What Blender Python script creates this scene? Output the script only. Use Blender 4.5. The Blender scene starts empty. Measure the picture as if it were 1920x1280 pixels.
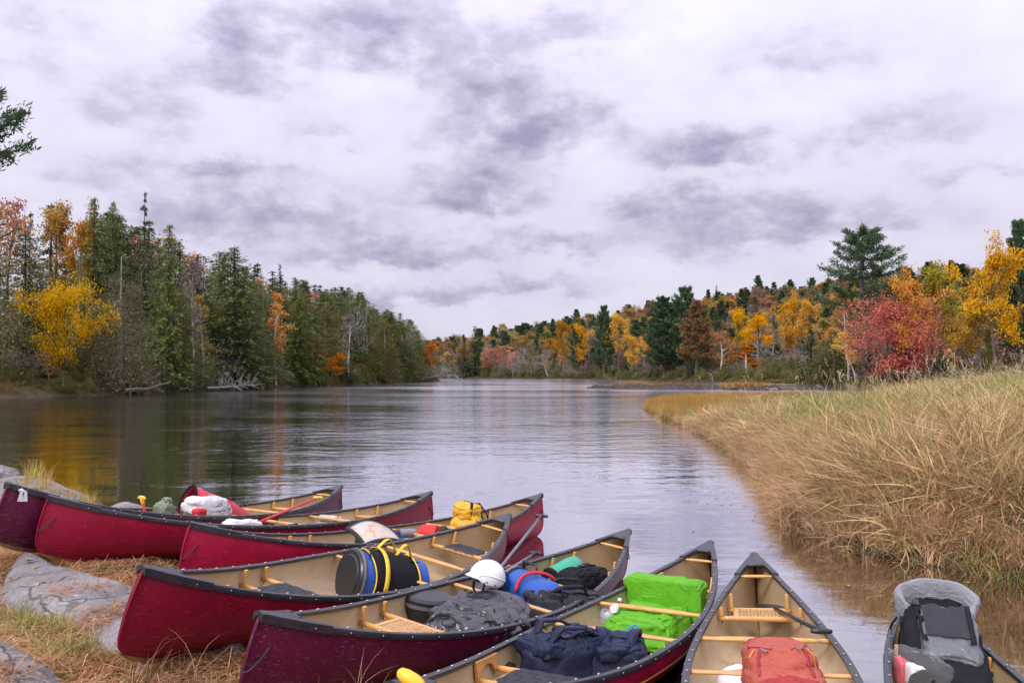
import bpy, bmesh, math, random
import numpy as np
from mathutils import Vector, Matrix, noise as mnoise
from mathutils.geometry import tessellate_polygon

R = math.radians
PI = math.pi
random.seed(7)
rng = np.random.default_rng(7)
scene = bpy.context.scene
COL = scene.collection

# ------------------------------------------------------------------ camera
CAM_H, FPX, HORIZON = 2.048, 1648.4, 697.0          # metres above the water, focal length in photo pixels
PITCH = math.atan((HORIZON - 640) / FPX)
cam_d = bpy.data.cameras.new('camera')
cam_d.sensor_width = 36.0
cam_d.lens = 36.0 * FPX / 1920
cam_d.clip_start = 0.05
cam_d.clip_end = 4000
cam = bpy.data.objects.new('camera', cam_d)
COL.objects.link(cam)
cam.location = (0, 0, CAM_H)
cam.rotation_euler = (R(90) + PITCH, 0, 0)
scene.camera = cam


def ray(px, py):
    """unit-forward direction through a photo pixel"""
    x, u = (px - 960) / FPX, (640 - py) / FPX
    c, s = math.cos(PITCH), math.sin(PITCH)
    return np.array([x, c - u * s, s + u * c])


def at_y(px, py, Y):
    d = ray(px, py)
    return np.array([0, 0, CAM_H]) + d * (Y / d[1])


def at_z(px, py, z):
    d = ray(px, py)
    return np.array([0, 0, CAM_H]) + d * ((z - CAM_H) / d[2])


# ------------------------------------------------------------------ sky and light
SUN_EL, SUN_AZ = R(42), R(215)       # azimuth clockwise from +Y (the view), so the sun is behind, a little to the left
world = bpy.data.worlds.new('World')
scene.world = world
world.use_nodes = True
wn, wl = world.node_tree.nodes, world.node_tree.links
wn.clear()


class NT:
    """small helper to write node maths"""
    def __init__(s, tree):
        s.t, s.n, s.l = tree, tree.nodes, tree.links

    def node(s, typ, **kw):
        n = s.n.new(typ)
        for k, v in kw.items():
            setattr(n, k, v)
        return n

    def set(s, sock, v):
        if isinstance(v, bpy.types.NodeSocket):
            s.l.new(v, sock)
        else:
            sock.default_value = v

    def m(s, op, a, b=0.0, c=0.0, clamp=False):
        n = s.node('ShaderNodeMath', operation=op, use_clamp=clamp)
        for i, v in enumerate((a, b, c)):
            s.set(n.inputs[i], v)
        return n.outputs[0]

    def noise(s, vec, scale, detail=4, rough=.5, dist=0.0, out=0):
        n = s.node('ShaderNodeTexNoise')
        if vec is not None:
            s.l.new(vec, n.inputs['Vector'])
        for k, v in (('Scale', scale), ('Detail', detail), ('Roughness', rough), ('Distortion', dist)):
            s.set(n.inputs[k], v)
        return n.outputs[out]

    def vmul(s, vec, v):
        n = s.node('ShaderNodeVectorMath', operation='MULTIPLY')
        s.l.new(vec, n.inputs[0])
        n.inputs[1].default_value = v
        return n.outputs[0]

    def ramp(s, fac, stops, interp='LINEAR'):
        n = s.node('ShaderNodeValToRGB')
        n.color_ramp.interpolation = interp
        e = n.color_ramp.elements
        while len(e) < len(stops):
            e.new(.5)
        for k, (p, c) in enumerate(stops):
            e[k].position = p
            e[k].color = (*c, 1) if len(c) == 3 else c
        s.l.new(fac, n.inputs[0])
        return n.outputs[0]

    def mix(s, f, a, b, mode='MIX'):
        n = s.node('ShaderNodeMix', data_type='RGBA', blend_type=mode)
        s.set(n.inputs['Factor'], f)
        s.set(n.inputs['A'], a if isinstance(a, bpy.types.NodeSocket) else (*a[:3], 1))
        s.set(n.inputs['B'], b if isinstance(b, bpy.types.NodeSocket) else (*b[:3], 1))
        return n.outputs['Result']

    def mr(s, v, a, b, c=0.0, d=1.0, smooth=False):
        n = s.node('ShaderNodeMapRange')
        if smooth:
            n.interpolation_type = 'SMOOTHSTEP'
        for k, x in enumerate((v, a, b, c, d)):
            s.set(n.inputs[k], x)
        return n.outputs[0]


W = NT(world.node_tree)
tc = W.node('ShaderNodeTexCoord')
sep = W.node('ShaderNodeSeparateXYZ')
wl.new(tc.outputs['Generated'], sep.inputs[0])
dx, dy, dz = sep.outputs
az = W.m('ARCTAN2', dx, dy)
el = W.m('ARCSINE', dz)
elp = W.m('MAXIMUM', el, 0.0)
# a cloud deck seen in perspective: direction divided by height, flattened so that it does not streak at the horizon
inv = W.m('DIVIDE', 1.0, W.m('ADD', W.m('MAXIMUM', dz, 0.0), 0.24))
cmb = W.node('ShaderNodeCombineXYZ')
wl.new(W.m('MULTIPLY', dx, inv), cmb.inputs[0])
wl.new(W.m('MULTIPLY', dy, inv), cmb.inputs[1])
deck = cmb.outputs[0]
iso_n = W.node('ShaderNodeCombineXYZ')
wl.new(az, iso_n.inputs[0])
wl.new(W.m('MULTIPLY', el, 1.75), iso_n.inputs[1])
iso = iso_n.outputs[0]
n_big = W.noise(deck, 1.1, 3, .5, 0.2)
n_mid = W.noise(iso, 7.5, 5, .55, 0.15)
n_fine = W.noise(iso, 24.0, 5, .6, 0.1)
# edges of the individual dark clouds are torn by this warp
warp_a = W.m('MULTIPLY', W.m('SUBTRACT', W.noise(iso, 13.0, 6, .6), .5), .15)
warp_e = W.m('MULTIPLY', W.m('SUBTRACT', W.noise(iso, 15.0, 6, .6), .5), .085)
aw, ew = W.m('ADD', az, warp_a), W.m('ADD', el, warp_e)


def dirpx(px, py):
    d = ray(px, py)
    return math.atan2(d[0], d[1]), math.atan2(d[2], math.hypot(d[0], d[1]))


CLOUDS = [  # px, py, half width, half height, weight
    (985, 255, 150, 48, .80), (880, 375, 110, 42, .85), (700, 75, 190, 60, .70), (455, 135, 80, 60, .6),
    (260, 200, 110, 50, .40), (720, 480, 170, 30, .75), (1340, 290, 110, 30, .70), (1430, 430, 230, 40, .65),
    (1250, 385, 110, 22, .5), (520, 405, 130, 40, .6), (330, 410, 100, 34, .45), (760, 560, 170, 16, .5),
    (1040, 460, 90, 20, .5), (420, 320, 90, 18, .45), (600, 255, 60, 14, .35), (1660, 250, 130, 40, .40),
    (1000, 540, 160, 16, .40), (1850, 330, 90, 14, .30), (930, 160, 110, 40, .45), (1080, 60, 110, 30, .40),
    (60, 80, 110, 50, .30), (1500, 120, 130, 40, .30), (1240, 490, 70, 16, .35), (200, 330, 90, 26, .3)]
dens = None
for px, py, hw, hh, wgt in CLOUDS:
    a0, e0 = dirpx(px, py)
    ta = W.m('MULTIPLY', W.m('SUBTRACT', aw, a0), FPX / (hw * .9))
    te = W.m('MULTIPLY', W.m('SUBTRACT', ew, e0), FPX / hh)
    te = W.m('MULTIPLY_ADD', W.m('ABSOLUTE', te), -.34, W.m('MULTIPLY', te, 1.08))
    rr = W.m('MULTIPLY_ADD', ta, ta, W.m('MULTIPLY', te, te))
    g = W.m('MULTIPLY', W.m('POWER', 2.718, W.m('MULTIPLY', rr, -.75)), wgt)
    dens = g if dens is None else W.m('ADD', dens, g)
nz = W.m('MULTIPLY', W.m('SUBTRACT', n_big, .5), .30)
nz = W.m('MULTIPLY_ADD', W.m('SUBTRACT', n_mid, .5), .85, nz)
nz = W.m('MULTIPLY_ADD', W.m('SUBTRACT', n_fine, .5), .30, nz)
puff = W.mr(W.noise(iso, 17.0, 6, .58, .1), .32, .68, .30, 1.40)
dens = W.m('MULTIPLY_ADD', W.m('MULTIPLY', dens, puff), 1.02, W.m('MULTIPLY_ADD', nz, .75, W.mr(el, .02, .25, .04, .08)))
cloud_col = W.ramp(dens, [(0.0, (.52, .505, .60)), (.2, (.472, .452, .56)), (.45, (.365, .345, .45)), (.80, (.265, .25, .355)), (1.0, (.225, .212, .31))])
sky = W.node('ShaderNodeTexSky', sky_type='NISHITA')
sky.sun_disc = False
sky.sun_elevation = SUN_EL
sky.sun_rotation = SUN_AZ
bg_sky = W.node('ShaderNodeBackground')
bg_sky.inputs['Strength'].default_value = .10
wl.new(sky.outputs[0], bg_sky.inputs['Color'])
bg_cl = W.node('ShaderNodeBackground')
wl.new(cloud_col, bg_cl.inputs['Color'])
# overcast skies brighten towards the zenith (CIE: 1 + 2 sin(elevation))
dzp = W.m('MAXIMUM', dz, 0.0)
wl.new(W.m('MULTIPLY_ADD', dzp, W.m('MULTIPLY_ADD', dzp, .95, .50), .88), bg_cl.inputs['Strength'])
cover = W.mr(dens, -.42, -.10, .72, 1.0)
mixs = W.node('ShaderNodeMixShader')
wl.new(cover, mixs.inputs[0])
wl.new(bg_sky.outputs[0], mixs.inputs[1])
wl.new(bg_cl.outputs[0], mixs.inputs[2])
wout = W.node('ShaderNodeOutputWorld')
wl.new(mixs.outputs[0], wout.inputs['Surface'])
try:
    world.cycles.sampling_method = 'MANUAL'
    world.cycles.sample_map_resolution = 256
except Exception:
    pass

sun_d = bpy.data.lights.new('sun', 'SUN')
sun_d.energy = 1.5
sun_d.angle = R(14)
sun_d.color = (1.0, .96, .90)
sun = bpy.data.objects.new('sun', sun_d)
COL.objects.link(sun)
sdir = Vector((math.sin(SUN_AZ) * math.cos(SUN_EL), math.cos(SUN_AZ) * math.cos(SUN_EL), math.sin(SUN_EL)))
sun.rotation_euler = (-sdir).to_track_quat('-Z', 'Y').to_euler()

vs = scene.view_settings
scene.display_settings.display_device = 'sRGB'
vs.view_transform = 'Standard'
vs.look = 'None'
vs.exposure = 0.68
vs.gamma = 1.0
vs.use_curve_mapping = False
scene.cycles.use_denoising = True
scene.cycles.max_bounces = 6
scene.cycles.diffuse_bounces = 3
scene.cycles.glossy_bounces = 3
scene.cycles.transmission_bounces = 4
scene.cycles.transparent_max_bounces = 6
scene.cycles.sample_clamp_indirect = 6


# ------------------------------------------------------------------ helpers
def tag(o, label=None, cat=None, group=None, kind=None):
    if label: o['label'] = label
    if cat: o['category'] = cat
    if group: o['group'] = group
    if kind: o['kind'] = kind
    return o


def empty(name, loc=(0, 0, 0), label=None, cat=None, group=None, rz=0.0, mw=None):
    o = bpy.data.objects.new(name, None)
    o.empty_display_size = .2
    COL.objects.link(o)
    if mw is not None:
        o.matrix_world = mw
    else:
        o.location = loc
        o.rotation_euler = (0, 0, rz)
    return tag(o, label, cat, group)


class MB:
    """collects vertices and faces for one mesh object"""
    def __init__(s):
        s.v, s.f, s.n = [], [], 0

    def add(s, verts, faces):
        verts = np.asarray(verts, float).reshape(-1, 3)
        s.v.append(verts)
        s.f.extend([tuple(i + s.n for i in f) for f in faces])
        s.n += len(verts)
        return s

    def box(s, c, size, rz=0.0, M=None):
        c, h = np.array(c, float), np.array(size, float) / 2
        p = np.array([[x, y, z] for x in (-1, 1) for y in (-1, 1) for z in (-1, 1)], float) * h
        if M is not None:
            p = p @ np.array(M)[:3, :3].T
        if rz:
            co, si = math.cos(rz), math.sin(rz)
            p = p @ np.array([[co, -si, 0], [si, co, 0], [0, 0, 1]]).T
        return s.add(p + c, [(0, 1, 3, 2), (4, 6, 7, 5), (0, 4, 5, 1), (2, 3, 7, 6), (0, 2, 6, 4), (1, 5, 7, 3)])

    def loft(s, rings, closed=True, cap=True):
        """rings: (m, n, 3)"""
        rings = np.asarray(rings, float)
        m, n = rings.shape[:2]
        f = []
        for i in range(m - 1):
            for j in range(n if closed else n - 1):
                k = (j + 1) % n
                f.append((i * n + j, i * n + k, (i + 1) * n + k, (i + 1) * n + j))
        if cap and closed:
            f.append(tuple(range(n - 1, -1, -1)))
            f.append(tuple(range((m - 1) * n, m * n)))
        return s.add(rings, f)

    def tube(s, path, rad, n=8, cap=True, squash=None):
        path = np.asarray(path, float)
        rad = np.broadcast_to(np.asarray(rad, float), (len(path),))
        t = np.gradient(path, axis=0)
        t /= np.linalg.norm(t, axis=1)[:, None] + 1e-12
        up = np.array([0, 0, 1.0]) if abs(t[:, 2]).mean() < .8 else np.array([1.0, 0, 0])
        rings = []
        ang = np.arange(n) * 2 * PI / n
        a = np.cross(up, t[0]); a /= np.linalg.norm(a) + 1e-12
        for p, r, tt in zip(path, rad, t):
            a = a - tt * (a @ tt); a /= np.linalg.norm(a) + 1e-12
            b = np.cross(tt, a)
            sq = squash or (1, 1)
            rings.append(p + r * (np.cos(ang)[:, None] * a * sq[0] + np.sin(ang)[:, None] * b * sq[1]))
        return s.loft(rings, True, cap)

    def ribbon(s, path, wvec, thick=.003):
        """flat strap along path; wvec = full width vector (one or per point)"""
        path = np.asarray(path, float)
        w = np.broadcast_to(np.asarray(wvec, float), path.shape) / 2
        t = np.gradient(path, axis=0)
        nrm = np.cross(t, w); nrm /= np.linalg.norm(nrm, axis=1)[:, None] + 1e-12
        h = nrm * thick / 2
        rings = np.stack([path - w - h, path + w - h, path + w + h, path - w + h], 1)
        return s.loft(rings)

    def grid(s, P):
        P = np.asarray(P, float)
        m, n = P.shape[:2]
        f = [(i * n + j, (i + 1) * n + j, (i + 1) * n + j + 1, i * n + j + 1) for i in range(m - 1) for j in range(n - 1)]
        return s.add(P, f)

    def build(s, name, mat, parent=None, smooth=True, sharp=None, bevel=0.0, kind=None, subsurf=0):
        me = bpy.data.meshes.new(name)
        me.from_pydata(np.concatenate(s.v).tolist() if s.v else [], [], s.f)
        me.update()
        return link_mesh(name, me, mat, parent, smooth, sharp, bevel, kind, subsurf)


def link_mesh(name, me, mat, parent=None, smooth=True, sharp=None, bevel=0.0, kind=None, subsurf=0):
    if mat is not None:
        me.materials.append(mat)
    if smooth and len(me.polygons):
        me.polygons.foreach_set('use_smooth', np.ones(len(me.polygons), bool))
        if sharp is not None:
            me.set_sharp_from_angle(angle=R(sharp))
    o = bpy.data.objects.new(name, me)
    COL.objects.link(o)
    if parent is not None:
        o.parent = parent
    if bevel:
        b = o.modifiers.new('bevel', 'BEVEL')
        b.width = bevel
        b.segments = 2
        b.limit_method = 'ANGLE'
    if subsurf:
        m = o.modifiers.new('subsurf', 'SUBSURF')
        m.levels = m.render_levels = subsurf
    if kind:
        o['kind'] = kind
    return o


def np_mesh(name, verts, faces_quad, var=None, tris=False):
    """fast mesh from numpy arrays; var: per-face value stored as a face attribute 'var'"""
    me = bpy.data.meshes.new(name)
    nv, nf = len(verts), len(faces_quad)
    k = faces_quad.shape[1]
    me.vertices.add(nv)
    me.vertices.foreach_set('co', np.ascontiguousarray(verts, np.float32).ravel())
    me.loops.add(nf * k)
    me.loops.foreach_set('vertex_index', np.ascontiguousarray(faces_quad, np.int32).ravel())
    me.polygons.add(nf)
    me.polygons.foreach_set('loop_start', np.arange(nf, dtype=np.int32) * k)
    me.update(calc_edges=True)
    if var is not None:
        a = me.attributes.new('var', 'FLOAT', 'FACE')
        a.data.foreach_set('value', np.ascontiguousarray(var, np.float32))
    me.validate()
    return me


def fbm(x, y, s=1.0, o=4, seed=0.0):
    """vectorised value noise, octaves summed, about -1..1"""
    x = np.asarray(x, float) * s + seed * 17.3
    y = np.asarray(y, float) * s + seed * 9.1
    out, amp = 0.0, 1.0
    for k in range(o):
        xi, yi = np.floor(x), np.floor(y)
        fx, fy = x - xi, y - yi
        fx, fy = fx * fx * (3 - 2 * fx), fy * fy * (3 - 2 * fy)

        def h(a, b):
            v = np.sin(a * 127.1 + b * 311.7 + k * 53.7) * 43758.5453
            return (v - np.floor(v)) * 2 - 1
        n = (h(xi, yi) * (1 - fx) + h(xi + 1, yi) * fx) * (1 - fy) + (h(xi, yi + 1) * (1 - fx) + h(xi + 1, yi + 1) * fx) * fy
        out = out + amp * n
        amp *= .5
        x, y = x * 2.03 + 5.1, y * 2.03 + 1.7
    return out / 1.6


def poly_dist(x, y, P):
    """distance to an open polyline"""
    P = np.asarray(P, float)
    best = np.full(np.shape(x), 1e9)
    for a, b in zip(P[:-1], P[1:]):
        d = b - a
        t = np.clip(((x - a[0]) * d[0] + (y - a[1]) * d[1]) / (d @ d), 0, 1)
        best = np.minimum(best, np.hypot(x - a[0] - t * d[0], y - a[1] - t * d[1]))
    return best


def in_poly(x, y, P):
    P = np.asarray(P, float)
    c = np.zeros(np.shape(x), bool)
    j = len(P) - 1
    for i in range(len(P)):
        cond = ((P[i, 1] > y) != (P[j, 1] > y))
        with np.errstate(divide='ignore', invalid='ignore'):
            xc = (P[j, 0] - P[i, 0]) * (y - P[i, 1]) / (P[j, 1] - P[i, 1]) + P[i, 0]
        c ^= cond & (x < xc)
        j = i
    return c


# ------------------------------------------------------------------ materials
def new_mat(name):
    m = bpy.data.materials.new(name)
    m.use_nodes = True
    t = NT(m.node_tree)
    b = m.node_tree.nodes['Principled BSDF']
    return m, t, b


def S(h):
    h = h.lstrip('#')
    c = [int(h[i:i + 2], 16) / 255 for i in (0, 2, 4)]
    return tuple(x / 12.92 if x <= .04045 else ((x + .055) / 1.055) ** 2.4 for x in c)


def simple(name, col, rough=.6, var=.18, scale=9.0, bump=0.0, bscale=60.0, metal=0.0, coat=0.0, spec=.5, detail=5, stretch=None, dist=.004):
    """plain material with grain: base colour varied by noise, optional fine bump"""
    m, t, b = new_mat(name)
    tcn = t.node('ShaderNodeTexCoord')
    vec = tcn.outputs['Object']
    if stretch:
        vec = t.vmul(vec, stretch)
    n = t.noise(vec, scale, detail, .6)
    lo, hi = tuple(c * (1 - var) for c in col), tuple(min(1, c * (1 + var)) for c in col)
    t.l.new(t.ramp(n, [(.3, lo), (.7, hi)]), b.inputs['Base Color'])
    b.inputs['Roughness'].default_value = rough
    b.inputs['Metallic'].default_value = metal
    b.inputs['Specular IOR Level'].default_value = spec
    b.inputs['Coat Weight'].default_value = coat
    if bump:
        bn = t.node('ShaderNodeBump')
        bn.inputs['Strength'].default_value = bump
        bn.inputs['Distance'].default_value = dist
        t.l.new(t.noise(vec, bscale, 4, .6), bn.inputs['Height'])
        t.l.new(bn.outputs[0], b.inputs['Normal'])
    return m
# ------------------------------------------------------------------ canoe shape (local: x along, bow at +x, z up from the keel)
CL, END_H, MID_H, SHEER_Q, PLAN_E = 5.0, .58, .297, 2.4054, .9326
HALF = CL / 2 - .07
#            x       y       yaw    bow z   stern z  half beam  roll
CANOES = [(-3.3133, 9.587, 4.297, .5308, -.0708, .4601, -.0251),
          (-2.5376, 9.4416, 4.0659, .4063, -.0957, .4596, .0122),
          (-1.1738, 9.1829, 4.0402, .2192, -.0792, .4592, -.0089),
          (-1.1400, 7.0700, 4.2875, .4030, -.0300, .4814, -.1700),
          (-.1532, 6.6802, 4.1813, .2226, -.1063, .4749, -.1172),
          (.6367, 5.8442, 4.2207, .1580, -.0797, .4606, .0056),
          (1.4475, 4.9432, 4.4718, .1807, -.0503, .4636, .0487),
          (2.2695, 4.0903, 4.4629, .0932, -.0677, .4506, -.0653)]


def canoe_matrix(i):
    cx, cy, yaw, zb, zs, hb, ro = CANOES[i]
    pit = math.asin((zb - zs) / CL)
    return Matrix.Translation((cx, cy, (zb + zs) / 2)) @ Matrix.Rotation(yaw, 4, 'Z') @ Matrix.Rotation(-pit, 4, 'Y') @ Matrix.Rotation(ro, 4, 'X')


CM = [canoe_matrix(i) for i in range(8)]


def sheer(s):
    return MID_H + (END_H - MID_H) * abs(s) ** SHEER_Q


def plan(s, hb):
    return max(.012, hb * max(0.0, 1 - s * s) ** PLAN_E)


def stem_x(h):
    if h >= .35:
        return CL / 2 - .07 * ((h - .35) / .65) ** 2
    return CL / 2 - .5 * (1 - math.sqrt(max(0.0, 1 - ((.35 - h) / .35) ** 2)))


def section_p(s):
    return 2.75 - 1.15 * abs(s) ** 1.5


def hull_pt(s, th, side, hb, inset=0.0, floor=0.0):
    w, zg, p = plan(s, hb), sheer(s), section_p(s)
    h = 1 - max(0.0, math.cos(th)) ** (2 / p)
    y = max(.002, w - inset) * math.sin(th) ** (2 / p)
    return (s * (stem_x(h) - inset), side * y, floor + (zg - floor) * h)


def hull_half(x, z, hb, inset=.012):
    """inner half breadth of the hull at local x and height z"""
    s = max(-.999, min(.999, x / HALF))
    w, zg, p = plan(s, hb), sheer(s), section_p(s)
    h = max(0.0, min(.9999, z / zg))
    c = (1 - h) ** (p / 2)
    return max(0.0, (w - inset)) * math.sqrt(max(0.0, 1 - c * c)) ** (2 / p)


def gunwale_z(x):
    return sheer(max(-1, min(1, x / HALF)))


def canoe_px(i, px, py, h):
    """local canoe coordinates of the point at local height h that shows at a photo pixel"""
    inv = CM[i].inverted()
    o = inv @ Vector((0, 0, CAM_H))
    d = inv.to_3x3() @ Vector(ray(px, py))
    t = (h - o.z) / d.z
    p = o + d * t
    return p.x, p.y


STATIONS = np.concatenate([[-1, -.997], -np.cos(np.linspace(.12, PI - .12, 47)), [.997, 1]])
THETAS = np.linspace(0, PI / 2, 15)


def hull_surface(hb, inset=0.0, floor=0.0, smax=1.0):
    st = [s for s in STATIONS if abs(s) <= smax]
    rows = []
    for s in st:
        rows.append([hull_pt(s, t, -1, hb, inset, floor) for t in THETAS[::-1]] + [hull_pt(s, t, 1, hb, inset, floor) for t in THETAS[1:]])
    return np.array(rows)


# ------------------------------------------------------------------ materials for the canoes
def hull_mat(name, col, scuff):
    m, t, b = new_mat(name)
    tcn = t.node('ShaderNodeTexCoord')
    v = tcn.outputs['Object']
    base = t.ramp(t.noise(v, 3.0, 5, .6), [(.3, tuple(c * .82 for c in col)), (.7, tuple(min(1, c * 1.2) for c in col))])
    # fore-and-aft scratches and chalky scuffs
    sc = t.noise(t.vmul(v, (5, 60, 90)), 1.6, 4, .65)
    big = t.noise(v, 1.3, 3, .5)
    f = t.m('MULTIPLY', t.mr(sc, .58, .70), t.mr(big, .38, .62))
    base = t.mix(t.m('MULTIPLY', f, .8), base, scuff)
    lo = t.node('ShaderNodeSeparateXYZ')
    t.l.new(v, lo.inputs[0])
    scr = t.noise(t.vmul(v, (1.1, 14, 70)), 2.4, 3, .6)
    fz = t.m('MULTIPLY', t.mr(lo.outputs[2], .26, .06), t.mr(scr, .54, .62))
    base = t.mix(t.m('MULTIPLY', fz, .55), base, scuff)
    sp = t.noise(v, 55, 2, .5)
    base = t.mix(t.m('MULTIPLY', t.mr(sp, .75, .78), .5), base, (.45, .38, .38))
    weave = t.noise(t.vmul(v, (1, 30, 160)), 3.0, 2, .5)
    base = t.mix(t.m('MULTIPLY', t.mr(weave, .45, .75), .25), base, tuple(c * .6 for c in col))
    t.l.new(base, b.inputs['Base Color'])
    t.l.new(t.mr(f, 0, 1, .42, .65), b.inputs['Roughness'])
    b.inputs['Specular IOR Level'].default_value = .28
    b.inputs['Coat Weight'].default_value = .04
    b.inputs['Coat Roughness'].default_value = .3
    bn = t.node('ShaderNodeBump')
    bn.inputs['Strength'].default_value = .10
    bn.inputs['Distance'].default_value = .004
    t.l.new(t.noise(v, 26, 4, .6), bn.inputs['Height'])
    t.l.new(bn.outputs[0], b.inputs['Normal'])
    return m


def wood_mat(name, col):
    m, t, b = new_mat(name)
    tcn = t.node('ShaderNodeTexCoord')
    v = tcn.outputs['Object']
    n = t.noise(t.vmul(v, (14, 1.6, 14)), 4, 5, .6, 1.2)
    t.l.new(t.ramp(n, [(.3, tuple(c * .72 for c in col)), (.5, col), (.72, tuple(min(1, c * 1.18) for c in col))]), b.inputs['Base Color'])
    b.inputs['Roughness'].default_value = .32
    b.inputs['Coat Weight'].default_value = .25
    return m


M = {}
M['hull_red'] = hull_mat('hull_red', (.26, .003, .024), (.46, .06, .10))
M['hull_bright'] = hull_mat('hull_bright', (.32, .004, .034), (.52, .08, .13))
M['hull_dark'] = hull_mat('hull_dark', (.195, .003, .019), (.38, .06, .09))
M['hull_maroon'] = hull_mat('hull_maroon', (.10, .0045, .032), (.30, .14, .19))
def lining_mat():
    m, t, b = new_mat('kevlar_lining')
    v = t.node('ShaderNodeTexCoord').outputs['Object']
    col = (.50, .365, .215)
    base = t.ramp(t.noise(v, 2.6, 5, .62), [(.3, tuple(c * .80 for c in col)), (.7, tuple(c * 1.12 for c in col))])
    st = t.noise(t.vmul(v, (3, 9, 30)), 2.2, 5, .65)
    base = t.mix(t.m('MULTIPLY', t.mr(st, .52, .72), .45), base, (.27, .19, .115))
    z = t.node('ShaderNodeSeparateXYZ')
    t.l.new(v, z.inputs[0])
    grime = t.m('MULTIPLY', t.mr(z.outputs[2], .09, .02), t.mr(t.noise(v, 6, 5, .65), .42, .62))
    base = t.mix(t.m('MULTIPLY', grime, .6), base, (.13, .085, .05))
    t.l.new(base, b.inputs['Base Color'])
    b.inputs['Roughness'].default_value = .5
    b.inputs['Specular IOR Level'].default_value = .35
    bn = t.node('ShaderNodeBump')
    bn.inputs['Strength'].default_value = .25
    bn.inputs['Distance'].default_value = .004
    t.l.new(t.noise(v, 240, 3, .6), bn.inputs['Height'])
    t.l.new(bn.outputs[0], b.inputs['Normal'])
    return m


M['lining'] = lining_mat()
M['wood'] = wood_mat('varnished_ash', (.62, .32, .09))
M['vinyl'] = simple('black_vinyl', (.028, .027, .036), .38, .4, 14, .2, 120, spec=.6, detail=6)
M['screw'] = simple('steel_screw', (.62, .60, .64), .3, .1, metal=1.0)
M['web'] = simple('black_webbing', (.022, .022, .033), .7, .25, 40, .4, 500)
M['cane'] = simple('woven_cane', (.60, .34, .14), .5, .2, 30)
M['skid'] = simple('kevlar_skid', (.26, .13, .045), .6, .3, 12, .3, 150)
M['rope'] = simple('dark_rope', (.03, .028, .032), .8, .3, 60)
M['stripe'] = simple('yellow_stripe', (.75, .40, .03), .4, .1)


def strap_weave(parent, x0, x1, hy, z, mat, nx=9, ny=4):
    """interlaced seat webbing: nx straps across x (running fore-aft), ny straps running side to side"""
    ys = np.linspace(-hy + .026, hy - .026, nx)
    xs = np.linspace(x0 + .022, x1 - .022, ny)
    wx, wy = (ys[1] - ys[0]) * .86, (xs[1] - xs[0]) * .86
    for a, y in enumerate(ys):
        p = [(x0 - .012, y, z - .02), (x0 - .014, y, z + .004)]
        p += [(x, y, z + .012 + (.003 if (a + b) % 2 else -.002)) for b, x in enumerate(xs)]
        p += [(x1 + .014, y, z + .004), (x1 + .012, y, z - .02)]
        MB().ribbon(p, (0, wx, 0), .003).build('webbing_strap', mat, parent, smooth=False)
    for b, x in enumerate(xs):
        p = [(x, -hy - .012, z - .012)] + [(x, y, z + .012 + (-.002 if (a + b) % 2 else .003)) for a, y in enumerate(ys)] + [(x, hy + .012, z - .012)]
        MB().ribbon(p, (wy, 0, 0), .003).build('webbing_strap', mat, parent, smooth=False)


def cane_panel(parent, x0, x1, hy, z, mat):
    mb = MB()
    k = .0042

    def clip(p, q):
        p, q = np.array(p, float), np.array(q, float)
        t0, t1 = 0.0, 1.0
        d = q - p
        for ax, lo, hi in ((0, x0, x1), (1, -hy, hy)):
            if abs(d[ax]) < 1e-9:
                if not lo <= p[ax] <= hi: return None
                continue
            a, b = (lo - p[ax]) / d[ax], (hi - p[ax]) / d[ax]
            t0, t1 = max(t0, min(a, b)), min(t1, max(a, b))
        return None if t0 >= t1 else (p + d * t0, p + d * t1)
    pitch = .021
    for ang, off in ((32, .0012), (-32, -.0012), (90, .0004)):
        d = np.array([math.cos(R(90 - ang)), math.sin(R(90 - ang))]) if ang != 90 else np.array([1.0, 0])
        if ang != 90:
            d = np.array([math.sin(R(ang)), math.cos(R(ang))])
        nrm = np.array([-d[1], d[0]])
        for u in np.arange(-.6, .6, pitch if ang != 90 else pitch * 1.18):
            c = nrm * u + np.array([(x0 + x1) / 2, 0])
            r = clip(c - d, c + d)
            if r is None: continue
            p, q = r
            s = nrm * k
            mb.add([(*(p - s), z + off), (*(p + s), z + off), (*(q + s), z + off), (*(q - s), z + off)], [(0, 1, 2, 3)])
    # wrapped cane border
    for a, b in (((x0, -hy), (x1, -hy)), ((x0, hy), (x1, hy))):
        mb.box(((a[0] + b[0]) / 2, a[1], z), (x1 - x0, .03, .006))
    return mb.build('cane_panel', mat, parent, smooth=False)


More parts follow.
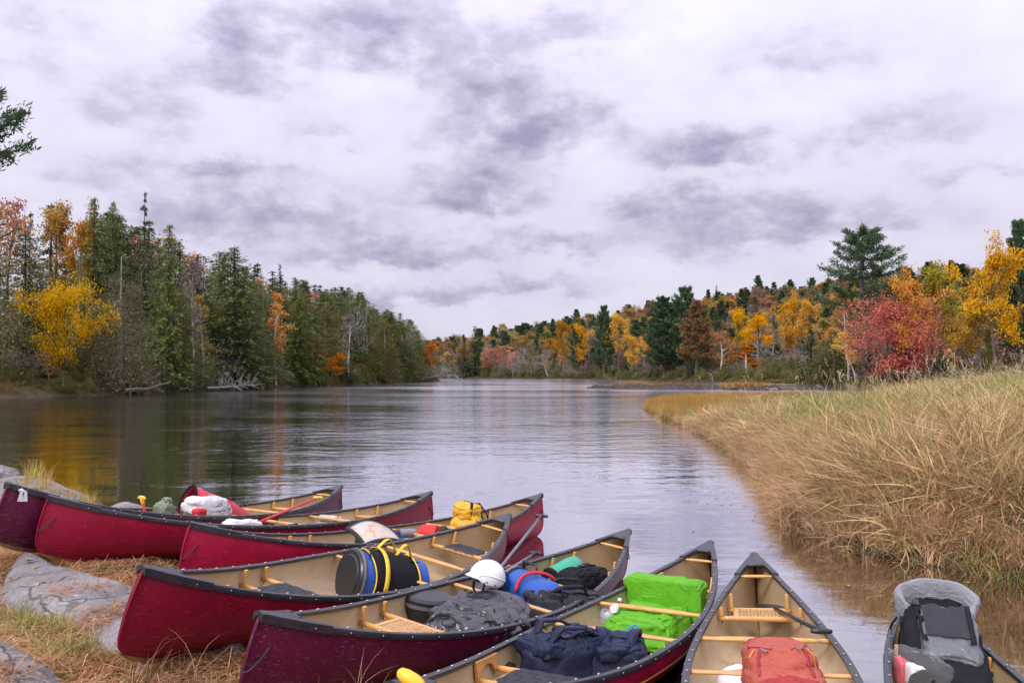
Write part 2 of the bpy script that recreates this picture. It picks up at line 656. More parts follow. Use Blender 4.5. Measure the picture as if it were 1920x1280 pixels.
def make_seat(root, x0, x1, hb, kind, drop=.105, arch=False):
    zg = gunwale_z((x0 + x1) / 2)
    z = zg - drop
    seat = MB()
    rails = []
    for x in (x0, x1):
        w = hull_half(x, z, hb) - .004
        mb = MB()
        mb.tube([(x, y, z) for y in np.linspace(-w, w, 9)], .0165, 10, squash=(1, 1.1))
        rails.append(mb)
    so = rails[0].build('seat', M['wood'], root)
    rails[1].build('seat_rail', M['wood'], so)
    hy = min(.22, hull_half(x0 if abs(x0) > abs(x1) else x1, z, hb) - .06)
    for sgn in (-1, 1):
        MB().tube([(x, sgn * (hy + .012), z) for x in np.linspace(x0, x1, 5)], .014, 8).build('side_bar', M['wood'], so)
    if kind == 'web':
        strap_weave(so, x0, x1, hy, z + .006, M['web'], 8 if hy > .18 else 6, 4)
    else:
        cane_panel(so, x0 + .012, x1 - .012, hy, z + .012, M['cane'])
    for sgn in (-1, 1):
        if arch:
            # one arched bracket per side
            xs = np.linspace(x0 - .02, x1 + .02, 17)
            top = [gunwale_z(x) - .012 for x in xs]
            lo = [z - .012 + (gunwale_z(x) - z - .035) * max(0.0, 1 - ((x - (x0 + x1) / 2) / ((x1 - x0) / 2 - .02)) ** 2) ** .5
                  if abs(x - (x0 + x1) / 2) < (x1 - x0) / 2 - .02 else z - .012 for x in xs]
            v = []
            for x, a, b in zip(xs, top, lo):
                yb = hull_half(x, b, hb) - .004
                ya = hull_half(x, a, hb) - .004
                v.append([(x, sgn * ya, a), (x, sgn * yb, b), (x, sgn * (yb - .024), b), (x, sgn * (ya - .024), a)])
            MB().loft(v).build('seat_bracket', M['wood'], so, smooth=False, bevel=.003)
        else:
            for x in (x0, x1):
                zt = gunwale_z(x) - .006
                y = hull_half(x, z, hb) - .026
                yt = hull_half(x, zt, hb) - .022
                y = min(y, yt)
                MB().box((x, sgn * y, (z + .016 + zt) / 2), (.03, .022, zt - z - .016)).build('seat_hanger', M['wood'], so, smooth=False, bevel=.004)
                MB().tube([(x, sgn * y, z - .016), (x, sgn * y, z - .035)], .005, 6).build('hanger_bolt', M['vinyl'], so)
    return so


def make_thwart(root, x, hb, name='thwart', r=.0175, drop=.022):
    z = gunwale_z(x) - drop
    w = hull_half(x, z, hb) - .002
    ys = np.linspace(-w, w, 21)
    rad = [r * (1.18 - .33 * math.exp(-((abs(y) - w * .82) / (w * .12)) ** 2)) if abs(y) < w * .93 else r * 1.15 for y in ys]
    mb = MB()
    mb.tube([(x, y, z) for y in ys], rad, 10, squash=(1.35, .85))
    return mb.build(name, M['wood'], root)


def make_yoke(root, x, hb, drop=.022):
    z = gunwale_z(x) - drop
    w = hull_half(x, z, hb) - .002
    rings = []
    for y in np.linspace(-w, w, 41):
        a = abs(y)
        wid = .027 + .034 * math.exp(-((a - .14) / .065) ** 2)
        shift = .016 * math.exp(-(a / .07) ** 2) - .012 * math.exp(-((a - .15) / .06) ** 2)
        ang = np.arange(10) * 2 * PI / 10
        rings.append([(x + shift + wid * math.cos(q), y, z + .012 * math.sin(q)) for q in ang])
    return MB().loft(rings).build('yoke', M['wood'], root)


def make_canoe(i, label, hull, seats, has=('thwart', 'yoke', 'carry'), arch=False, skid=True, stripe=False, loops=(-1, 1)):
    hb = CANOES[i][5]
    root = empty('canoe', mw=CM[i], label=label, cat='canoe', group='canoes drawn up along the shore')
    P = hull_surface(hb)
    m, n = P.shape[:2]
    mb = MB().grid(P)
    for row in (0, m - 1):      # close the narrow stem
        for k in range(n // 2):
            a, b, c, d = row * n + k, row * n + k + 1, row * n + n - 2 - k, row * n + n - 1 - k
            if b < c: mb.f.append((a, b, c, d))
            elif a < c: mb.f.append((a, b, d))
    mb.build('hull', hull, root)
    Q = hull_surface(hb, .012, .012, .985)
    mb = MB().grid(Q[:, ::-1])
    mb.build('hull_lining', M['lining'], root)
    st = np.linspace(-1, 1, 81)
    for side in (-1, 1):
        rings = []
        for s in st:
            w, z = plan(s, hb), sheer(s)
            x = s * HALF
            o, inn = w + .016, max(.001, w - .026)
            rings.append([(x, side * o, z - .028), (x, side * (o + .003), z - .012), (x, side * (o - .002), z + .007), (x, side * (w - .006), z + .012),
                          (x, side * inn, z + .006), (x, side * inn, z - .014)])
        if side < 0:
            rings = [r[::-1] for r in rings]
        MB().loft(rings).build('gunwale', M['vinyl'], root, sharp=50)
    for end in (-1, 1):
        # moulded end cap: two arms, a plate and a recessed grab handle
        L0, notch = .40, .235
        us = np.linspace(0, L0, 15)
        rings_l = []
        for side in (-1, 1):
            rings = []
            for u in us:
                x = end * (HALF + .012 - u)
                s = max(-1, min(1, x / HALF))
                w = plan(s, hb) + .021
                inner = 0.0 if u <= notch else min(w - .045, (w - .045) * min(1.0, (u - notch) / .035 + .55))
                zt = sheer(s) + .019
                crown = .010 if u <= notch else .003
                rings.append([(x, side * w, zt - .05), (x, side * w, zt - .004), (x, side * (w - .006), zt), (x, side * inner, zt + crown), (x, side * inner, zt - .022 if u > notch else zt - .012)])
            if side * end > 0:
                rings = [r[::-1] for r in rings]
            rings_l.append(rings)
        mb = MB()
        for rings in rings_l:
            mb.loft(rings)
        dp = mb.build('deck_plate', M['vinyl'], root, sharp=35)
        xh = end * (HALF + .012 - notch - .012)
        wh = plan(xh / HALF, hb) - .035
        zt = sheer(xh / HALF) + .017
        mb = MB()
        mb.tube([(xh, y, zt + .006 * (1 - (y / wh) ** 2)) for y in np.linspace(-wh, wh, 7)], .014, 8)
        mb.build('grab_handle', M['vinyl'], dp)
    scr = MB()
    for side in (-1, 1):
        for s in np.linspace(-.88, .88, 21):
            x, w, z = s * HALF, plan(s, hb), sheer(s)
            ang = np.arange(7) * 2 * PI / 7
            c = np.array([x, side * (w - .010), z + .0135])
            ring = np.stack([.0085 * np.cos(ang) * 1.6, .0085 * np.sin(ang), 0 * ang], 1)
            scr.loft([c + ring, c + ring * .7 + (0, 0, .003)])
            c = np.array([x, side * (w + .0185), z - .010])
            ring = np.stack([.006 * np.cos(ang), 0 * ang, .006 * np.sin(ang)], 1)
            scr.loft([c + ring, c + ring * .6 + (0, side * .003, 0)])
    scr.build('gunwale_screws', M['screw'], root, kind='stuff')
    if skid:
        for end in (1,):
            rows = []
            for s in np.linspace(.80, 1.0, 12):
                tmax = .30 + .30 * max(0, (s - .86) / .14) ** 1.5
                tt = np.linspace(0, tmax, 8)
                rows.append([np.array(hull_pt(s, t, -1, hb)) for t in tt[::-1]] + [np.array(hull_pt(s, t, 1, hb)) for t in tt[1:]])
            rows = np.array(rows)
            nrm = np.zeros_like(rows)
            nrm[..., 1] = np.sign(rows[..., 1]) * .6
            nrm[..., 2] = -.6
            nrm[..., 0] = .5
            rows = rows + nrm * .0045
            rows[-1] += np.array([.004, 0, 0])
            MB().grid(rows).build('skid_plate', M['skid'], root)
    for end in loops:
        s, zc = end, .80
        xs, ys, zs = hull_pt(.985 * end, 1.18, 1, hb)
        x0 = abs(xs)
        pts = []
        for q in np.linspace(-1, 1, 19):
            k = 1 - abs(q) ** 2.2
            pts.append((end * (x0 - .075 + .125 * k), (.042 - .012 * k) * max(-1, min(1, q * 2.2)), zs + .02 - .115 * k ** .8))
        MB().tube(pts, .0055, 6).build('painter_loop', M['rope'], root)
    for x0, x1, kind in seats:
        make_seat(root, x0, x1, hb, kind, arch=arch)
    if 'thwart' in has: make_thwart(root, -.80, hb)
    if 'yoke' in has: make_yoke(root, -.10, hb)
    if 'yokebar' in has: make_thwart(root, -.10, hb)
    if 'carry' in has: make_thwart(root, -2.08, hb, 'carrying_thwart', .0125, .02)
    if stripe:
        for side in (-1, 1):
            for a, b in ((-.46, -.36), (-.345, .62)):
                pts = []
                for s in np.linspace(a, b, 26):
                    w, zg, p = plan(s, hb), sheer(s), section_p(s)
                    h = 1 - .125 / zg
                    c = (1 - h) ** (p / 2)
                    y = w * math.sqrt(1 - c * c) ** (2 / p)
                    pts.append((s * stem_x(h), side * (y + .003), zg - .125))
                MB().ribbon(pts, (0, 0, .007), .0025).build('pinstripe', M['stripe'], root)
    return root


SS, BS = (-1.70, -1.42), (.88, 1.16)
make_canoe(0, 'maroon canoe farthest left, its bow tied with a white rag at the left edge', M['hull_maroon'], [(*SS, 'cane'), (*BS, 'cane')], has=('thwart', 'yokebar', 'carry'), loops=(-1,))
make_canoe(1, 'red canoe with a tan skid plate on its bow, lying beside the maroon one', M['hull_red'], [(*SS, 'cane'), (*BS, 'cane')], has=('thwart', 'yokebar', 'carry'))
make_canoe(2, 'bright red canoe carrying the yellow dry pack near its stern', M['hull_bright'], [(*SS, 'cane'), (*BS, 'cane')], has=('thwart', 'yoke', 'carry'), skid=False)
make_canoe(3, 'dark red canoe leaning over with the blue barrel pack inside', M['hull_dark'], [(*SS, 'web'), (*BS, 'web')], loops=(-1,))
make_canoe(4, 'maroon canoe full of gear with a white helmet on its yoke', M['hull_maroon'], [(*SS, 'cane'), (*BS, 'cane')], skid=True)
make_canoe(5, 'red canoe with a yellow pinstripe, holding the lime green covered box', M['hull_bright'], [(*SS, 'web'), (*BS, 'web')], arch=True, stripe=True)
make_canoe(6, 'canoe seen from its bow end with a terracotta backpack and a cane seat', M['hull_dark'], [(*SS, 'cane'), (*BS, 'cane')])
make_canoe(7, 'canoe at the right edge, mostly hidden by a grey and black dry pack', M['hull_dark'], [(*SS, 'web'), (*BS, 'web')], has=('yoke', 'carry'))
# ------------------------------------------------------------------ the near shore
SHORE = np.array([(-30, 19), (-14, 17.0), (-8.8, 15.6), (-6.9, 14.6), (-6.0, 13.2), (-4.6, 12.2), (-3.9, 10.9), (-2.7, 9.1), (-1.2, 7.2), (-.1, 5.5), (1.2, 3.3), (1.9, 1.4), (2.3, -2), (3.0, -8)])
LAND = np.concatenate([SHORE, [(-30, -8)]])


def near_raw(x, y):
    d = poly_dist(x, y, SHORE)
    ins = in_poly(x, y, LAND)
    d = np.where(ins, d, -d)
    z = np.where(d > 0, .60 * (1 - np.exp(-np.maximum(d, 0) / 2.6)), d * .30)
    z = z + .035 * fbm(x, y, 1.1, 4, 1) + .012 * fbm(x, y, 6, 3, 2)
    return np.maximum(z, -.9)


def near_z(x, y):
    x, y = np.asarray(x, float), np.asarray(y, float)
    z = near_raw(x, y)
    for i in range(8):       # the ground reaches up to each bow that rests on it
        b = CM[i] @ Vector((1.98, 0, 0))
        w = np.exp(-(((x - b.x) ** 2 + (y - b.y) ** 2) / .55 ** 2))
        z = z * (1 - w) + (b.z + .01) * w
    for i in range(8):       # and never through a hull
        inv = np.array(CM[i].inverted())
        hb = CANOES[i][5]
        lx = inv[0, 0] * x + inv[0, 1] * y + inv[0, 2] * .1 + inv[0, 3]
        ly = inv[1, 0] * x + inv[1, 1] * y + inv[1, 2] * .1 + inv[1, 3]
        s = np.clip(lx / 2.45, -1, 1)
        w = np.maximum(.012, hb * np.maximum(0, 1 - s * s) ** PLAN_E)
        p = 2.75 - 1.15 * np.abs(s) ** 1.5
        zg = MID_H + (END_H - MID_H) * np.abs(s) ** SHEER_Q
        u = np.clip(np.abs(ly) / w, 0, 1)
        lz = zg * (1 - np.maximum(0, 1 - u ** p) ** (1 / p))
        rock = np.maximum(0, np.abs(lx) - 2.05) * .9        # rise of the stem
        m = np.array(CM[i])
        wz = m[2, 0] * lx + m[2, 1] * ly + m[2, 2] * (lz + rock) + m[2, 3]
        inside = (np.abs(lx) < 2.5) & (np.abs(ly) < w + .03)
        z = np.where(inside, np.minimum(z, wz - .012), z)
    return z


def soil_mat():
    m, t, b = new_mat('needle_litter_soil')
    v = t.node('ShaderNodeTexCoord').outputs['Object']
    n1 = t.noise(v, 2.2, 5, .6)
    n2 = t.noise(t.vmul(v, (1, 1.6, 1)), 55, 4, .7)
    c = t.mix(t.mr(n1, .35, .65), S('#5e4432'), S('#8f6242'))
    c = t.mix(t.mr(n2, .35, .7), c, S('#3d2a1c'))
    g = t.mr(t.noise(v, 1.1, 3, .5), .54, .66)
    c = t.mix(t.m('MULTIPLY', g, .5), c, S('#6c7434'))
    z = t.node('ShaderNodeSeparateXYZ')
    t.l.new(v, z.inputs[0])
    wet = t.mr(z.outputs[2], .16, .02)
    c = t.mix(t.m('MULTIPLY', wet, .75), c, S('#2c2219'))
    t.l.new(c, b.inputs['Base Color'])
    b.inputs['Roughness'].default_value = .9
    bn = t.node('ShaderNodeBump')
    bn.inputs['Strength'].default_value = .8
    bn.inputs['Distance'].default_value = .02
    t.l.new(n2, bn.inputs['Height'])
    t.l.new(bn.outputs[0], b.inputs['Normal'])
    return m


def rock_mat(name, lo, hi, lich):
    m, t, b = new_mat(name)
    v = t.node('ShaderNodeTexCoord').outputs['Object']
    n1 = t.noise(v, 1.7, 6, .62)
    n2 = t.noise(v, 34, 5, .7)
    n3 = t.noise(t.vmul(v, (1, 2.8, 2.8)), 4.0, 5, .65, .6)
    c = t.mix(t.mr(n1, .34, .66), lo, hi)
    c = t.mix(t.m('MULTIPLY', t.mr(n2, .42, .66), .55), c, tuple(x * .45 for x in lo))
    c = t.mix(t.m('MULTIPLY', t.mr(n3, .56, .68), .6), c, tuple(x * .55 for x in lo))
    sp = t.node('ShaderNodeTexVoronoi')
    sp.inputs['Scale'].default_value = 9.0
    t.l.new(v, sp.inputs['Vector'])
    c = t.mix(t.m('MULTIPLY', t.mr(t.m('ADD', sp.outputs['Distance'], t.m('MULTIPLY', n2, .5)), .42, .34), .6), c, lich)
    wv = t.node('ShaderNodeMix', data_type='VECTOR')
    wv.inputs['Factor'].default_value = .22
    t.l.new(v, wv.inputs['A']); t.l.new(t.noise(v, 2.5, 4, .6, 0, 1), wv.inputs['B'])
    ce = t.node('ShaderNodeTexVoronoi', feature='DISTANCE_TO_EDGE')
    ce.inputs['Scale'].default_value = 1.9
    t.l.new(wv.outputs['Result'], ce.inputs['Vector'])
    crack = t.mr(ce.outputs['Distance'], .018, .0)
    c = t.mix(t.m('MULTIPLY', crack, .6), c, tuple(x * .22 for x in lo))
    t.l.new(c, b.inputs['Base Color'])
    b.inputs['Roughness'].default_value = .8
    bn = t.node('ShaderNodeBump')
    bn.inputs['Strength'].default_value = .9
    bn.inputs['Distance'].default_value = .015
    t.l.new(t.m('SUBTRACT', t.m('ADD', n2, t.m('MULTIPLY', n3, 1.4)), t.m('MULTIPLY', crack, 1.5)), bn.inputs['Height'])
    t.l.new(bn.outputs[0], b.inputs['Normal'])
    return m


M['soil'] = soil_mat()
M['granite'] = rock_mat('grey_granite', (.165, .148, .145), (.345, .312, .312), (.46, .45, .45))
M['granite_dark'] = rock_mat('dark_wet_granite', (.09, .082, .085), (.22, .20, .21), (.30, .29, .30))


def sheet(name, x0, x1, y0, y1, res, zf, mat, kind='structure', keep=None):
    xs = np.arange(x0, x1 + res / 2, res)
    ys = np.arange(y0, y1 + res / 2, res)
    X, Y = np.meshgrid(xs, ys, indexing='ij')
    Z = zf(X, Y)
    m, n = X.shape
    V = np.stack([X, Y, Z], -1).reshape(-1, 3)
    idx = np.arange(m * n).reshape(m, n)
    F = np.stack([idx[:-1, :-1], idx[1:, :-1], idx[1:, 1:], idx[:-1, 1:]], -1).reshape(-1, 4)
    if keep is not None:
        k = keep(X, Y, Z).reshape(-1)
        F = F[k[F].any(1)]
    me = np_mesh(name, V, F)
    me.materials.append(mat)
    me.polygons.foreach_set('use_smooth', np.ones(len(me.polygons), bool))
    o = bpy.data.objects.new(name, me)
    COL.objects.link(o)
    if kind: o['kind'] = kind
    return o


sheet('near_shore_ground', -13, 4, .4, 18, .07, near_z, M['soil'], keep=lambda X, Y, Z: Z > -.45)


def slab(name, label, outline_px, zt, h, mat, soft=.10, seed=1, tilt=(0, 0), px_z=None, res=.03, cat='rock'):
    """low rock outcrop: outline traced on the ground, rounded shoulders, its own thickness down into the soil"""
    P = np.array([at_z(px, py, zt if px_z is None else px_z)[:2] for px, py in outline_px])
    c = P.mean(0)
    lo, hi = P.min(0) - .2, P.max(0) + .2
    xs, ys = np.arange(lo[0], hi[0], res), np.arange(lo[1], hi[1], res)
    X, Y = np.meshgrid(xs, ys, indexing='ij')
    wob = .07 * fbm(X, Y, 3.0, 4, seed + 3)
    ring = np.concatenate([P, P[:1]])
    d = poly_dist(X, Y, ring) * np.where(in_poly(X, Y, P), 1, -1) + wob
    prof = np.where(d > 0, 1 - np.exp(-np.maximum(d, 0) / soft), d / soft * .9)
    step = np.round(2.2 * fbm(X, Y, 1.4, 3, seed + 9)) * .016
    Z = zt - h + h * prof + tilt[0] * (X - c[0]) + tilt[1] * (Y - c[1]) + .035 * fbm(X, Y, 2.2, 5, seed) + .010 * fbm(X, Y, 11, 3, seed + 5) + step
    g = near_z(X, Y)
    hull_lim = np.where(near_raw(X, Y) > g + .004, g + .004, 9)
    Z = np.minimum(Z, hull_lim)
    keep = (Z > g - .12) & (d > -soft * 1.6)
    m, n = X.shape
    V = np.stack([X, Y, Z], -1).reshape(-1, 3)
    idx = np.arange(m * n).reshape(m, n)
    F = np.stack([idx[:-1, :-1], idx[1:, :-1], idx[1:, 1:], idx[:-1, 1:]], -1).reshape(-1, 4)
    F = F[keep.reshape(-1)[F].all(1)]
    me = np_mesh(name, V, F)
    bm = bmesh.new()
    bm.from_mesh(me)
    bmesh.ops.delete(bm, geom=[v for v in bm.verts if not v.link_faces], context='VERTS')
    ed = [e for e in bm.edges if e.is_boundary]
    r = bmesh.ops.extrude_edge_only(bm, edges=ed)
    for v in r['geom']:
        if isinstance(v, bmesh.types.BMVert):
            v.co.z -= .25
    bm.to_mesh(me)
    bm.free()
    o = link_mesh(name, me, mat)
    return tag(o, label, cat)


def boulder(name, label, c, size, mat, seed=0, rz=0.0, cat='rock', group=None, sub=4):
    bm = bmesh.new()
    bmesh.ops.create_icosphere(bm, subdivisions=sub, radius=1)
    for v in bm.verts:
        p = v.co * 1.0
        q = p + Vector((seed * 3.1, seed * 1.7, seed * .9))
        k = 1 + .30 * mnoise.noise(q * .9) + .16 * mnoise.noise(q * 2.1) + .06 * mnoise.noise(q * 5)
        v.co = Vector((p.x * k * size[0], p.y * k * size[1], p.z * k * size[2]))
    me = bpy.data.meshes.new(name)
    bm.to_mesh(me)
    bm.free()
    o = link_mesh(name, me, mat)
    o.location = c
    o.rotation_euler = (0, 0, rz)
    return tag(o, label, cat, group)


slab('granite_slab', 'long grey granite slab under the bow of the red canoe beside the maroon one', [(8, 1052), (40, 1030), (95, 1040), (150, 1062), (270, 1078), (335, 1098), (300, 1135), (255, 1190), (185, 1192), (160, 1166), (118, 1140), (45, 1120), (-30, 1104)], .50, .24, M['granite'], .06, 1, (0.0, .03))
slab('granite_slab', 'speckled granite slab in the needles at the bottom left corner', [(-120, 1180), (0, 1176), (70, 1188), (130, 1214), (178, 1250), (140, 1268), (40, 1274), (-120, 1300)], .62, .22, M['granite'], .10, 2, (-.05, 0))
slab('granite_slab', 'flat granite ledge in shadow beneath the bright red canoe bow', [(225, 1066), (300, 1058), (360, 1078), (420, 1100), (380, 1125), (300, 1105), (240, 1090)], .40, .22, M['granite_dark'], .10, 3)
slab('granite_slab', 'grassy granite outcrop at the water behind the maroon canoe bow', [(-60, 900), (0, 888), (60, 884), (120, 886), (165, 905), (190, 935), (150, 965), (60, 975), (-60, 975)], .42, .25, M['granite'], .22, 4, res=.05)
slab('granite_slab', 'low pale rock at the waterline behind the maroon canoe and the green sack', [(180, 945), (215, 934), (280, 936), (335, 948), (360, 970), (300, 985), (200, 980)], .26, .22, M['granite'], .16, 5, res=.04)
c = at_z(4, 884, .12)
boulder('boulder', 'small grey boulder standing in the shallows at the left edge', (c[0], c[1], .02), (.34, .25, .20), M['granite'], 3)
c = at_z(420, 1258, .20)
boulder('boulder', 'small stone on the ground between the dark red canoe and the maroon one', (c[0], c[1], near_z(c[0], c[1]) + .02), (.13, .10, .09), M['granite_dark'], 5, .4)
c = at_z(14, 896, .06)
boulder('boulder', 'flat wet stone lapped by the water beside the small boulder', (c[0], c[1] - .1, .0), (.45, .2, .09), M['granite_dark'], 8)

# ------------------------------------------------------------------ water with an opening where each hull floats
def waterline(i):
    hb = CANOES[i][5]
    m = np.array(CM[i])
    sides = {1: [], -1: []}
    ths = np.linspace(0, PI / 2, 60)
    for s in np.linspace(-.998, .998, 140):
        for side in (1, -1):
            P = np.array([hull_pt(s, t, side, hb, .006, .006) for t in ths])
            Wd = P @ m[:3, :3].T + m[:3, 3]
            z = Wd[:, 2]
            k = np.where((z[:-1] < 0) & (z[1:] >= 0))[0]
            if len(k):
                k = k[0]
                f = -z[k] / (z[k + 1] - z[k])
                sides[side].append(Wd[k] * (1 - f) + Wd[k + 1] * f)
    if len(sides[1]) < 3 or len(sides[-1]) < 3:
        return None
    loop = sides[1] + sides[-1][::-1]
    return [Vector((p[0], p[1], 0)) for p in loop]


holes = [h for h in (waterline(i) for i in range(8)) if h]
outer = [Vector((-14, -3, 0)), Vector((16, -3, 0)), Vector((16, 22, 0)), Vector((-14, 22, 0))]
tris = tessellate_polygon([outer] + holes)
pts = outer + [p for h in holes for p in h]
BIG = 1500
mbw = MB().add([tuple(p) for p in pts], [tuple(t) for t in tris])
mbw.add([(-BIG, -3, 0), (-14, -3, 0), (-14, 22, 0), (-BIG, 22, 0)], [(0, 1, 2, 3)])
mbw.add([(16, -3, 0), (BIG, -3, 0), (BIG, 22, 0), (16, 22, 0)], [(0, 1, 2, 3)])
mbw.add([(-BIG, 22, 0), (BIG, 22, 0), (BIG, BIG, 0), (-BIG, BIG, 0)], [(0, 1, 2, 3)])
mbw.add([(-BIG, -200, 0), (BIG, -200, 0), (BIG, -3, 0), (-BIG, -3, 0)], [(0, 1, 2, 3)])


def water_mat():
    m, t, b = new_mat('river_water')
    v = t.node('ShaderNodeTexCoord').outputs['Object']
    sepn = t.node('ShaderNodeSeparateXYZ')
    t.l.new(v, sepn.inputs[0])
    X, Y = sepn.outputs[0], sepn.outputs[1]
    # shallows: brown bottom colour seen through, near the marsh and along the near shore
    sh = t.m('MULTIPLY', t.mr(X, 2.2, 5.2, smooth=True), t.mr(Y, 19, 9.5, smooth=True))
    col = t.mix(sh, (.010, .0085, .006), t.mix(t.mr(t.noise(v, 3, 4, .6), .4, .6), (.055, .034, .013), (.030, .020, .008)))
    t.l.new(col, b.inputs['Base Color'])
    b.inputs['Roughness'].default_value = .015
    b.inputs['IOR'].default_value = 1.6
    b.inputs['Specular IOR Level'].default_value = WATER_SPEC
    # wind ripples: long crests lying across the view, gusts change their strength
    vs_ = t.vmul(v, (.55, 1.0, 1.0))
    r1 = t.noise(vs_, 1.15, 3, .5, .35)
    r2 = t.noise(t.vmul(v, (.6, 1.0, 1.0)), 4.2, 3, .55, .4)
    r3 = t.noise(t.vmul(v, (.40, 1.0, 1.0)), .30, 2, .5, .2)
    gust = t.noise(t.vmul(v, (.035, .06, 1)), 1.0, 3, .55)
    gf = t.mr(gust, .36, .66, .25, 1.25)
    near = t.mr(Y, 8, 36, .17, 1.1, True)
    amp = t.m('MULTIPLY', gf, near)
    h = t.m('MULTIPLY_ADD', r1, .55, t.m('MULTIPLY', r2, .24))
    h = t.m('MULTIPLY', h, amp)
    h = t.m('MULTIPLY_ADD', r3, .45, h)
    bn = t.node('ShaderNodeBump')
    bn.inputs['Strength'].default_value = 1.0
    bn.inputs['Distance'].default_value = .085
    t.l.new(h, bn.inputs['Height'])
    # ripples too small to resolve become roughness with distance
    rg = t.m('MULTIPLY', t.mr(Y, 12, 110, .04, .15, True), t.mr(gust, .36, .66, .7, 1.2))
    t.l.new(rg, b.inputs['Roughness'])
    t.l.new(bn.outputs[0], b.inputs['Normal'])
    # the low sun-less view across the surface: almost a mirror, less so looking steeply down
    gl = t.node('ShaderNodeBsdfGlossy')
    gl.inputs['Color'].default_value = (.94, .93, .97, 1)
    t.l.new(rg, gl.inputs['Roughness'])
    t.l.new(bn.outputs[0], gl.inputs['Normal'])
    lw = t.node('ShaderNodeLayerWeight')
    mx = t.node('ShaderNodeMixShader')
    t.l.new(t.mr(lw.outputs['Facing'], .48, .92, .04, .92), mx.inputs[0])
    t.l.new(b.outputs[0], mx.inputs[1])
    t.l.new(gl.outputs[0], mx.inputs[2])
    t.l.new(mx.outputs[0], m.node_tree.nodes['Material Output'].inputs['Surface'])
    return m


WATER_SPEC = .5
M['water'] = water_mat()
mbw.build('water', M['water'], smooth=False, kind='structure')
bedm = simple('river_bed', (.05, .035, .02), .9, .3, 2.0)
MB().add([(-BIG, -200, -2.2), (BIG, -200, -2.2), (BIG, BIG, -2.2), (-BIG, BIG, -2.2)], [(0, 1, 2, 3)]).build('river_bed', bedm, smooth=False, kind='structure')

# ------------------------------------------------------------------ far banks
LEFT_SHORE = np.array([(-140, 18), (-60, 30), (-35, 39), (-28.4, 45), (-30, 50), (-37, 58), (-43, 66), (-37, 77), (-31, 104), (-25.5, 134), (-21, 165), (-18.3, 196), (-18.5, 222), (-26, 240), (-50, 252), (-110, 262)])
LEFT_LAND = np.concatenate([LEFT_SHORE, [(-260, 262), (-260, 18)]])
LEFT_ROW = np.array([(-62, 50), (-44, 66), (-37, 77), (-31, 104), (-25.5, 134), (-21, 165), (-18.3, 196), (-18.5, 222), (-26, 240)])


def left_z(x, y):
    d = poly_dist(x, y, LEFT_SHORE)
    d = np.where(in_poly(x, y, LEFT_LAND), d, -d)
    z = np.where(d > 0, .9 * (1 - np.exp(-np.maximum(d, 0) / 1.0)) + .17 * np.maximum(d, 0) * np.exp(-np.maximum(d, 0) / 160), d * .4)
    return z + .25 * fbm(x, y, .22, 4, 5) * np.clip(d + .5, 0, 1)


RIGHT_SHORE = np.array([(-150, 350), (-60, 332), (-22, 305), (8, 275), (24, 255), (36, 218), (43, 192), (49, 160), (55, 132), (62, 112), (74, 96), (100, 80), (160, 60)])
RIGHT_LAND = np.concatenate([RIGHT_SHORE, [(700, 60), (700, 900), (-150, 900)]])


def right_z(x, y):
    d = poly_dist(x, y, RIGHT_SHORE)
    d = np.where(in_poly(x, y, RIGHT_LAND), d, -d)
    dd = np.maximum(d, 0)
    bank = .4 * (1 - np.exp(-dd / 1.2))
    ax = np.clip((x + 40) / 190, 0, 1)
    top = 7 + 29 * ax ** .9
    u = np.clip((dd - 28) / 230, 0, 1)
    hill = top * (u * u * (3 - 2 * u)) + .035 * np.minimum(dd, 60)
    z = np.where(d > 0, bank + hill, d * .4)
    return z + np.clip(dd / 20, 0, 1) * (1.5 * fbm(x, y, .02, 3, 8)) + .2 * fbm(x, y, .3, 3, 6) * np.clip(d + .5, 0, 1)


def litter_mat(name, a, b_, c_):
    m, t, b = new_mat(name)
    v = t.node('ShaderNodeTexCoord').outputs['Object']
    n = t.noise(v, .6, 5, .65)
    n2 = t.noise(v, 6, 4, .65)
    c = t.mix(t.mr(n, .35, .65), a, b_)
    c = t.mix(t.mr(n2, .45, .7), c, c_)
    t.l.new(c, b.inputs['Base Color'])
    b.inputs['Roughness'].default_value = .95
    return m


M['bank'] = litter_mat('bank_litter', (.055, .032, .017), (.085, .060, .026), (.035, .022, .012))
sheet('left_bank', -150, -10, 18, 262, 1.2, left_z, M['bank'], keep=lambda X, Y, Z: Z > -.8)
sheet('right_hill', -150, 420, 70, 760, 3.0, right_z, M['bank'], keep=lambda X, Y, Z: Z > -1.6)
sheet('right_bank', -60, 110, 78, 345, 1.2, lambda X, Y: right_z(X, Y) + .03, M['bank'], keep=lambda X, Y, Z: (Z > -.8) & (Z < 2.4))
# ------------------------------------------------------------------ trees
def unit(v):
    return v / (np.linalg.norm(v, axis=-1, keepdims=True) + 1e-12)


def rhombs(C, U, Wd):
    """one leaf-shaped face per centre: half length U, half width Wd"""
    n = len(C)
    V = np.stack([C - U, C + Wd, C + U, C - Wd], 1).reshape(-1, 3)
    return V, np.arange(n * 4).reshape(n, 4)


def tube_np(path, rad, n=5):
    mb = MB().tube(path, rad, n, cap=False)
    return np.concatenate(mb.v), np.array(mb.f)


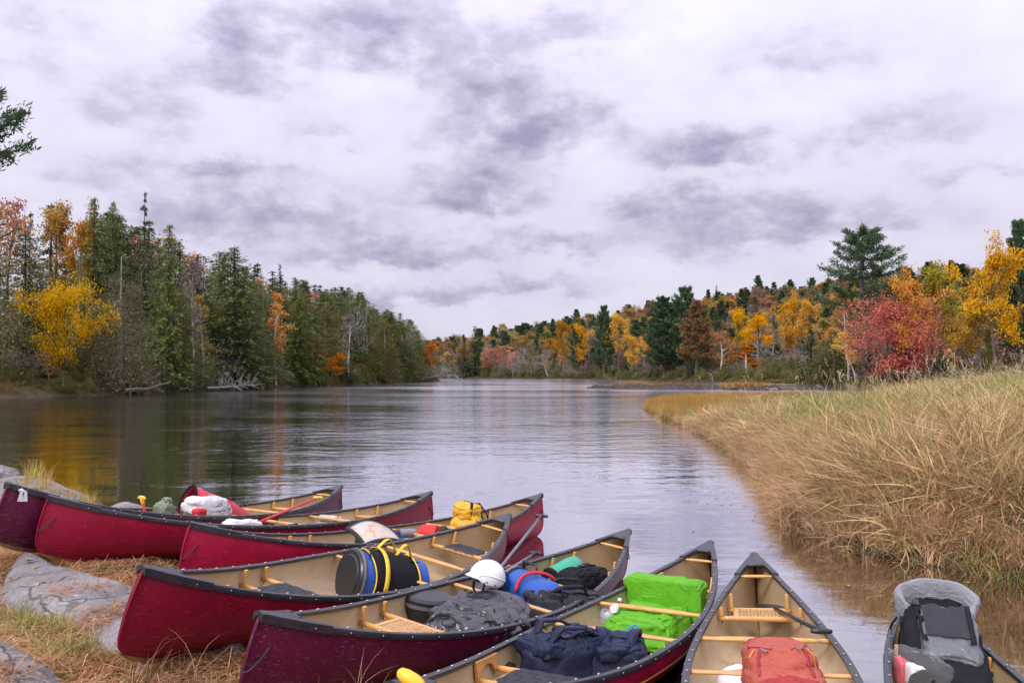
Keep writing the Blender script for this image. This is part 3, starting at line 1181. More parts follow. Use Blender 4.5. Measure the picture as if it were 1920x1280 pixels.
class TreeBuf:
    def __init__(s):
        s.wv, s.wf, s.wn = [], [], 0
        s.lv, s.lf, s.lvar, s.ln = [], [], [], 0

    def wood(s, path, rad, n=5):
        v, f = tube_np(path, rad, n)
        s.wv.append(v); s.wf.append(f + s.wn); s.wn += len(v)

    def leaves(s, C, U, Wd, var):
        v, f = rhombs(C, U, Wd)
        s.lv.append(v); s.lf.append(f + s.ln); s.lvar.append(np.broadcast_to(var, (len(C),))); s.ln += len(v)

    def protos(s, name, h, r, bark, leaf):
        wv, wf = np.concatenate(s.wv), np.concatenate(s.wf)
        d = {'h': h, 'r': r, 'leaf': leaf, 'bark': bark, 'name': name}
        me = np_mesh('trunk', wv, wf)
        me.materials.append(bark)
        me.polygons.foreach_set('use_smooth', np.ones(len(me.polygons), bool))
        d['trunk'] = me
        if s.lv:
            lv, lf, va = np.concatenate(s.lv), np.concatenate(s.lf), np.concatenate(s.lvar)
            me = np_mesh('crown', lv, lf, va)
            me.materials.append(leaf)
            d['crown'] = me
            V = np.concatenate([wv, lv]); F = np.concatenate([wf, lf + len(wv)])
            me = np_mesh('whole', V, F, np.concatenate([np.full(len(wf), .5), va]))
            me.materials.append(bark); me.materials.append(leaf)
            mi = np.zeros(len(F), np.int32); mi[len(wf):] = 1
            me.polygons.foreach_set('material_index', mi)
            d['whole'] = me
        return d


def leaf_mat(name, cols, trans=.32, tint=.16, twig=False):
    m = bpy.data.materials.new(name)
    m.use_nodes = True
    t = NT(m.node_tree)
    m.node_tree.nodes.clear()
    at = t.node('ShaderNodeAttribute', attribute_name='var')
    oi = t.node('ShaderNodeObjectInfo')
    n = len(cols)
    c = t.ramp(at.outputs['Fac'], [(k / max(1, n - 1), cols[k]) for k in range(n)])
    hs = t.node('ShaderNodeHueSaturation')
    t.l.new(t.mr(oi.outputs['Random'], 0, 1, .5 - tint * .11, .5 + tint * .11), hs.inputs['Hue'])
    rnd2 = t.m('FRACT', t.m('MULTIPLY', oi.outputs['Random'], 17.31))
    t.l.new(t.mr(rnd2, 0, 1, 1 - tint * 1.6, 1 + tint * 1.4), hs.inputs['Value'])
    rnd3 = t.m('FRACT', t.m('MULTIPLY', oi.outputs['Random'], 53.77))
    t.l.new(t.mr(rnd3, 0, 1, 1 - tint, 1 + tint * .4), hs.inputs['Saturation'])
    t.l.new(c, hs.inputs['Color'])
    d = t.node('ShaderNodeBsdfDiffuse')
    tr = t.node('ShaderNodeBsdfTranslucent')
    t.l.new(hs.outputs[0], d.inputs[0]); t.l.new(hs.outputs[0], tr.inputs[0])
    mx = t.node('ShaderNodeMixShader')
    mx.inputs[0].default_value = trans
    t.l.new(d.outputs[0], mx.inputs[1]); t.l.new(tr.outputs[0], mx.inputs[2])
    o = t.node('ShaderNodeOutputMaterial')
    t.l.new(mx.outputs[0], o.inputs[0])
    return m


LM = {
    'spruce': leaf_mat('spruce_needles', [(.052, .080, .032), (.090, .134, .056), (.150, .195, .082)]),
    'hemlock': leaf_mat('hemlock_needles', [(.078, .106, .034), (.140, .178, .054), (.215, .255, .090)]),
    'cedar': leaf_mat('cedar_sprays', [(.105, .106, .036), (.180, .172, .056), (.275, .245, .09)]),
    'cedar_brown': leaf_mat('browning_cedar_sprays', [(.125, .118, .055), (.21, .186, .092), (.33, .28, .155)]),
    'pine': leaf_mat('pine_needles', [(.042, .078, .042), (.078, .132, .060), (.13, .185, .082)]),
    'pine_rust': leaf_mat('rusty_pine_needles', [(.16, .115, .045), (.32, .17, .06), (.42, .25, .09)]),
    'yellow': leaf_mat('yellow_leaves', [(.50, .25, .014), (.72, .40, .02), (.84, .54, .055)], .35, .10),
    'gold': leaf_mat('golden_leaves', [(.42, .22, .03), (.58, .33, .05), (.70, .45, .10)], .35),
    'orange': leaf_mat('orange_leaves', [(.42, .15, .02), (.60, .25, .03), (.74, .38, .07)], .35),
    'russet': leaf_mat('russet_leaves', [(.26, .125, .055), (.38, .19, .08), (.48, .28, .13)], .3),
    'red': leaf_mat('red_leaves', [(.44, .075, .060), (.64, .14, .10), (.74, .25, .16)], .35, .08),
    'pink': leaf_mat('pinkish_red_leaves', [(.38, .105, .090), (.52, .18, .14), (.62, .27, .19)], .3),
    'twig': leaf_mat('bare_twigs', [(.18, .145, .125), (.27, .22, .19), (.36, .30, .265)], .1),
    'hgold': leaf_mat('muted_gold_leaves', [(.30, .20, .07), (.42, .28, .10), (.52, .37, .16)], .3),
    'horange': leaf_mat('muted_orange_leaves', [(.32, .15, .06), (.43, .22, .08), (.53, .30, .13)], .3),
    'hrusset': leaf_mat('muted_russet_leaves', [(.22, .13, .08), (.31, .19, .11), (.40, .26, .16)], .3),
    'olive': leaf_mat('olive_leaves', [(.25, .18, .035), (.38, .28, .05), (.50, .38, .09)], .3),
}
BK = {
    'bark': simple('grey_brown_bark', (.10, .080, .065), .9, .4, 3.0),
    'pale': simple('pale_birch_bark', (.56, .50, .46), .7, .3, 4.0),
    'grey': simple('weathered_grey_wood', (.30, .265, .25), .85, .3, 4.0),
    'dark': simple('dark_bark', (.045, .036, .030), .9, .4, 3.0),
}


def rv(n, s=1.0):
    return rng.normal(0, s, (n, 3))


def make_spruce(name, h, r, leaf, seed, nwh=46, per=8, droop=.35, lift=.10, base=.04, spray=.155, ragged=.28, expo=.75, ns=14):
    t = TreeBuf()
    g = np.random.default_rng(seed)
    t.wood([(0, 0, -.6), (0, 0, h * .3), (.04 * h * .1, 0, h * .7), (0, 0, h * .985)], [h * .017, h * .013, h * .007, h * .0015], 7)
    for k in range(nwh):
        f = (k + g.random()) / nwh
        f = base + (1 - base) * f
        z = h * f
        Rb = r * (1 - f) ** expo * (.75 + .25 * min(1, f / .12))
        for b in range(per):
            if g.random() < .12: continue
            L = max(.02 * h, Rb * (1 + ragged * g.normal()))
            a = g.random() * 2 * PI
            d = np.array([math.cos(a), math.sin(a), 0])
            s = np.array([-d[1], d[0], 0])
            m = max(3, int(ns * (.4 + .6 * L / r)))
            tt = np.sqrt(g.random(m)) * .95 + .08
            dr = droop * (1 + .4 * g.normal()) * (1.1 - .8 * f)
            P = d * (tt * L)[:, None] + np.stack([0 * tt, 0 * tt, z + L * (lift * tt - dr * tt ** 2)], 1)
            side = g.choice([-1, 1], m) * g.random(m)
            P = P + s * (side * L * .22 * (1.15 - tt))[:, None] + g.normal(0, .035 * r, (m, 3))
            U = unit(d * (.6 + .3 * g.random((m, 1))) + s * side[:, None] * .9 + np.array([0, 0, -.18]) + g.normal(0, .22, (m, 3)))
            Wv = unit(np.cross(U, np.array([0, 0, 1.0]) + g.normal(0, .35, (m, 3))))
            ln = spray * r * (.55 + .6 * g.random(m)) * (.45 + .55 * (1 - f))
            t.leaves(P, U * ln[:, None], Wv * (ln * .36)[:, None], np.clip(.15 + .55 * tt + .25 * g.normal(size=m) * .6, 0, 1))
    m = 10
    zz = h * (1 - .05 * g.random(m))
    t.leaves(np.stack([0 * zz, 0 * zz, zz], 1), unit(g.normal(0, .3, (m, 3)) + (0, 0, 1)) * h * .018, unit(g.normal(0, 1, (m, 3))) * h * .005, .6)
    return t.protos(name, h, r, BK['dark'], LM[leaf])


def make_cedar(name, h, r, leaf, seed, n=11000, size=.030, base=.0, twigs=30, tip=.9, lumps=1.0):
    t = TreeBuf()
    g = np.random.default_rng(seed)
    t.wood([(0, 0, -.6), (0, 0, h * .4), (0, 0, h * .96)], [h * .016, h * .011, h * .002], 6)
    # foliage gathers on boughs: clump centres on the cone, sprays around each
    nb = 150
    fz = base + (1 - base) * (1 - np.sqrt(g.random(nb)))
    fz = np.clip(fz, 0.01, .985)
    an = g.random(nb) * 2 * PI
    prof = (1 - fz) ** tip * (.62 + .38 * np.minimum(1, fz / .16))
    Rb = r * prof * (.62 + .42 * g.random(nb))
    B = np.stack([Rb * np.cos(an), Rb * np.sin(an), h * fz], 1)
    bv = g.random(nb)
    k = g.integers(0, nb, n)
    spread = r * (.10 + .26 * (1 - fz[k]))[:, None] * np.array([1, 1, .9]) * lumps
    C = B[k] + g.normal(0, 1, (n, 3)) * spread * .62
    outw = unit(np.stack([C[:, 0], C[:, 1], 0 * C[:, 0]], 1))
    U = unit(outw * .55 + np.array([0, 0, .55]) + g.normal(0, .5, (n, 3)))
    Wv = unit(np.cross(U, outw + g.normal(0, .6, (n, 3))))
    ln = h * size * (.45 + .55 * g.random(n)) * (.6 + .4 * (1 - fz[k]))
    t.leaves(C, U * (ln * .62)[:, None], Wv * (ln * .26)[:, None], np.clip(.5 * bv[k] + .5 * g.random(n), 0, 1))
    for _ in range(twigs):
        z = h * (.05 + .6 * g.random())
        a = g.random() * 2 * PI
        L = r * (1 - z / h) * (.7 + .5 * g.random())
        t.wood([(0, 0, z), (L * .6 * math.cos(a), L * .6 * math.sin(a), z - .03 * h), (L * math.cos(a), L * math.sin(a), z - .01 * h)], [h * .003, h * .002, h * .0008], 3)
    return t.protos(name, h, r, BK['grey'], LM[leaf])


def make_pine(name, h, r, leaf, seed, base=.30, tiers=13, per=5, tuft=.10, gap=.25, flat=1.0, blades=9, nt=7, lens=None):
    """white pine: tiers of long level boughs, upswept at the ends, needle tufts along the outer part"""
    t = TreeBuf()
    g = np.random.default_rng(seed)
    t.wood([(0, 0, -.8), (.01 * h, 0, h * .35), (-.005 * h, .01 * h, h * .7), (0, 0, h * .97)], [h * .02, h * .015, h * .009, h * .002], 8)
    for k in range(tiers):
        f = base + (1 - base) * (k + .5 * g.random()) / tiers
        prof = (lens(f) if lens else min(1.0, (1 - f) * 1.75 + .12) * (.75 + .4 * g.random()))
        for b in range(per):
            if g.random() < gap * .6: continue
            a = (b / per + k * .38 + .08 * g.normal()) * 2 * PI
            L = r * prof * (.65 + .5 * g.random())
            d = np.array([math.cos(a), math.sin(a), 0]); s = np.array([-d[1], d[0], 0])
            el = .15 + .75 * max(0, f - .55) + .10 * g.normal()
            tt = np.linspace(0, 1, 6)
            path = d * (tt * L)[:, None] + np.stack([0 * tt, 0 * tt, h * f + L * (el * tt - .10 * flat * np.sin(tt * PI) + .16 * tt ** 3)], 1)
            t.wood(path, np.linspace(h * .0055, h * .0012, 6) * (.6 + .5 * L / r), 4)
            for q in range(nt):
                u = .30 + .70 * (q + g.random()) / nt
                p0 = np.array([np.interp(u, tt, path[:, c]) for c in range(3)])
                for sg in ((-1, 1) if u < .93 else (0,)):
                    off = sg * L * .20 * (1.12 - u) * (.5 + g.random())
                    p = p0 + s * off + d * abs(off) * .6 + np.array([0, 0, .03 * r * g.normal()])
                    m = blades
                    U = unit(np.array([0, 0, .55]) + d * .45 + g.normal(0, .55, (m, 3)))
                    Wv = unit(np.cross(U, g.normal(0, 1, (m, 3))))
                    ln = tuft * r * (.7 + .6 * g.random(m))
                    C = p + U * (ln * .7)[:, None] + g.normal(0, .03 * r, (m, 3))
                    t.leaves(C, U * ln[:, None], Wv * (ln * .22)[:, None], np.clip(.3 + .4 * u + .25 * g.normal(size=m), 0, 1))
    return t.protos(name, h, r, BK['bark'], LM[leaf])


def make_broadleaf(name, h, r, leaf, seed, base=.25, nl=3200, leafsize=.13, limbs=9, bark='bark', shape=1.0, sub=5, spread=.16, twig_n=3, lean=0.0, multi=1, droop=0.0, fine=True):
    t = TreeBuf()
    g = np.random.default_rng(seed)
    tips, tv = [], []
    for s_ in range(multi):
        a0 = g.random() * 2 * PI
        ln = lean + (.10 + .16 * g.random() if multi > 1 else .03)
        top = np.array([math.cos(a0) * ln * h * .8, math.sin(a0) * ln * h * .8, h * (.86 if multi == 1 else .70 + .2 * g.random())])
        u = np.linspace(0, 1, 7)
        trunk = top * u[:, None] + np.stack([.02 * h * np.sin(u * 5 + seed), .02 * h * np.cos(u * 4 + seed), 0 * u], 1)
        trunk[0] = (0, 0, -.5)
        k = 1 if multi == 1 else .6
        t.wood(trunk, np.linspace(h * .016 * k, h * .003 * k, 7), 6)
        for i in range(limbs if multi == 1 else max(3, limbs // multi)):
            f = base + (1 - base) * (i + g.random()) / (limbs if multi == 1 else max(3, limbs // multi))
            f = min(f, .97)
            p0 = np.array([np.interp(f, u, trunk[:, c]) for c in range(3)])
            a = g.random() * 2 * PI
            prof = math.sin(min(1, (f - base) / (1 - base) * .85 + .18) * PI) ** .7 * shape
            L = r * (.55 + .5 * g.random()) * prof
            el = .35 + .9 * f * (1 - droop)
            d = np.array([math.cos(a), math.sin(a), el]); d /= np.linalg.norm(d)
            q = np.linspace(0, 1, 5)
            bend = g.normal(0, .12, 3)
            limb = p0 + d * (q * L)[:, None] + bend * (q ** 2 * L)[:, None] + np.array([0, 0, .12 * L]) * (q ** 2)[:, None] * (1 - 2 * droop)
            t.wood(limb, np.linspace(h * .0065, h * .0018, 5) * k, 4)
            for j in range(sub):
                w = .35 + .65 * (j + g.random()) / sub
                b0 = np.array([np.interp(w, q, limb[:, c]) for c in range(3)])
                d2 = unit(d * .6 + g.normal(0, .6, 3) + np.array([0, 0, .15 - droop]))
                L2 = L * (.30 + .35 * g.random())
                e = b0 + d2 * L2
                t.wood([b0, (b0 + e) / 2 + g.normal(0, .05, 3) * L2, e], [h * .002, h * .0014, h * .0007], 3)
                tips += [e, (b0 + e) / 2]; tv += [g.random(), g.random()]
                for _ in range(twig_n):
                    d3 = unit(d2 + g.normal(0, .7, 3)); L3 = L2 * (.4 + .4 * g.random())
                    e3 = e - d2 * L2 * .5 * g.random() + d3 * L3
                    if fine: t.wood([e3 - d3 * L3, e3], [h * .0011, h * .0005], 3)
                    tips.append(e3); tv.append(g.random())
    if nl:
        tips, tv = np.array(tips), np.array(tv)
        k = g.integers(0, len(tips), nl)
        C = tips[k] + g.normal(0, 1, (nl, 3)) * spread * r * np.array([.55, .55, .42])
        U = unit(g.normal(0, 1, (nl, 3)) + np.array([0, 0, -.25]))
        Wv = unit(np.cross(U, np.array([0, 0, 1.0]) + g.normal(0, .6, (nl, 3))))
        ln = leafsize * (.6 + .7 * g.random(nl))
        t.leaves(C, U * ln[:, None], Wv * (ln * .55)[:, None], np.clip(.45 * tv[k] + .55 * g.random(nl), 0, 1))
    return t.protos(name, h, r, BK[bark], LM[leaf])


PR = {
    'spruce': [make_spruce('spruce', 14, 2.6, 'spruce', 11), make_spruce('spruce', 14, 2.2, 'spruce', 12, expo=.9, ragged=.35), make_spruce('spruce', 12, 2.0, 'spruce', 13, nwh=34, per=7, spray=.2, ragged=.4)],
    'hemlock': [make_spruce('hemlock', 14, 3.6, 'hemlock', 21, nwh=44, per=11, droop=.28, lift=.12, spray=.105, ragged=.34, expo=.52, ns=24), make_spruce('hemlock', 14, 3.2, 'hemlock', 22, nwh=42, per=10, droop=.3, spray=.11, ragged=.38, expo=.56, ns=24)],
    'cedar': [make_cedar('cedar', 10, 2.1, 'cedar', 31), make_cedar('cedar', 10, 2.4, 'cedar', 32, lumps=1.2, tip=.75), make_cedar('cedar', 8, 2.3, 'cedar', 33, lumps=1.25, tip=.7)],
    'cedar_brown': [make_cedar('cedar', 10, 2.5, 'cedar_brown', 41, n=14000, size=.022, twigs=110, lumps=1.2, tip=.75), make_cedar('cedar', 9, 2.6, 'cedar_brown', 42, n=12000, size=.022, twigs=150, lumps=1.3, tip=.7)],
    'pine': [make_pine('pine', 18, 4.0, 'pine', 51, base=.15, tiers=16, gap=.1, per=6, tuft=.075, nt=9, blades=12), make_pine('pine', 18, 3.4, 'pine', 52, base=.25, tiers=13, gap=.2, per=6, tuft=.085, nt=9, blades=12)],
    'leafy': [make_broadleaf('maple', 11, 3.4, 'gold', 61, nl=6000, leafsize=.125), make_broadleaf('maple', 11, 3.0, 'gold', 62, nl=6000, base=.35, leafsize=.125), make_broadleaf('maple', 12, 2.6, 'gold', 63, nl=5000, base=.4, shape=1.1, leafsize=.125)],
    'thin': [make_broadleaf('maple', 12, 2.8, 'russet', 71, nl=1000, twig_n=6, leafsize=.14, sub=6, spread=.2), make_broadleaf('maple', 12, 2.6, 'russet', 72, nl=700, twig_n=7, leafsize=.14, sub=6, base=.35, spread=.2)],
    'bare': [make_broadleaf('bare_tree', 11, 2.6, 'twig', 81, nl=220, twig_n=8, sub=6, limbs=11, bark='grey', leafsize=.10, spread=.25), make_broadleaf('bare_tree', 10, 2.8, 'twig', 82, nl=160, twig_n=8, sub=6, limbs=12, bark='grey', base=.15, multi=3, leafsize=.10, spread=.25)],
    'birch': [make_broadleaf('birch', 12, 1.9, 'orange', 91, nl=2300, base=.30, bark='pale', sub=5, droop=.25, leafsize=.15, spread=.22), make_broadleaf('birch', 12, 2.1, 'orange', 92, nl=1500, base=.4, bark='pale', sub=5, droop=.1, leafsize=.15, spread=.25)],
    'shrub': [make_broadleaf('bare_shrub', 4, 2.6, 'twig', 95, nl=500, multi=5, limbs=20, base=.1, sub=5, twig_n=8, bark='grey', leafsize=.10, spread=.25, lean=.15)],
}


def override(o, k, mat):
    o.material_slots[k].link = 'OBJECT'
    o.material_slots[k].material = mat


def plant(kind, x, y, z, h, w, label, group=None, leaf=None, bark=None, var=None, name=None, parts=True, cat='tree', rz=None, lean=0.0, leanaz=0.0):
    """one tree thing: trunk and crown parts when near enough to show them, else a single mesh"""
    ps = PR[kind]
    p = ps[var if var is not None else random.randrange(len(ps))]
    sx, sz = w / (2 * p['r']), h / p['h']
    nm = name or {'spruce': 'spruce_tree', 'hemlock': 'hemlock_tree', 'cedar': 'cedar_tree', 'cedar_brown': 'cedar_tree', 'pine': 'pine_tree', 'leafy': 'maple_tree', 'thin': 'maple_tree', 'bare': 'bare_tree', 'birch': 'birch_tree', 'shrub': 'bare_shrub'}.get(kind, 'tree')
    rz = random.random() * 6.28 if rz is None else rz
    if parts:
        o = bpy.data.objects.new(nm, None)
        o.empty_display_size = .5
        COL.objects.link(o)
        a = bpy.data.objects.new('trunk', p['trunk']); COL.objects.link(a); a.parent = o
        if bark: override(a, 0, BK[bark])
        b = bpy.data.objects.new('crown', p['crown']); COL.objects.link(b); b.parent = o
        if leaf: override(b, 0, LM[leaf])
    else:
        o = bpy.data.objects.new(nm, p['whole']); COL.objects.link(o)
        if leaf: override(o, 1, LM[leaf])
        if bark: override(o, 0, BK[bark])
    Mx = Matrix.Translation((x, y, z)) @ Matrix.Rotation(lean, 4, Vector((math.sin(leanaz), math.cos(leanaz), 0))) @ Matrix.Rotation(rz, 4, 'Z') @ Matrix.Diagonal((sx, sx, sz, 1))
    o.matrix_world = Mx
    return tag(o, label, cat, group)


HEROES = []


def plant_px(kind, px, top, width, Y, zf, label, **kw):
    """a tree whose crown shows at photo column px, top row and width, standing Y metres away on terrain zf"""
    HEROES.append((px, width, Y))
    p = at_y(px, top, Y)
    while float(zf(np.array([p[0]]), np.array([Y]))[0]) < .3:      # back onto dry land
        Y *= 1.008
        p = at_y(px, top, Y)
    z = float(zf(np.array([p[0]]), np.array([Y]))[0])
    return plant(kind, p[0], Y, z - .1, max(1.2, p[2] - z + .1), width * Y / FPX, label, **kw)


# --- the trees one can single out on the left bank
L = left_z
YB = make_broadleaf('maple', 8, 3.9, 'yellow', 101, nl=15000, base=.12, limbs=17, sub=6, multi=3, bark='dark', leafsize=.105, spread=.16, twig_n=4)
PR['yellowmaple'] = [YB]
plant_px('yellowmaple', 118, 538, 128, 77, L, 'round bright yellow maple at the water on the left bank', var=0, name='maple_tree', rz=.6)
plant_px('spruce', 272, 362, 58, 92, L, 'tallest pointed spruce standing clear of the left skyline', var=2)
plant_px('cedar_brown', 228, 470, 140, 82, L, 'wide brown cedar just right of the round yellow maple', var=0)
plant_px('hemlock', 318, 422, 100, 90, L, 'dark pointed hemlock right of the tallest spruce', var=1)
plant_px('hemlock', 440, 466, 150, 102, L, 'broad dark green hemlock with a blunt top, largest on the left bank', var=0)
plant_px('birch', 362, 452, 56, 92, L, 'white stemmed birch with bare upper limbs', var=1, leaf='twig', name='birch_tree')
plant_px('birch', 382, 530, 44, 90, L, 'slim birch with ragged orange leaves beside the white stemmed one', leaf='gold', var=0, name='birch_tree')
plant_px('birch', 519, 524, 56, 112, L, 'narrow orange birch standing out against dark hemlocks', leaf='orange', var=0, name='birch_tree')
plant_px('leafy', 622, 664, 80, 127, L, 'low orange bush hanging over the water on the left bank', leaf='orange', var=0, name='maple_bush')
plant_px('leafy', 590, 628, 40, 128, L, 'small rust coloured maple above the low orange bush', leaf='russet', var=1)
plant_px('leafy', 803, 640, 44, 192, L, 'round orange maple at the tip of the left point', leaf='orange', var=0)
plant_px('bare', 766, 610, 46, 170, L, 'dead grey snag near the tip of the left point', var=0, bark='grey', name='dead_tree')
plant_px('birch', 656, 575, 50, 138, L, 'forked pale birch trunk against green hemlocks', leaf='twig', var=1, name='birch_tree')
plant_px('cedar_brown', 352, 640, 100, 80.5, L, 'low grey brown cedar leaning over the water by the fallen log', var=1)
plant_px('shrub', 430, 655, 150, 93, L, 'spreading grey brush at the water below the broad hemlock', var=0)
plant_px('cedar_brown', 455, 622, 80, 96, L, 'small greyish cedar behind the spreading grey brush', var=1)
plant_px('leafy', 105, 366, 110, 98, L, 'golden maple high on the left skyline', leaf='gold', var=1)
plant_px('leafy', 152, 388, 80, 96, L, 'orange maple high on the left skyline next to the golden one', leaf='orange', var=0)
plant_px('thin', 22, 335, 110, 92, L, 'thinly leafed reddish maple at the left end of the skyline', leaf='pink', var=0)
plant_px('hemlock', 178, 372, 90, 94, L, 'dark hemlock between the orange maple and the tallest spruce', var=1)
plant_px('hemlock', 212, 382, 80, 97, L, 'second dark hemlock left of the tallest spruce', var=0)
plant_px('spruce', 525, 496, 44, 128, L, 'spruce top rising above the narrow orange birch', var=1)
plant_px('bare', 672, 530, 60, 150, L, 'fan shaped bare treetop on the middle of the left skyline', var=1, bark='grey')
plant_px('hemlock', 560, 560, 76, 118, L, 'green hemlock right of the narrow orange birch', var=1)
plant_px('cedar', 610, 560, 80, 133, L, 'olive cedar behind the low orange bush', var=0)

plant_px('hemlock', 48, 432, 120, 90, L, 'dark hemlock at the left edge behind the round yellow maple', var=0)
plant_px('cedar_brown', 92, 462, 110, 89, L, 'brownish cedar rising behind the round yellow maple', var=0)
plant_px('hemlock', -8, 470, 110, 84, L, 'hemlock cut by the left edge of the picture', var=1)
plant_px('cedar', 150, 476, 90, 88, L, 'olive cedar just behind the crown of the round yellow maple', var=1)
plant_px('cedar', 20, 560, 90, 80, L, 'low olive cedar at the left edge by the water', var=2)
plant_px('spruce', 58, 398, 60, 96, L, 'spruce near the left end of the skyline', var=0)
SKYL = [(-80, 330), (0, 352), (60, 372), (120, 382), (180, 385), (270, 408), (320, 425), (360, 455), (440, 470), (520, 512), (600, 528), (680, 545), (700, 572), (770, 592), (800, 628), (826, 668), (850, 690)]
sx_, sy_ = np.array(SKYL).T
LAB = {
    'spruce': 'dark spruce on the left bank',
    'hemlock': 'dark green hemlock on the left bank',
    'cedar': 'olive cedar on the left bank',
    'cedar_brown': 'brownish cedar on the left bank',
    'bare': 'leafless tree on the left bank',
    'thin': 'thin russet tree on the left bank',
}


def along(P, n, jitter=.4):
    seg = np.hypot(*np.diff(P, axis=0).T)
    cum = np.concatenate([[0], np.cumsum(seg)])
    u = (np.arange(n) + .5 + jitter * (rng.random(n) - .5) * 2) / n * cum[-1]
    xs, ys = np.interp(u, cum, P[:, 0]), np.interp(u, cum, P[:, 1])
    k = np.clip(np.searchsorted(cum, u) - 1, 0, len(P) - 2)
    t = unit(np.diff(P, axis=0)[k])
    return xs, ys, t


ZONE_L = [(62, 'left of the round yellow maple'), (205, 'around the round yellow maple'), (300, 'by the tallest spruce'), (400, 'near the white stemmed birch'), (490, 'by the broad blunt hemlock'), (575, 'near the narrow orange birch'), (690, 'near the low orange bush'), (735, 'near the fan shaped bare treetop'), (775, 'by the dead grey snag'), (9999, 'towards the left point')]
ZONE_R = [(905, 'by the tallest far spruce'), (990, 'near the pinkish red maple'), (1075, 'near the leaning dead grey tree'), (1200, 'below the broad dark pine'), (1330, 'by the dense green pine'), (1450, 'near the bright orange birch'), (1600, 'by the dark waterside spruce'), (1780, 'around the rounded red maple'), (9999, 'by the big golden orange maple')]


def zone(z, px):
    return next(t for lim, t in z if px < lim)


for row, (n, d0, d1, drop, kinds) in enumerate([
        (58, 1.0, 4.0, (62, 34), ['cedar', 'cedar', 'hemlock', 'hemlock', 'cedar', 'cedar_brown']),
        (62, 5.0, 11.0, (26, 22), ['cedar', 'hemlock', 'hemlock', 'spruce', 'cedar_brown', 'hemlock']),
        (84, 12.0, 26.0, (2, 16), ['spruce', 'hemlock', 'thin', 'bare', 'hemlock', 'spruce', 'thin'])]):
    xs, ys, tt = along(LEFT_ROW, n)
    for k in range(n):
        d = d0 + (d1 - d0) * rng.random()
        x, y = xs[k] - tt[k][1] * d, ys[k] + tt[k][0] * d
        px = 960 + FPX * x / y
        if px < -70: continue
        if any(abs(px - a) < .5 * b and y < c + .8 for a, b, c in HEROES): continue
        sk = float(np.interp(px, sx_, sy_))
        z = float(L(np.array([x]), np.array([y]))[0])
        base = 697 + (CAM_H - z) * FPX / y
        full = base - sk
        top = sk + abs(drop[0] + drop[1] * rng.normal()) * min(1, full / 260)
        kind = kinds[rng.integers(len(kinds))]
        h = max(2.5, (697 - top) * y / FPX + CAM_H - z)
        w = h * {'cedar': .52, 'cedar_brown': .56, 'hemlock': .62, 'spruce': .46, 'bare': .5, 'thin': .55}[kind] * (.85 + .3 * rng.random())
        leaf = None
        if kind == 'thin': leaf = ['russet', 'orange', 'pink'][rng.integers(3)]
        plant(kind, x, y, z - .1, h, w, LAB[kind] + ', ' + ['at the water ', 'behind the shore ', 'far back '][row] + zone(ZONE_L, px), 'forest trees on the left bank', leaf=leaf)

# --- the right bank: trees one can single out
Rz = right_z
HP = make_pine('pine', 24, 5.4, 'pine', 111, base=.50, tiers=9, per=6, tuft=.045, gap=.22, blades=11, nt=14, lens=lambda f: [1.0, .95, 1.0, .75, .85, .66, .70, .42, .40, .26][min(9, int((f - .50) / .50 * 9))])
PR['heropine'] = [HP]
plant_px('heropine', 1618, 432, 185, 128, Rz, 'tall white pine with level boughs standing alone above the right bank', var=0, name='pine_tree', rz=.3)
RM = make_broadleaf('maple', 8, 4.2, 'red', 121, nl=13000, base=.08, limbs=22, multi=5, sub=6, twig_n=5, leafsize=.10, spread=.20, bark='bark')
PR['redmaple'] = [RM]
plant_px('redmaple', 1692, 560, 165, 101, Rz, 'rounded red maple at the back of the marsh', var=0, name='maple_tree', leaf='red')
plant_px('leafy', 1702, 626, 112, 99, Rz, 'low scarlet maple in front of the rounded red one', leaf='red', var=0)
plant_px('leafy', 1862, 452, 130, 108, Rz, 'big golden orange maple near the right edge', leaf='yellow', var=0)
plant_px('leafy', 1835, 560, 100, 104, Rz, 'yellow olive maple below the big golden orange one', leaf='gold', var=1)
plant_px('pine', 1908, 410, 84, 122, Rz, 'dark pine behind the golden orange maple at the right edge', var=1)
plant_px('leafy', 1715, 505, 120, 122, Rz, 'orange maple behind the rounded red maple', leaf='orange', var=0)
plant_px('leafy', 1748, 482, 100, 134, Rz, 'olive gold oak above the orange maple', leaf='olive', var=1, name='oak_tree')
plant_px('birch', 1588, 524, 52, 118, Rz, 'orange birch right under the lone white pine', leaf='orange', var=0)
plant_px('birch', 1603, 606, 46, 112, Rz, 'leaning yellow birch with a bare white stem', leaf='yellow', var=1, lean=-.28, leanaz=0.0)
plant_px('spruce', 1520, 612, 62, 142, Rz, 'dark green spruce at the water left of the leaning birch', var=0)
plant_px('cedar', 1562, 618, 84, 132, Rz, 'dark olive cedar between the spruce and the leaning birch', var=1)
plant_px('birch', 1403, 640, 62, 186, Rz, 'bright orange birch low over the water on the right bank', leaf='orange', var=0)
plant_px('leafy', 1424, 575, 56, 205, Rz, 'golden tree with a tall clear stem above the orange birch', leaf='yellow', var=2)
plant_px('birch', 1352, 620, 50, 198, Rz, 'pale stemmed birch with thin orange leaves', leaf='orange', var=1)
plant_px('pine', 1244, 556, 84, 206, Rz, 'dense green pine rising above the middle of the right bank', var=0)
plant_px('pine', 1284, 538, 80, 216, Rz, 'taller green pine behind the rusty one', var=0)
plant_px('pine', 1306, 562, 76, 201, Rz, 'pine with rusty orange needles and a straight grey trunk', leaf='pine_rust', var=1)
plant_px('leafy', 922, 650, 54, 268, Rz, 'pinkish red maple at the foot of the far bank', leaf='pink', var=0)
plant_px('spruce', 890, 611, 40, 290, Rz, 'tallest dark spruce at the left end of the far bank', var=0)
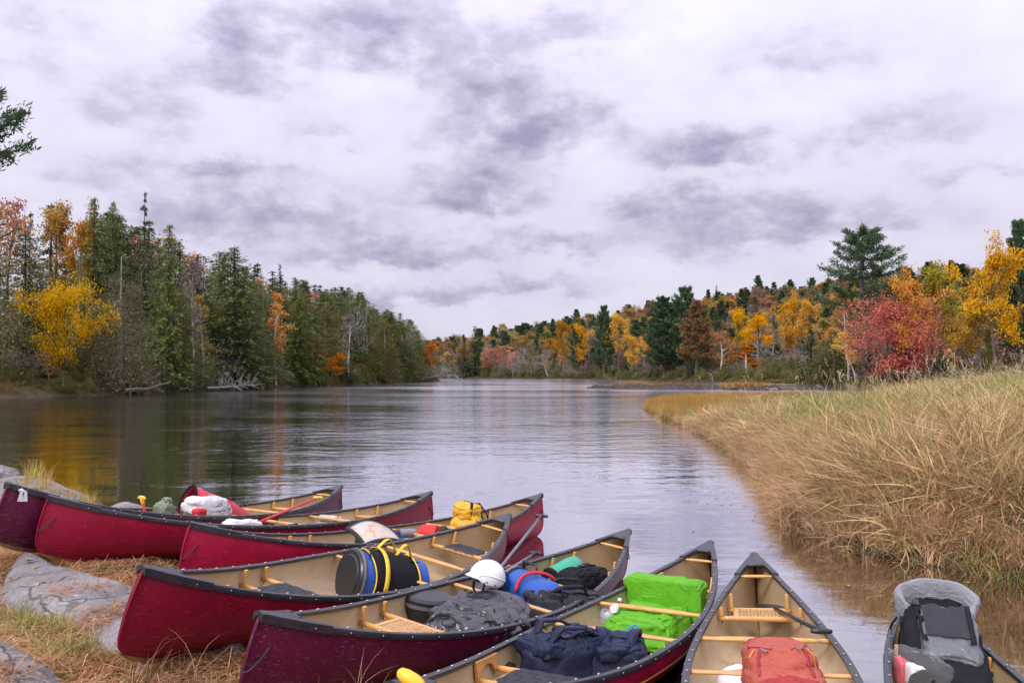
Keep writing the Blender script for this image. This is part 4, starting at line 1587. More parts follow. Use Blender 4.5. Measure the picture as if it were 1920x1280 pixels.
plant_px('spruce', 870, 630, 36, 290, Rz, 'shorter spruce beside the tallest one at the left end of the far bank', var=1)
plant_px('pine', 1082, 588, 34, 262, Rz, 'dark pine above the yellow trees on the far bank', var=0)
plant_px('pine', 1132, 573, 44, 252, Rz, 'broad dark pine topping the middle of the far bank', var=0)
plant_px('leafy', 1092, 600, 50, 256, Rz, 'yellow maple under the dark pines of the far bank', leaf='yellow', var=0)
plant_px('leafy', 1056, 596, 44, 262, Rz, 'tan gold maple left of the dark pines of the far bank', leaf='gold', var=1)
plant_px('leafy', 1160, 582, 52, 250, Rz, 'yellow maple right of the broad dark pine', leaf='yellow', var=1)
plant_px('leafy', 1188, 622, 60, 228, Rz, 'yellow maple half way down the bank left of the dense green pine', leaf='yellow', var=0)
plant_px('leafy', 1214, 618, 36, 226, Rz, 'small bright yellow maple touching the dense green pine', leaf='yellow', var=2)
plant_px('leafy', 1382, 572, 62, 236, Rz, 'pale yellow maple on the slope above the thin orange birch', leaf='yellow', var=1)
plant_px('leafy', 1474, 552, 70, 246, Rz, 'lemon yellow maple on the slope left of the lone pine', leaf='yellow', var=0)
plant_px('leafy', 1516, 556, 56, 240, Rz, 'second lemon yellow maple on the slope left of the lone pine', leaf='yellow', var=1)
plant_px('shrub', 1000, 672, 60, 250, Rz, 'grey leaning brush at the water under the far bank', var=0)
plant_px('bare', 1030, 655, 50, 256, Rz, 'leaning dead grey tree at the water on the far bank', var=0, lean=-.35, leanaz=0.0, name='dead_tree')
plant_px('shrub', 1085, 680, 60, 246, Rz, 'reddish brush at the water under the yellow maple', var=0, leaf='pink')

LABR = {
    'cedar': 'olive cedar on the right',
    'cedar_brown': 'brownish cedar on the right',
    'spruce': 'dark spruce on the right',
    'bare': 'leafless grey tree on the right',
    'thin': 'thin %s tree on the right',
    'leafy': 'leafy %s maple on the right',
    'pine': 'dark pine on the right',
    'birch': 'slender orange birch on the right',
}
SKYR = [(800, 650), (840, 640), (900, 622), (1000, 606), (1100, 590), (1200, 578), (1290, 556), (1400, 552), (1500, 545), (1600, 550), (1680, 530), (1760, 505), (1920, 500), (2000, 500)]
rx_, ry_ = np.array(SKYR).T
for row, (n, d0, d1, hh, kinds) in enumerate([
        (120, .8, 5.0, (5.0, 1.8), ['cedar', 'cedar', 'cedar', 'cedar_brown', 'spruce', 'bare', 'thin']),
        (72, 5, 14, (8.5, 2.0), ['cedar', 'spruce', 'bare', 'thin', 'leafy', 'cedar', 'bare', 'birch', 'spruce', 'pine']),
        (64, 15, 34, (10.5, 2.0), ['thin', 'leafy', 'bare', 'bare', 'spruce', 'thin', 'pine', 'bare']),
        (60, 36, 66, (11.5, 2.0), ['leafy', 'thin', 'pine', 'bare', 'bare', 'thin'])]):
    xs, ys, tt = along(RIGHT_SHORE[1:-2], n)
    for k in range(n):
        d = d0 + (d1 - d0) * rng.random()
        x, y = xs[k] - tt[k][1] * d, ys[k] + tt[k][0] * d
        px = 960 + FPX * x / y
        if px > 1990 or px < 760: continue
        if any(abs(px - a) < .42 * b and y < c + .8 for a, b, c in HEROES): continue
        z = float(Rz(np.array([x]), np.array([y]))[0])
        kind = kinds[rng.integers(len(kinds))]
        h = max(2.2, hh[0] + hh[1] * rng.normal())
        sk = float(np.interp(px, rx_, ry_)) + 10
        h = min(h, max(2.5, (697 - sk) * y / FPX + CAM_H - z))
        if kind == 'spruce': h *= 1.1
        w = h * {'cedar': .48, 'cedar_brown': .55, 'spruce': .36, 'bare': .55, 'thin': .55, 'leafy': .6, 'pine': .45, 'birch': .36}[kind] * (.85 + .3 * rng.random())
        leaf = None
        if kind == 'leafy': leaf = ['hgold', 'horange', 'yellow', 'hrusset', 'gold', 'olive', 'hrusset', 'hgold'][rng.integers(8)]
        if kind == 'thin': leaf = ['hrusset', 'orange', 'pink', 'hrusset'][rng.integers(4)]
        lb = LABR[kind].replace('%s', {'gold': 'golden', 'pink': 'reddish', 'hgold': 'dull golden', 'horange': 'dull orange', 'hrusset': 'russet'}.get(leaf, leaf or ''))
        plant(kind, x, y, z - .1, h, w, lb + ' ' + ['shore, ', 'bank, ', 'slope, ', 'upper slope, '][row] + zone(ZONE_R, px), 'trees along the right shore and the slope behind it', leaf=leaf, parts=(row < 2 and y < 210))


# --- the far hillside reads as one wood
def scatter(name, P, coll, idx, rot, scale, kind='stuff', label=None, cat=None):
    """one object that instances the members of coll on points (geometry nodes)"""
    me = bpy.data.meshes.new(name)
    n = len(P)
    me.vertices.add(n)
    me.vertices.foreach_set('co', np.ascontiguousarray(P, np.float32).ravel())
    for nm, ty, v, key in (('idx', 'INT', np.asarray(idx, np.int32), 'value'), ('rot', 'FLOAT_VECTOR', np.asarray(rot, np.float32), 'vector'), ('scl', 'FLOAT_VECTOR', np.asarray(scale, np.float32), 'vector')):
        a = me.attributes.new(nm, ty, 'POINT')
        a.data.foreach_set(key, np.ascontiguousarray(v).ravel())
    o = bpy.data.objects.new(name, me)
    COL.objects.link(o)
    ng = bpy.data.node_groups.new(name + '_nodes', 'GeometryNodeTree')
    ng.interface.new_socket('Geometry', in_out='INPUT', socket_type='NodeSocketGeometry')
    ng.interface.new_socket('Geometry', in_out='OUTPUT', socket_type='NodeSocketGeometry')
    N = ng.nodes
    gi, go = N.new('NodeGroupInput'), N.new('NodeGroupOutput')
    ci = N.new('GeometryNodeCollectionInfo')
    ci.inputs['Collection'].default_value = coll
    ci.inputs['Separate Children'].default_value = True
    ci.inputs['Reset Children'].default_value = True
    ip = N.new('GeometryNodeInstanceOnPoints')
    ip.inputs['Pick Instance'].default_value = True

    def attr(nm, ty):
        a = N.new('GeometryNodeInputNamedAttribute')
        a.data_type = ty
        a.inputs['Name'].default_value = nm
        return a.outputs['Attribute']
    e2r = N.new('FunctionNodeEulerToRotation')
    lk = ng.links
    lk.new(gi.outputs[0], ip.inputs['Points'])
    lk.new(ci.outputs[0], ip.inputs['Instance'])
    lk.new(attr('idx', 'INT'), ip.inputs['Instance Index'])
    lk.new(attr('rot', 'FLOAT_VECTOR'), e2r.inputs[0])
    lk.new(e2r.outputs[0], ip.inputs['Rotation'])
    lk.new(attr('scl', 'FLOAT_VECTOR'), ip.inputs['Scale'])
    lk.new(ip.outputs[0], go.inputs[0])
    md = o.modifiers.new('scatter', 'NODES')
    md.node_group = ng
    if kind: o['kind'] = kind
    if label: tag(o, label, cat)
    return o


def source_coll(name, items):
    """collection of prototype objects that is never linked to the scene; members sort by name"""
    c = bpy.data.collections.new(name)
    for k, (me, mats) in enumerate(items):
        o = bpy.data.objects.new('%s_%02d' % (name, k), me)
        c.objects.link(o)
        for s, m in (mats or {}).items():
            override(o, s, LM[m] if isinstance(m, str) else m)
    return c


hill_items = []
for kind, leaf in [('leafy', 'hgold'), ('leafy', 'horange'), ('leafy', 'hrusset'), ('leafy', 'gold'), ('leafy', 'olive'), ('thin', 'hrusset'), ('thin', 'pink'), ('bare', None), ('pine', None), ('pine', None), ('spruce', None), ('thin', 'twig')]:
    p = PR[kind][len(hill_items) % len(PR[kind])]
    hill_items.append((p['whole'], {1: leaf} if leaf else None))
hc = source_coll('hill_tree', hill_items)
pts_, idx_, rot_, scl_ = [], [], [], []
HW = [.10, .07, .13, .05, .06, .12, .06, .16, .12, .09, .09, .12]
HN = [11, 11, 12, 11, 11, 12, 12, 11, 18, 18, 14, 12]
for _ in range(60000):
    x, y = rng.uniform(-90, 330), rng.uniform(150, 640)
    px = 960 + FPX * x / y
    if not 800 < px < 1960: continue
    d = float(poly_dist(np.array([x]), np.array([y]), RIGHT_SHORE)[0])
    if d < 55 or not in_poly(np.array([x]), np.array([y]), RIGHT_LAND)[0]: continue
    if rng.random() > .085: continue
    z = float(Rz(np.array([x]), np.array([y]))[0])
    k = rng.choice(len(HW), p=np.array(HW) / sum(HW))
    h = max(5, 10.5 + 2.6 * rng.normal()) * (1.15 if k in (8, 9) else 1)
    s = h / HN[k]
    pts_.append((x, y, z - .2)); idx_.append(k); rot_.append((0, 0, rng.random() * 6.28)); wv_ = 1.15 * rng.uniform(.75, 1.5)
    scl_.append((s * wv_, s * wv_, s))
scatter('hillside_forest', pts_, hc, idx_, rot_, scl_)
print('hill trees', len(pts_))

# --- low growth under the trees, down to the water
uc = source_coll('undergrowth_bush', [(PR['cedar'][1]['whole'], None), (PR['cedar'][2]['whole'], None), (PR['hemlock'][0]['whole'], None), (PR['cedar_brown'][1]['whole'], None), (PR['shrub'][0]['whole'], None), (PR['thin'][0]['whole'], {1: 'russet'})])
UH = [10, 8, 14, 9, 4, 12]


def undergrowth(name, P, n, zf, d0, d1, h0, h1, wts):
    xs, ys, tt = along(P, n, 1.0)
    dd = d0 + (d1 - d0) * rng.random(n) ** 1.3
    x, y = xs - tt[:, 1] * dd, ys + tt[:, 0] * dd
    k = rng.choice(6, n, p=np.array(wts) / sum(wts))
    h = rng.uniform(h0, h1, n) * (1 + .04 * dd)
    s = h / np.array(UH)[k]
    w = s * rng.uniform(1.3, 2.2, n)
    scatter(name, np.stack([x, y, zf(x, y) - .12], 1), uc, k, np.stack([0 * x, 0 * x, rng.random(n) * 6.28], 1), np.stack([w, w, s], 1))


undergrowth('left_undergrowth', LEFT_ROW, 1000, L, .3, 16, 1.1, 3.0, [6, 5, 5, 1.5, .8, 1])
undergrowth('right_undergrowth', RIGHT_SHORE[1:-1], 1100, Rz, .5, 26, 1.2, 2.9, [6, 6, 3, 2, 3, 2])

# --- the near pine whose boughs reach in from the left edge
NP = make_pine('pine', 17, 3.4, 'pine', 131, base=.60, tiers=7, per=5, tuft=.036, gap=.25, blades=13, nt=13)
PR['nearpine'] = [NP]
p = at_y(-92, 70, 46)
plant('nearpine', p[0], 46, .9, 20.0, 11.2, 'near pine at the left edge, only its bough tips inside the picture', var=0, name='pine_tree', rz=1.1)

# --- fallen wood at the waterline
def log(name, label, pts, r0, r1, mat, cat='log', group=None, twigs=0, seed=0):
    g = np.random.default_rng(seed)
    mb = MB()
    P = np.array(pts, float)
    u = np.linspace(0, 1, 12)
    path = np.stack([np.interp(u, np.linspace(0, 1, len(P)), P[:, c]) for c in range(3)], 1)
    path += g.normal(0, r0 * .25, path.shape)
    mb.tube(path, np.linspace(r0, r1, 12), 8)
    L_ = np.linalg.norm(P[-1] - P[0])
    for k in range(twigs):
        q = path[g.integers(3, 12)]
        d = unit(g.normal(0, 1, 3) + np.array([0, 0, .5]))
        e = q + d * L_ * (.12 + .2 * g.random())
        e[2] = max(e[2], .05)
        mb.tube([q, (q + e) / 2 + g.normal(0, .05, 3) * L_ * .3, e], [r1 * .8, r1 * .5, r1 * .2], 4)
        for _ in range(3):
            s = q + (e - q) * (.4 + .6 * g.random())
            f = s + unit(g.normal(0, 1, 3) + np.array([0, 0, .4])) * L_ * .08
            mb.tube([s, f], [r1 * .4, r1 * .15], 3)
    return tag(mb.build(name, mat), label, cat, group)


a, b_ = at_z(238, 731, .5), at_z(318, 716, 1.1)
log('fallen_log', 'curved grey log fallen along the left bank at the water', [a, (a + b_) / 2 - np.array([0, 0, .25]), b_], .15, .08, BK['bark'], seed=1, twigs=3)
a, b_ = at_y(775, 711, 185), at_y(852, 703, 178)
log('fallen_tree', 'dead bare tree fallen into the water off the tip of the left point', [a, (a + b_) / 2, b_], .18, .07, BK['grey'], cat='dead tree', twigs=60, seed=2)
a, b_ = at_z(390, 727, .4), at_z(470, 722, .6)
log('fallen_branch', 'tangle of dead grey branches at the water below the spreading brush', [a, (a + b_) / 2, b_], .10, .05, BK['grey'], cat='dead branch', twigs=45, seed=3)
# ------------------------------------------------------------------ the marsh on the right
MARSH_EDGE = np.array([(60, 92), (38, 78), (24, 66), (13, 58), (8.2, 53), (7.2, 47.5), (6.75, 40), (6.55, 33), (6.05, 25.5), (5.35, 19), (4.5, 15.0), (3.75, 11.7), (3.95, 10.55), (4.4, 9.6), (4.9, 8.95), (5.6, 8.55), (8, 7.9), (13, 7.2), (40, 5)])
MARSH = np.concatenate([MARSH_EDGE, [(120, 5), (120, 92)]])


def marsh_d(x, y):
    d = poly_dist(x, y, MARSH_EDGE)
    return np.where(in_poly(x, y, MARSH), d, -d)


def marsh_z(x, y):
    d = marsh_d(x, y)
    dd = np.maximum(d, 0)
    far = np.clip(1 - (y - 15) / 26, .12, 1)
    far = np.maximum(far, np.clip((x / np.maximum(y, 1) - .40) * 4, 0, .7))
    z = np.where(d > 0, .10 + far * (.16 * (1 - np.exp(-dd / .5)) + .70 * (1 - np.exp(-dd / 1.2)) + .045 * np.minimum(dd, 13)), d * .45)
    return z + .07 * fbm(x, y, .5, 4, 12) * np.clip(d + .3, 0, 1)


M['marsh_soil'] = litter_mat('marsh_soil', (.055, .036, .018), (.095, .065, .03), (.035, .024, .013))
sheet('marsh_ground', 3, 60, 5, 92, .3, marsh_z, M['marsh_soil'], keep=lambda X, Y, Z: Z > -.5)


def blade_clump(n, h, hv, rad, bend, droop, wid, seg=4, seed=0, head=0.0, lodge=0.0, curl=0.0):
    """n grass blades from one tussock; returns verts, quads, per-face var"""
    g = np.random.default_rng(seed)
    a = g.random(n) * 2 * PI
    az2 = a + g.normal(0, .9, n)
    base = np.stack([np.cos(a), np.sin(a)], 1) * (rad * np.sqrt(g.random(n)))[:, None]
    H = h * (1 + hv * g.normal(size=n)).clip(.4, 1.25)
    d = np.stack([np.cos(az2), np.sin(az2)], 1)
    s = np.stack([-d[:, 1], d[:, 0]], 1)
    bd = np.abs(bend * (1 + .45 * g.normal(size=n)))
    dr = np.clip(droop * (1 + .5 * g.normal(size=n)), 0, 1.1)
    tw = g.normal(0, .5, n)
    V, F, va = [], [], []
    t = np.linspace(0, 1, seg + 1)
    wprof = np.array([1.0, .95, .8, .5, .08, 0, 0, 0])[:seg + 1] if seg == 4 else np.linspace(1, .1, seg + 1)
    vv = np.clip(g.random(n), 0, 1)
    P = np.zeros((n, seg + 1, 3))
    for k, u in enumerate(t):
        P[:, k, :2] = base + d * (H * (.10 * u + bd * u ** 2.2))[:, None] + s * (H * curl * tw * u ** 2)[:, None]
        P[:, k, 2] = H * (u - dr * .62 * u ** 2.6)
    wv = np.concatenate([s + d * tw[:, None] * .4, np.zeros((n, 1))], 1)
    wv = unit(wv)
    W = wid * (.6 + .8 * g.random(n))
    verts = np.stack([P - wv[:, None] * (W[:, None] * wprof)[..., None] / 2, P + wv[:, None] * (W[:, None] * wprof)[..., None] / 2], 2)   # n, seg+1, 2, 3
    verts = verts.reshape(n, (seg + 1) * 2, 3)
    q = np.array([[2 * k, 2 * k + 1, 2 * k + 3, 2 * k + 2] for k in range(seg)])
    faces = (q[None] + (np.arange(n) * (seg + 1) * 2)[:, None, None]).reshape(-1, 4)
    va = np.repeat(vv, seg)
    V = verts.reshape(-1, 3)
    if head:        # a loose seed head at the tip
        m = 14
        tip = P[:, -1]
        dirv = unit(P[:, -1] - P[:, -2])
        C = tip[:, None] - dirv[:, None] * (g.random((n, m, 1)) * head * H[:, None, None]) + g.normal(0, .012, (n, m, 3))
        C = C.reshape(-1, 3)
        U = unit(np.repeat(dirv, m, 0) + g.normal(0, .35, (n * m, 3))) * .022
        Wv = unit(np.cross(U, g.normal(0, 1, (n * m, 3)))) * .006
        hv_, hf = rhombs(C, U, Wv)
        faces = np.concatenate([faces, hf + len(V)])
        V = np.concatenate([V, hv_])
        va = np.concatenate([va, np.repeat(.5 + .5 * vv, m)])
    return V, faces, va


def grass_mat(name, cols, alt, pscale=.35, trans=.30, hue=.5):
    """blade colours from the blade's own value; whole tussocks lean to a second set by place"""
    m = bpy.data.materials.new(name)
    m.use_nodes = True
    t = NT(m.node_tree)
    m.node_tree.nodes.clear()
    at = t.node('ShaderNodeAttribute', attribute_name='var')
    oi = t.node('ShaderNodeObjectInfo')
    f = at.outputs['Fac']
    k = len(cols)
    c1 = t.ramp(f, [(i / (k - 1), cols[i]) for i in range(k)])
    c2 = t.ramp(f, [(i / (k - 1), alt[i]) for i in range(k)])
    loc = oi.outputs['Location']
    n = t.noise(loc, pscale, 3, .6)
    mixf = t.mr(t.m('MULTIPLY_ADD', oi.outputs['Random'], .35, n), .52, .82)
    c = t.mix(mixf, c1, c2)
    hs = t.node('ShaderNodeHueSaturation')
    hs.inputs['Hue'].default_value = hue
    r2 = t.m('FRACT', t.m('MULTIPLY', oi.outputs['Random'], 31.7))
    t.l.new(t.mr(r2, 0, 1, .62, 1.25), hs.inputs['Value'])
    t.l.new(c, hs.inputs['Color'])
    d = t.node('ShaderNodeBsdfDiffuse'); tr = t.node('ShaderNodeBsdfTranslucent')
    t.l.new(hs.outputs[0], d.inputs[0]); t.l.new(hs.outputs[0], tr.inputs[0])
    mx = t.node('ShaderNodeMixShader'); mx.inputs[0].default_value = trans
    t.l.new(d.outputs[0], mx.inputs[1]); t.l.new(tr.outputs[0], mx.inputs[2])
    o = t.node('ShaderNodeOutputMaterial'); t.l.new(mx.outputs[0], o.inputs[0])
    return m


TAN = [(.34, .180, .085), (.55, .325, .160), (.76, .51, .30), (.88, .70, .49)]
TANG = [(.26, .20, .07), (.40, .31, .11), (.54, .43, .19), (.66, .55, .31)]
PINKT = [(.26, .130, .062), (.43, .235, .115), (.58, .36, .19), (.72, .52, .32)]
GRN = [(.08, .17, .02), (.15, .29, .035), (.25, .40, .065), (.44, .48, .13)]
GM = {
    'tan': grass_mat('straw_blades', TAN, TANG),
    'green': grass_mat('green_blades', GRN, [(.11, .18, .03), (.20, .29, .05), (.31, .39, .085), (.48, .47, .16)]),
    'red': grass_mat('reddish_sedge_blades', PINKT, TAN),
    'rust': grass_mat('rust_sedge_blades', [(.26, .11, .025), (.40, .19, .045), (.50, .27, .075), (.58, .36, .13)], [(.34, .20, .05), (.44, .28, .08), (.5, .34, .11), (.6, .44, .18)]),
    'stalk': grass_mat('pale_stalks', [(.34, .24, .14), (.48, .36, .22), (.58, .46, .31), (.68, .56, .40)], TAN),
}


def clump_mesh(name, mat, *a, **k):
    V, F, va = blade_clump(*a, **k)
    me = np_mesh(name, V, F, va)
    me.materials.append(mat)
    return me


def cc(name, mat, specs):
    return source_coll(name, [(clump_mesh(name, mat, *s[0], **s[1]), None) for s in specs])


C_tan = cc('straw_clump', GM['tan'], [((54, .38, .25, .26, .80, 1.0, .017), dict(seed=1, curl=.6)), ((54, .36, .28, .28, 1.0, 1.2, .019), dict(seed=2, curl=.7)), ((48, .44, .25, .24, .6, .75, .016), dict(seed=3, curl=.5)), ((54, .34, .3, .3, 1.2, 1.3, .019), dict(seed=4, curl=.8))])
C_grn = cc('green_clump', GM['green'], [((48, .40, .25, .22, .6, .85, .017), dict(seed=5, curl=.5)), ((48, .36, .28, .24, .85, 1.05, .019), dict(seed=6, curl=.6)), ((40, .48, .25, .18, .45, .55, .015), dict(seed=7, curl=.4))])
C_red = cc('sedge_clump', GM['red'], [((80, .42, .28, .22, .6, .7, .009), dict(seed=8, curl=.5)), ((80, .38, .3, .24, .9, 1.05, .010), dict(seed=9, curl=.6)), ((70, .48, .28, .2, .4, .5, .008), dict(seed=10, curl=.4))])
C_rust = cc('rust_clump', GM['rust'], [((60, .85, .2, .18, .18, .15, .008), dict(seed=11)), ((60, .75, .25, .2, .25, .2, .008), dict(seed=12))])
C_stk = cc('stalk_clump', GM['stalk'], [((3, 1.55, .15, .06, .16, .12, .006), dict(seed=13, seg=5, head=.14)), ((2, 1.7, .15, .05, .28, .25, .006), dict(seed=14, seg=5, head=.13)), ((3, 1.35, .2, .07, .38, .45, .006), dict(seed=15, seg=5, head=.16))])


def sample_marsh(n, x0, x1, y0, y1, f):
    x, y = rng.uniform(x0, x1, n), rng.uniform(y0, y1, n)
    d = marsh_d(x, y)
    vis = (x / y < .86) & (d > -.05)
    x, y, d = x[vis], y[vis], d[vis]
    k = f(x, y, d) > rng.random(len(x))
    return x[k], y[k], d[k]


def lay(name, coll, ncoll, x, y, z, s0, s1, tilt=.18, sxy=1.0, out=None):
    n = len(x)
    s = rng.uniform(s0, s1, n)
    rot = np.stack([rng.normal(0, tilt, n), rng.normal(0, tilt, n), rng.random(n) * 6.28], 1)
    return scatter(name, np.stack([x, y, z - .03], 1), coll, rng.integers(0, ncoll, n), rot, np.stack([s * sxy, s * sxy, s], 1))


bands = [(7, 14, 95, .75, 1.15), (14, 22, 60, .85, 1.25), (22, 36, 28, 1.0, 1.5), (36, 60, 10, 1.3, 1.9), (60, 92, 3, 1.2, 1.7)]
acc = {k: [[], [], [], []] for k in ('tan', 'green', 'red', 'rust')}
for y0, y1, dens_, s0, s1 in bands:
    x1 = min(70, y1 * .86)
    n = int((x1 - 3) * (y1 - y0) * dens_ * 2.2)
    x, y, d = sample_marsh(n, 3, x1, y0, y1, lambda x, y, d: .75 + 0 * x)
    g1, g2 = fbm(x, y, .35, 3, 21), fbm(x, y, .8, 3, 22)
    u = rng.random(len(x))
    pg = np.clip(.52 + 1.5 * g1 + .04 * np.minimum(d, 6) - .12 * (d < .8), .03, .75)
    pr = np.clip(.85 - .55 * d + .3 * g2, .06, .92)
    prust = ((y > 33) & (d < 4.0)) * np.clip(1.1 - np.abs(y - 48) / 15, 0, .9)
    kind = np.where(u < prust, 'rust', np.where(rng.random(len(x)) < pr, 'red', np.where(rng.random(len(x)) < pg, 'green', 'tan')))
    s = rng.uniform(s0, s1, len(x)) * (1 - .25 * (d < .5)) * (1 - .5 * np.clip((y - 22) / 22, 0, 1) * (x / y < .42)) * np.where(kind == 'rust', .85, 1.0)
    for k in acc:
        m = kind == k
        for q, v in zip(acc[k], (x[m], y[m], marsh_z(x[m], y[m]), s[m])):
            q.append(v)
for k, nm, coll, nc, tl in (('tan', 'straw_marsh_grass', C_tan, 4, .38), ('green', 'green_marsh_grass', C_grn, 3, .26), ('red', 'reddish_marsh_sedge', C_red, 3, .34), ('rust', 'rust_sedge', C_rust, 2, .1)):
    x, y, z, s = (np.concatenate(v) for v in acc[k])
    n = len(x)
    d = marsh_d(x, y)
    e = 1e-2
    gx, gy = (marsh_d(x + e, y) - d) / e, (marsh_d(x, y + e) - d) / e
    lean = np.clip(.24 - d * .4, 0, .24)           # the edge tussocks hang out over the water
    rx = rng.normal(0, tl, n) + gy * lean
    ry = rng.normal(0, tl, n) - gx * lean
    rot = np.stack([rx, ry, rng.random(n) * 6.28], 1)
    print(nm, len(x))
    scatter(nm, np.stack([x, y, z - .03], 1), coll, rng.integers(0, nc, n), rot, np.stack([s, s, s], 1))
    print(nm, n)

# tall seed stalks above the sward, thickest towards the right
x, y, d = sample_marsh(5200, 6, 34, 17, 52, lambda x, y, d: np.clip((x / y - .22) * 1.5, 0, .42) * (d > 1.0) * np.clip(fbm(x, y, .5, 3, 31) + .55, 0, 1))
lay('tall_seed_stalks', C_stk, 3, x, y, marsh_z(x, y), .75, 1.15, .10)
print('stalks', len(x))

M['islet'] = rock_mat('weedy_dark_rock', (.045, .036, .030), (.12, .098, .085), (.15, .13, .11))
M['islet'].node_tree.nodes['Principled BSDF'].inputs['Specular IOR Level'].default_value = .1
M['islet'].node_tree.nodes['Principled BSDF'].inputs['Roughness'].default_value = 1.0
# low rocky bars out in the river
def bar(name, label, pxs, z, h, mat, res=.35, seed=0, kind=None, cat='islet'):
    P = np.array([at_z(px, py, 0)[:2] for px, py in pxs])
    lo, hi = P.min(0) - 1, P.max(0) + 1
    X, Y = np.meshgrid(np.arange(lo[0], hi[0], res), np.arange(lo[1], hi[1], res), indexing='ij')
    ring = np.concatenate([P, P[:1]])
    d = poly_dist(X, Y, ring) * np.where(in_poly(X, Y, P), 1, -1) + .5 * fbm(X, Y, .6, 3, seed)
    Z = -.15 + h * (1 - np.exp(-np.maximum(d, 0) / 1.2)) + np.minimum(d, 0) * .3 + .20 * fbm(X, Y, .45, 4, seed + 1) * (d > 0) + .34 * fbm(X, Y, 1.1, 4, seed + 2) * (d > -.3)
    m, n = X.shape
    V = np.stack([X, Y, Z], -1).reshape(-1, 3)
    idx = np.arange(m * n).reshape(m, n)
    F = np.stack([idx[:-1, :-1], idx[1:, :-1], idx[1:, 1:], idx[:-1, 1:]], -1).reshape(-1, 4)
    F = F[(Z > -.6).reshape(-1)[F].any(1)]
    me = np_mesh(name, V, F)
    o = link_mesh(name, me, mat)
    return tag(o, label, cat, kind=kind)


bar('rocky_islet', 'low rocky islet with tufts of grass in the middle of the river', [(1092, 727.6), (1150, 726), (1260, 726), (1360, 727.2), (1425, 728.6), (1380, 730), (1250, 730), (1150, 729.4)], 0, .55, M['islet'], res=.22, seed=3)
bar('rocky_islet', 'small islet topped with orange grass behind the marsh tip', [(1350, 729.4), (1400, 728.6), (1450, 729), (1492, 730.6), (1440, 731.8), (1380, 731.6)], 0, .6, M['islet'], res=.22, seed=6)
x = np.concatenate([rng.normal(15.2, 1.2, 40), rng.normal(19, 1.6, 30), rng.normal(26.8, 1.5, 90)])
y = np.concatenate([rng.normal(108, .7, 70), rng.normal(100.5, .6, 90)])
lay('islet_grass', C_rust, 2, x, y, np.full(len(x), .30), .5, .85, .1, 1.6)

# strip of sedge along the far shores
GM['dull'] = grass_mat('dull_sedge_blades', [(.13, .09, .035), (.21, .145, .055), (.29, .21, .085), (.36, .27, .12)], [(.12, .11, .035), (.18, .17, .05), (.26, .22, .08), (.34, .27, .12)])
C_dull = cc('dull_sedge', GM['dull'], [((50, .8, .3, .2, .35, .4, .012), dict(seed=17, curl=.3)), ((50, .7, .3, .22, .55, .6, .012), dict(seed=18, curl=.4))])
xs, ys, tt = along(RIGHT_SHORE[1:-1], 2600, 1.0)
dd = rng.uniform(-.3, 1.6, len(xs))
x, y = xs - tt[:, 1] * dd, ys + tt[:, 0] * dd
lay('right_shore_sedge', C_dull, 2, x, y, right_z(x, y), .45, .8, .1, 2.2)
xs, ys, tt = along(LEFT_ROW, 2400, 1.0)
dd = rng.uniform(-.2, 2.2, len(xs))
x, y = xs - tt[:, 1] * dd, ys + tt[:, 0] * dd
k = fbm(x, y, .12, 3, 41) + rng.normal(0, .15, len(x)) > -.05
x, y = x[k], y[k]
lay('left_shore_sedge', C_dull, 2, x, y, left_z(x, y), .4, .8, .15, 2.0)

# ------------------------------------------------------------------ near shore: needles, grass
def needle_mesh(seed, n=26, ln=.085):
    g = np.random.default_rng(seed)
    C = np.concatenate([g.normal(0, .07, (n, 2)), .006 + .012 * g.random((n, 1))], 1)
    a = g.random(n) * PI
    U = np.stack([np.cos(a), np.sin(a), g.normal(0, .16, n)], 1) * (ln * (.5 + .6 * g.random(n)))[:, None]
    Wv = unit(np.cross(U, (0, 0, 1))) * .0016
    V = np.stack([C - U - Wv, C - U + Wv, C + U + Wv, C + U - Wv], 1).reshape(-1, 3)
    me = np_mesh('needle_bunch', V, np.arange(n * 4).reshape(n, 4), g.random(n))
    return me


NM = grass_mat('fallen_pine_needles', [(.26, .095, .04), (.44, .185, .075), (.56, .28, .13), (.64, .40, .24)], [(.26, .13, .065), (.36, .20, .10), (.46, .28, .16), (.54, .38, .25)], 1.5, .1)
for s in range(3):
    pass
nms = []
for s in range(3):
    me = needle_mesh(200 + s); me.materials.append(NM); nms.append((me, None))
C_ndl = source_coll('needle_bunch', nms)
deps_pts = []


def on_ground(n, x0, x1, y0, y1, f):
    """points dropped on whatever of ground and slabs lies there"""
    x, y = rng.uniform(x0, x1, n), rng.uniform(y0, y1, n)
    z = near_z(x, y)
    k = (f(x, y, z) > rng.random(n)) & (x / y > -1.5)
    return x[k], y[k], z[k]


bpy.context.view_layer.update()
SLABS = [o for o in bpy.data.objects if o.name.startswith('granite_slab')]
from mathutils.bvhtree import BVHTree
dg = bpy.context.evaluated_depsgraph_get()
bv = [BVHTree.FromObject(o, dg) for o in SLABS]


def lift(x, y, z):
    """height of the highest slab over each point, and whether one is there"""
    z = z.copy()
    on = np.zeros(len(x), bool)
    for i in range(len(x)):
        for b in bv:
            h = b.ray_cast(Vector((x[i], y[i], 3)), Vector((0, 0, -1)))
            if h[0] is not None and h[0].z > z[i]:
                z[i] = h[0].z
                on[i] = True
    return z, on


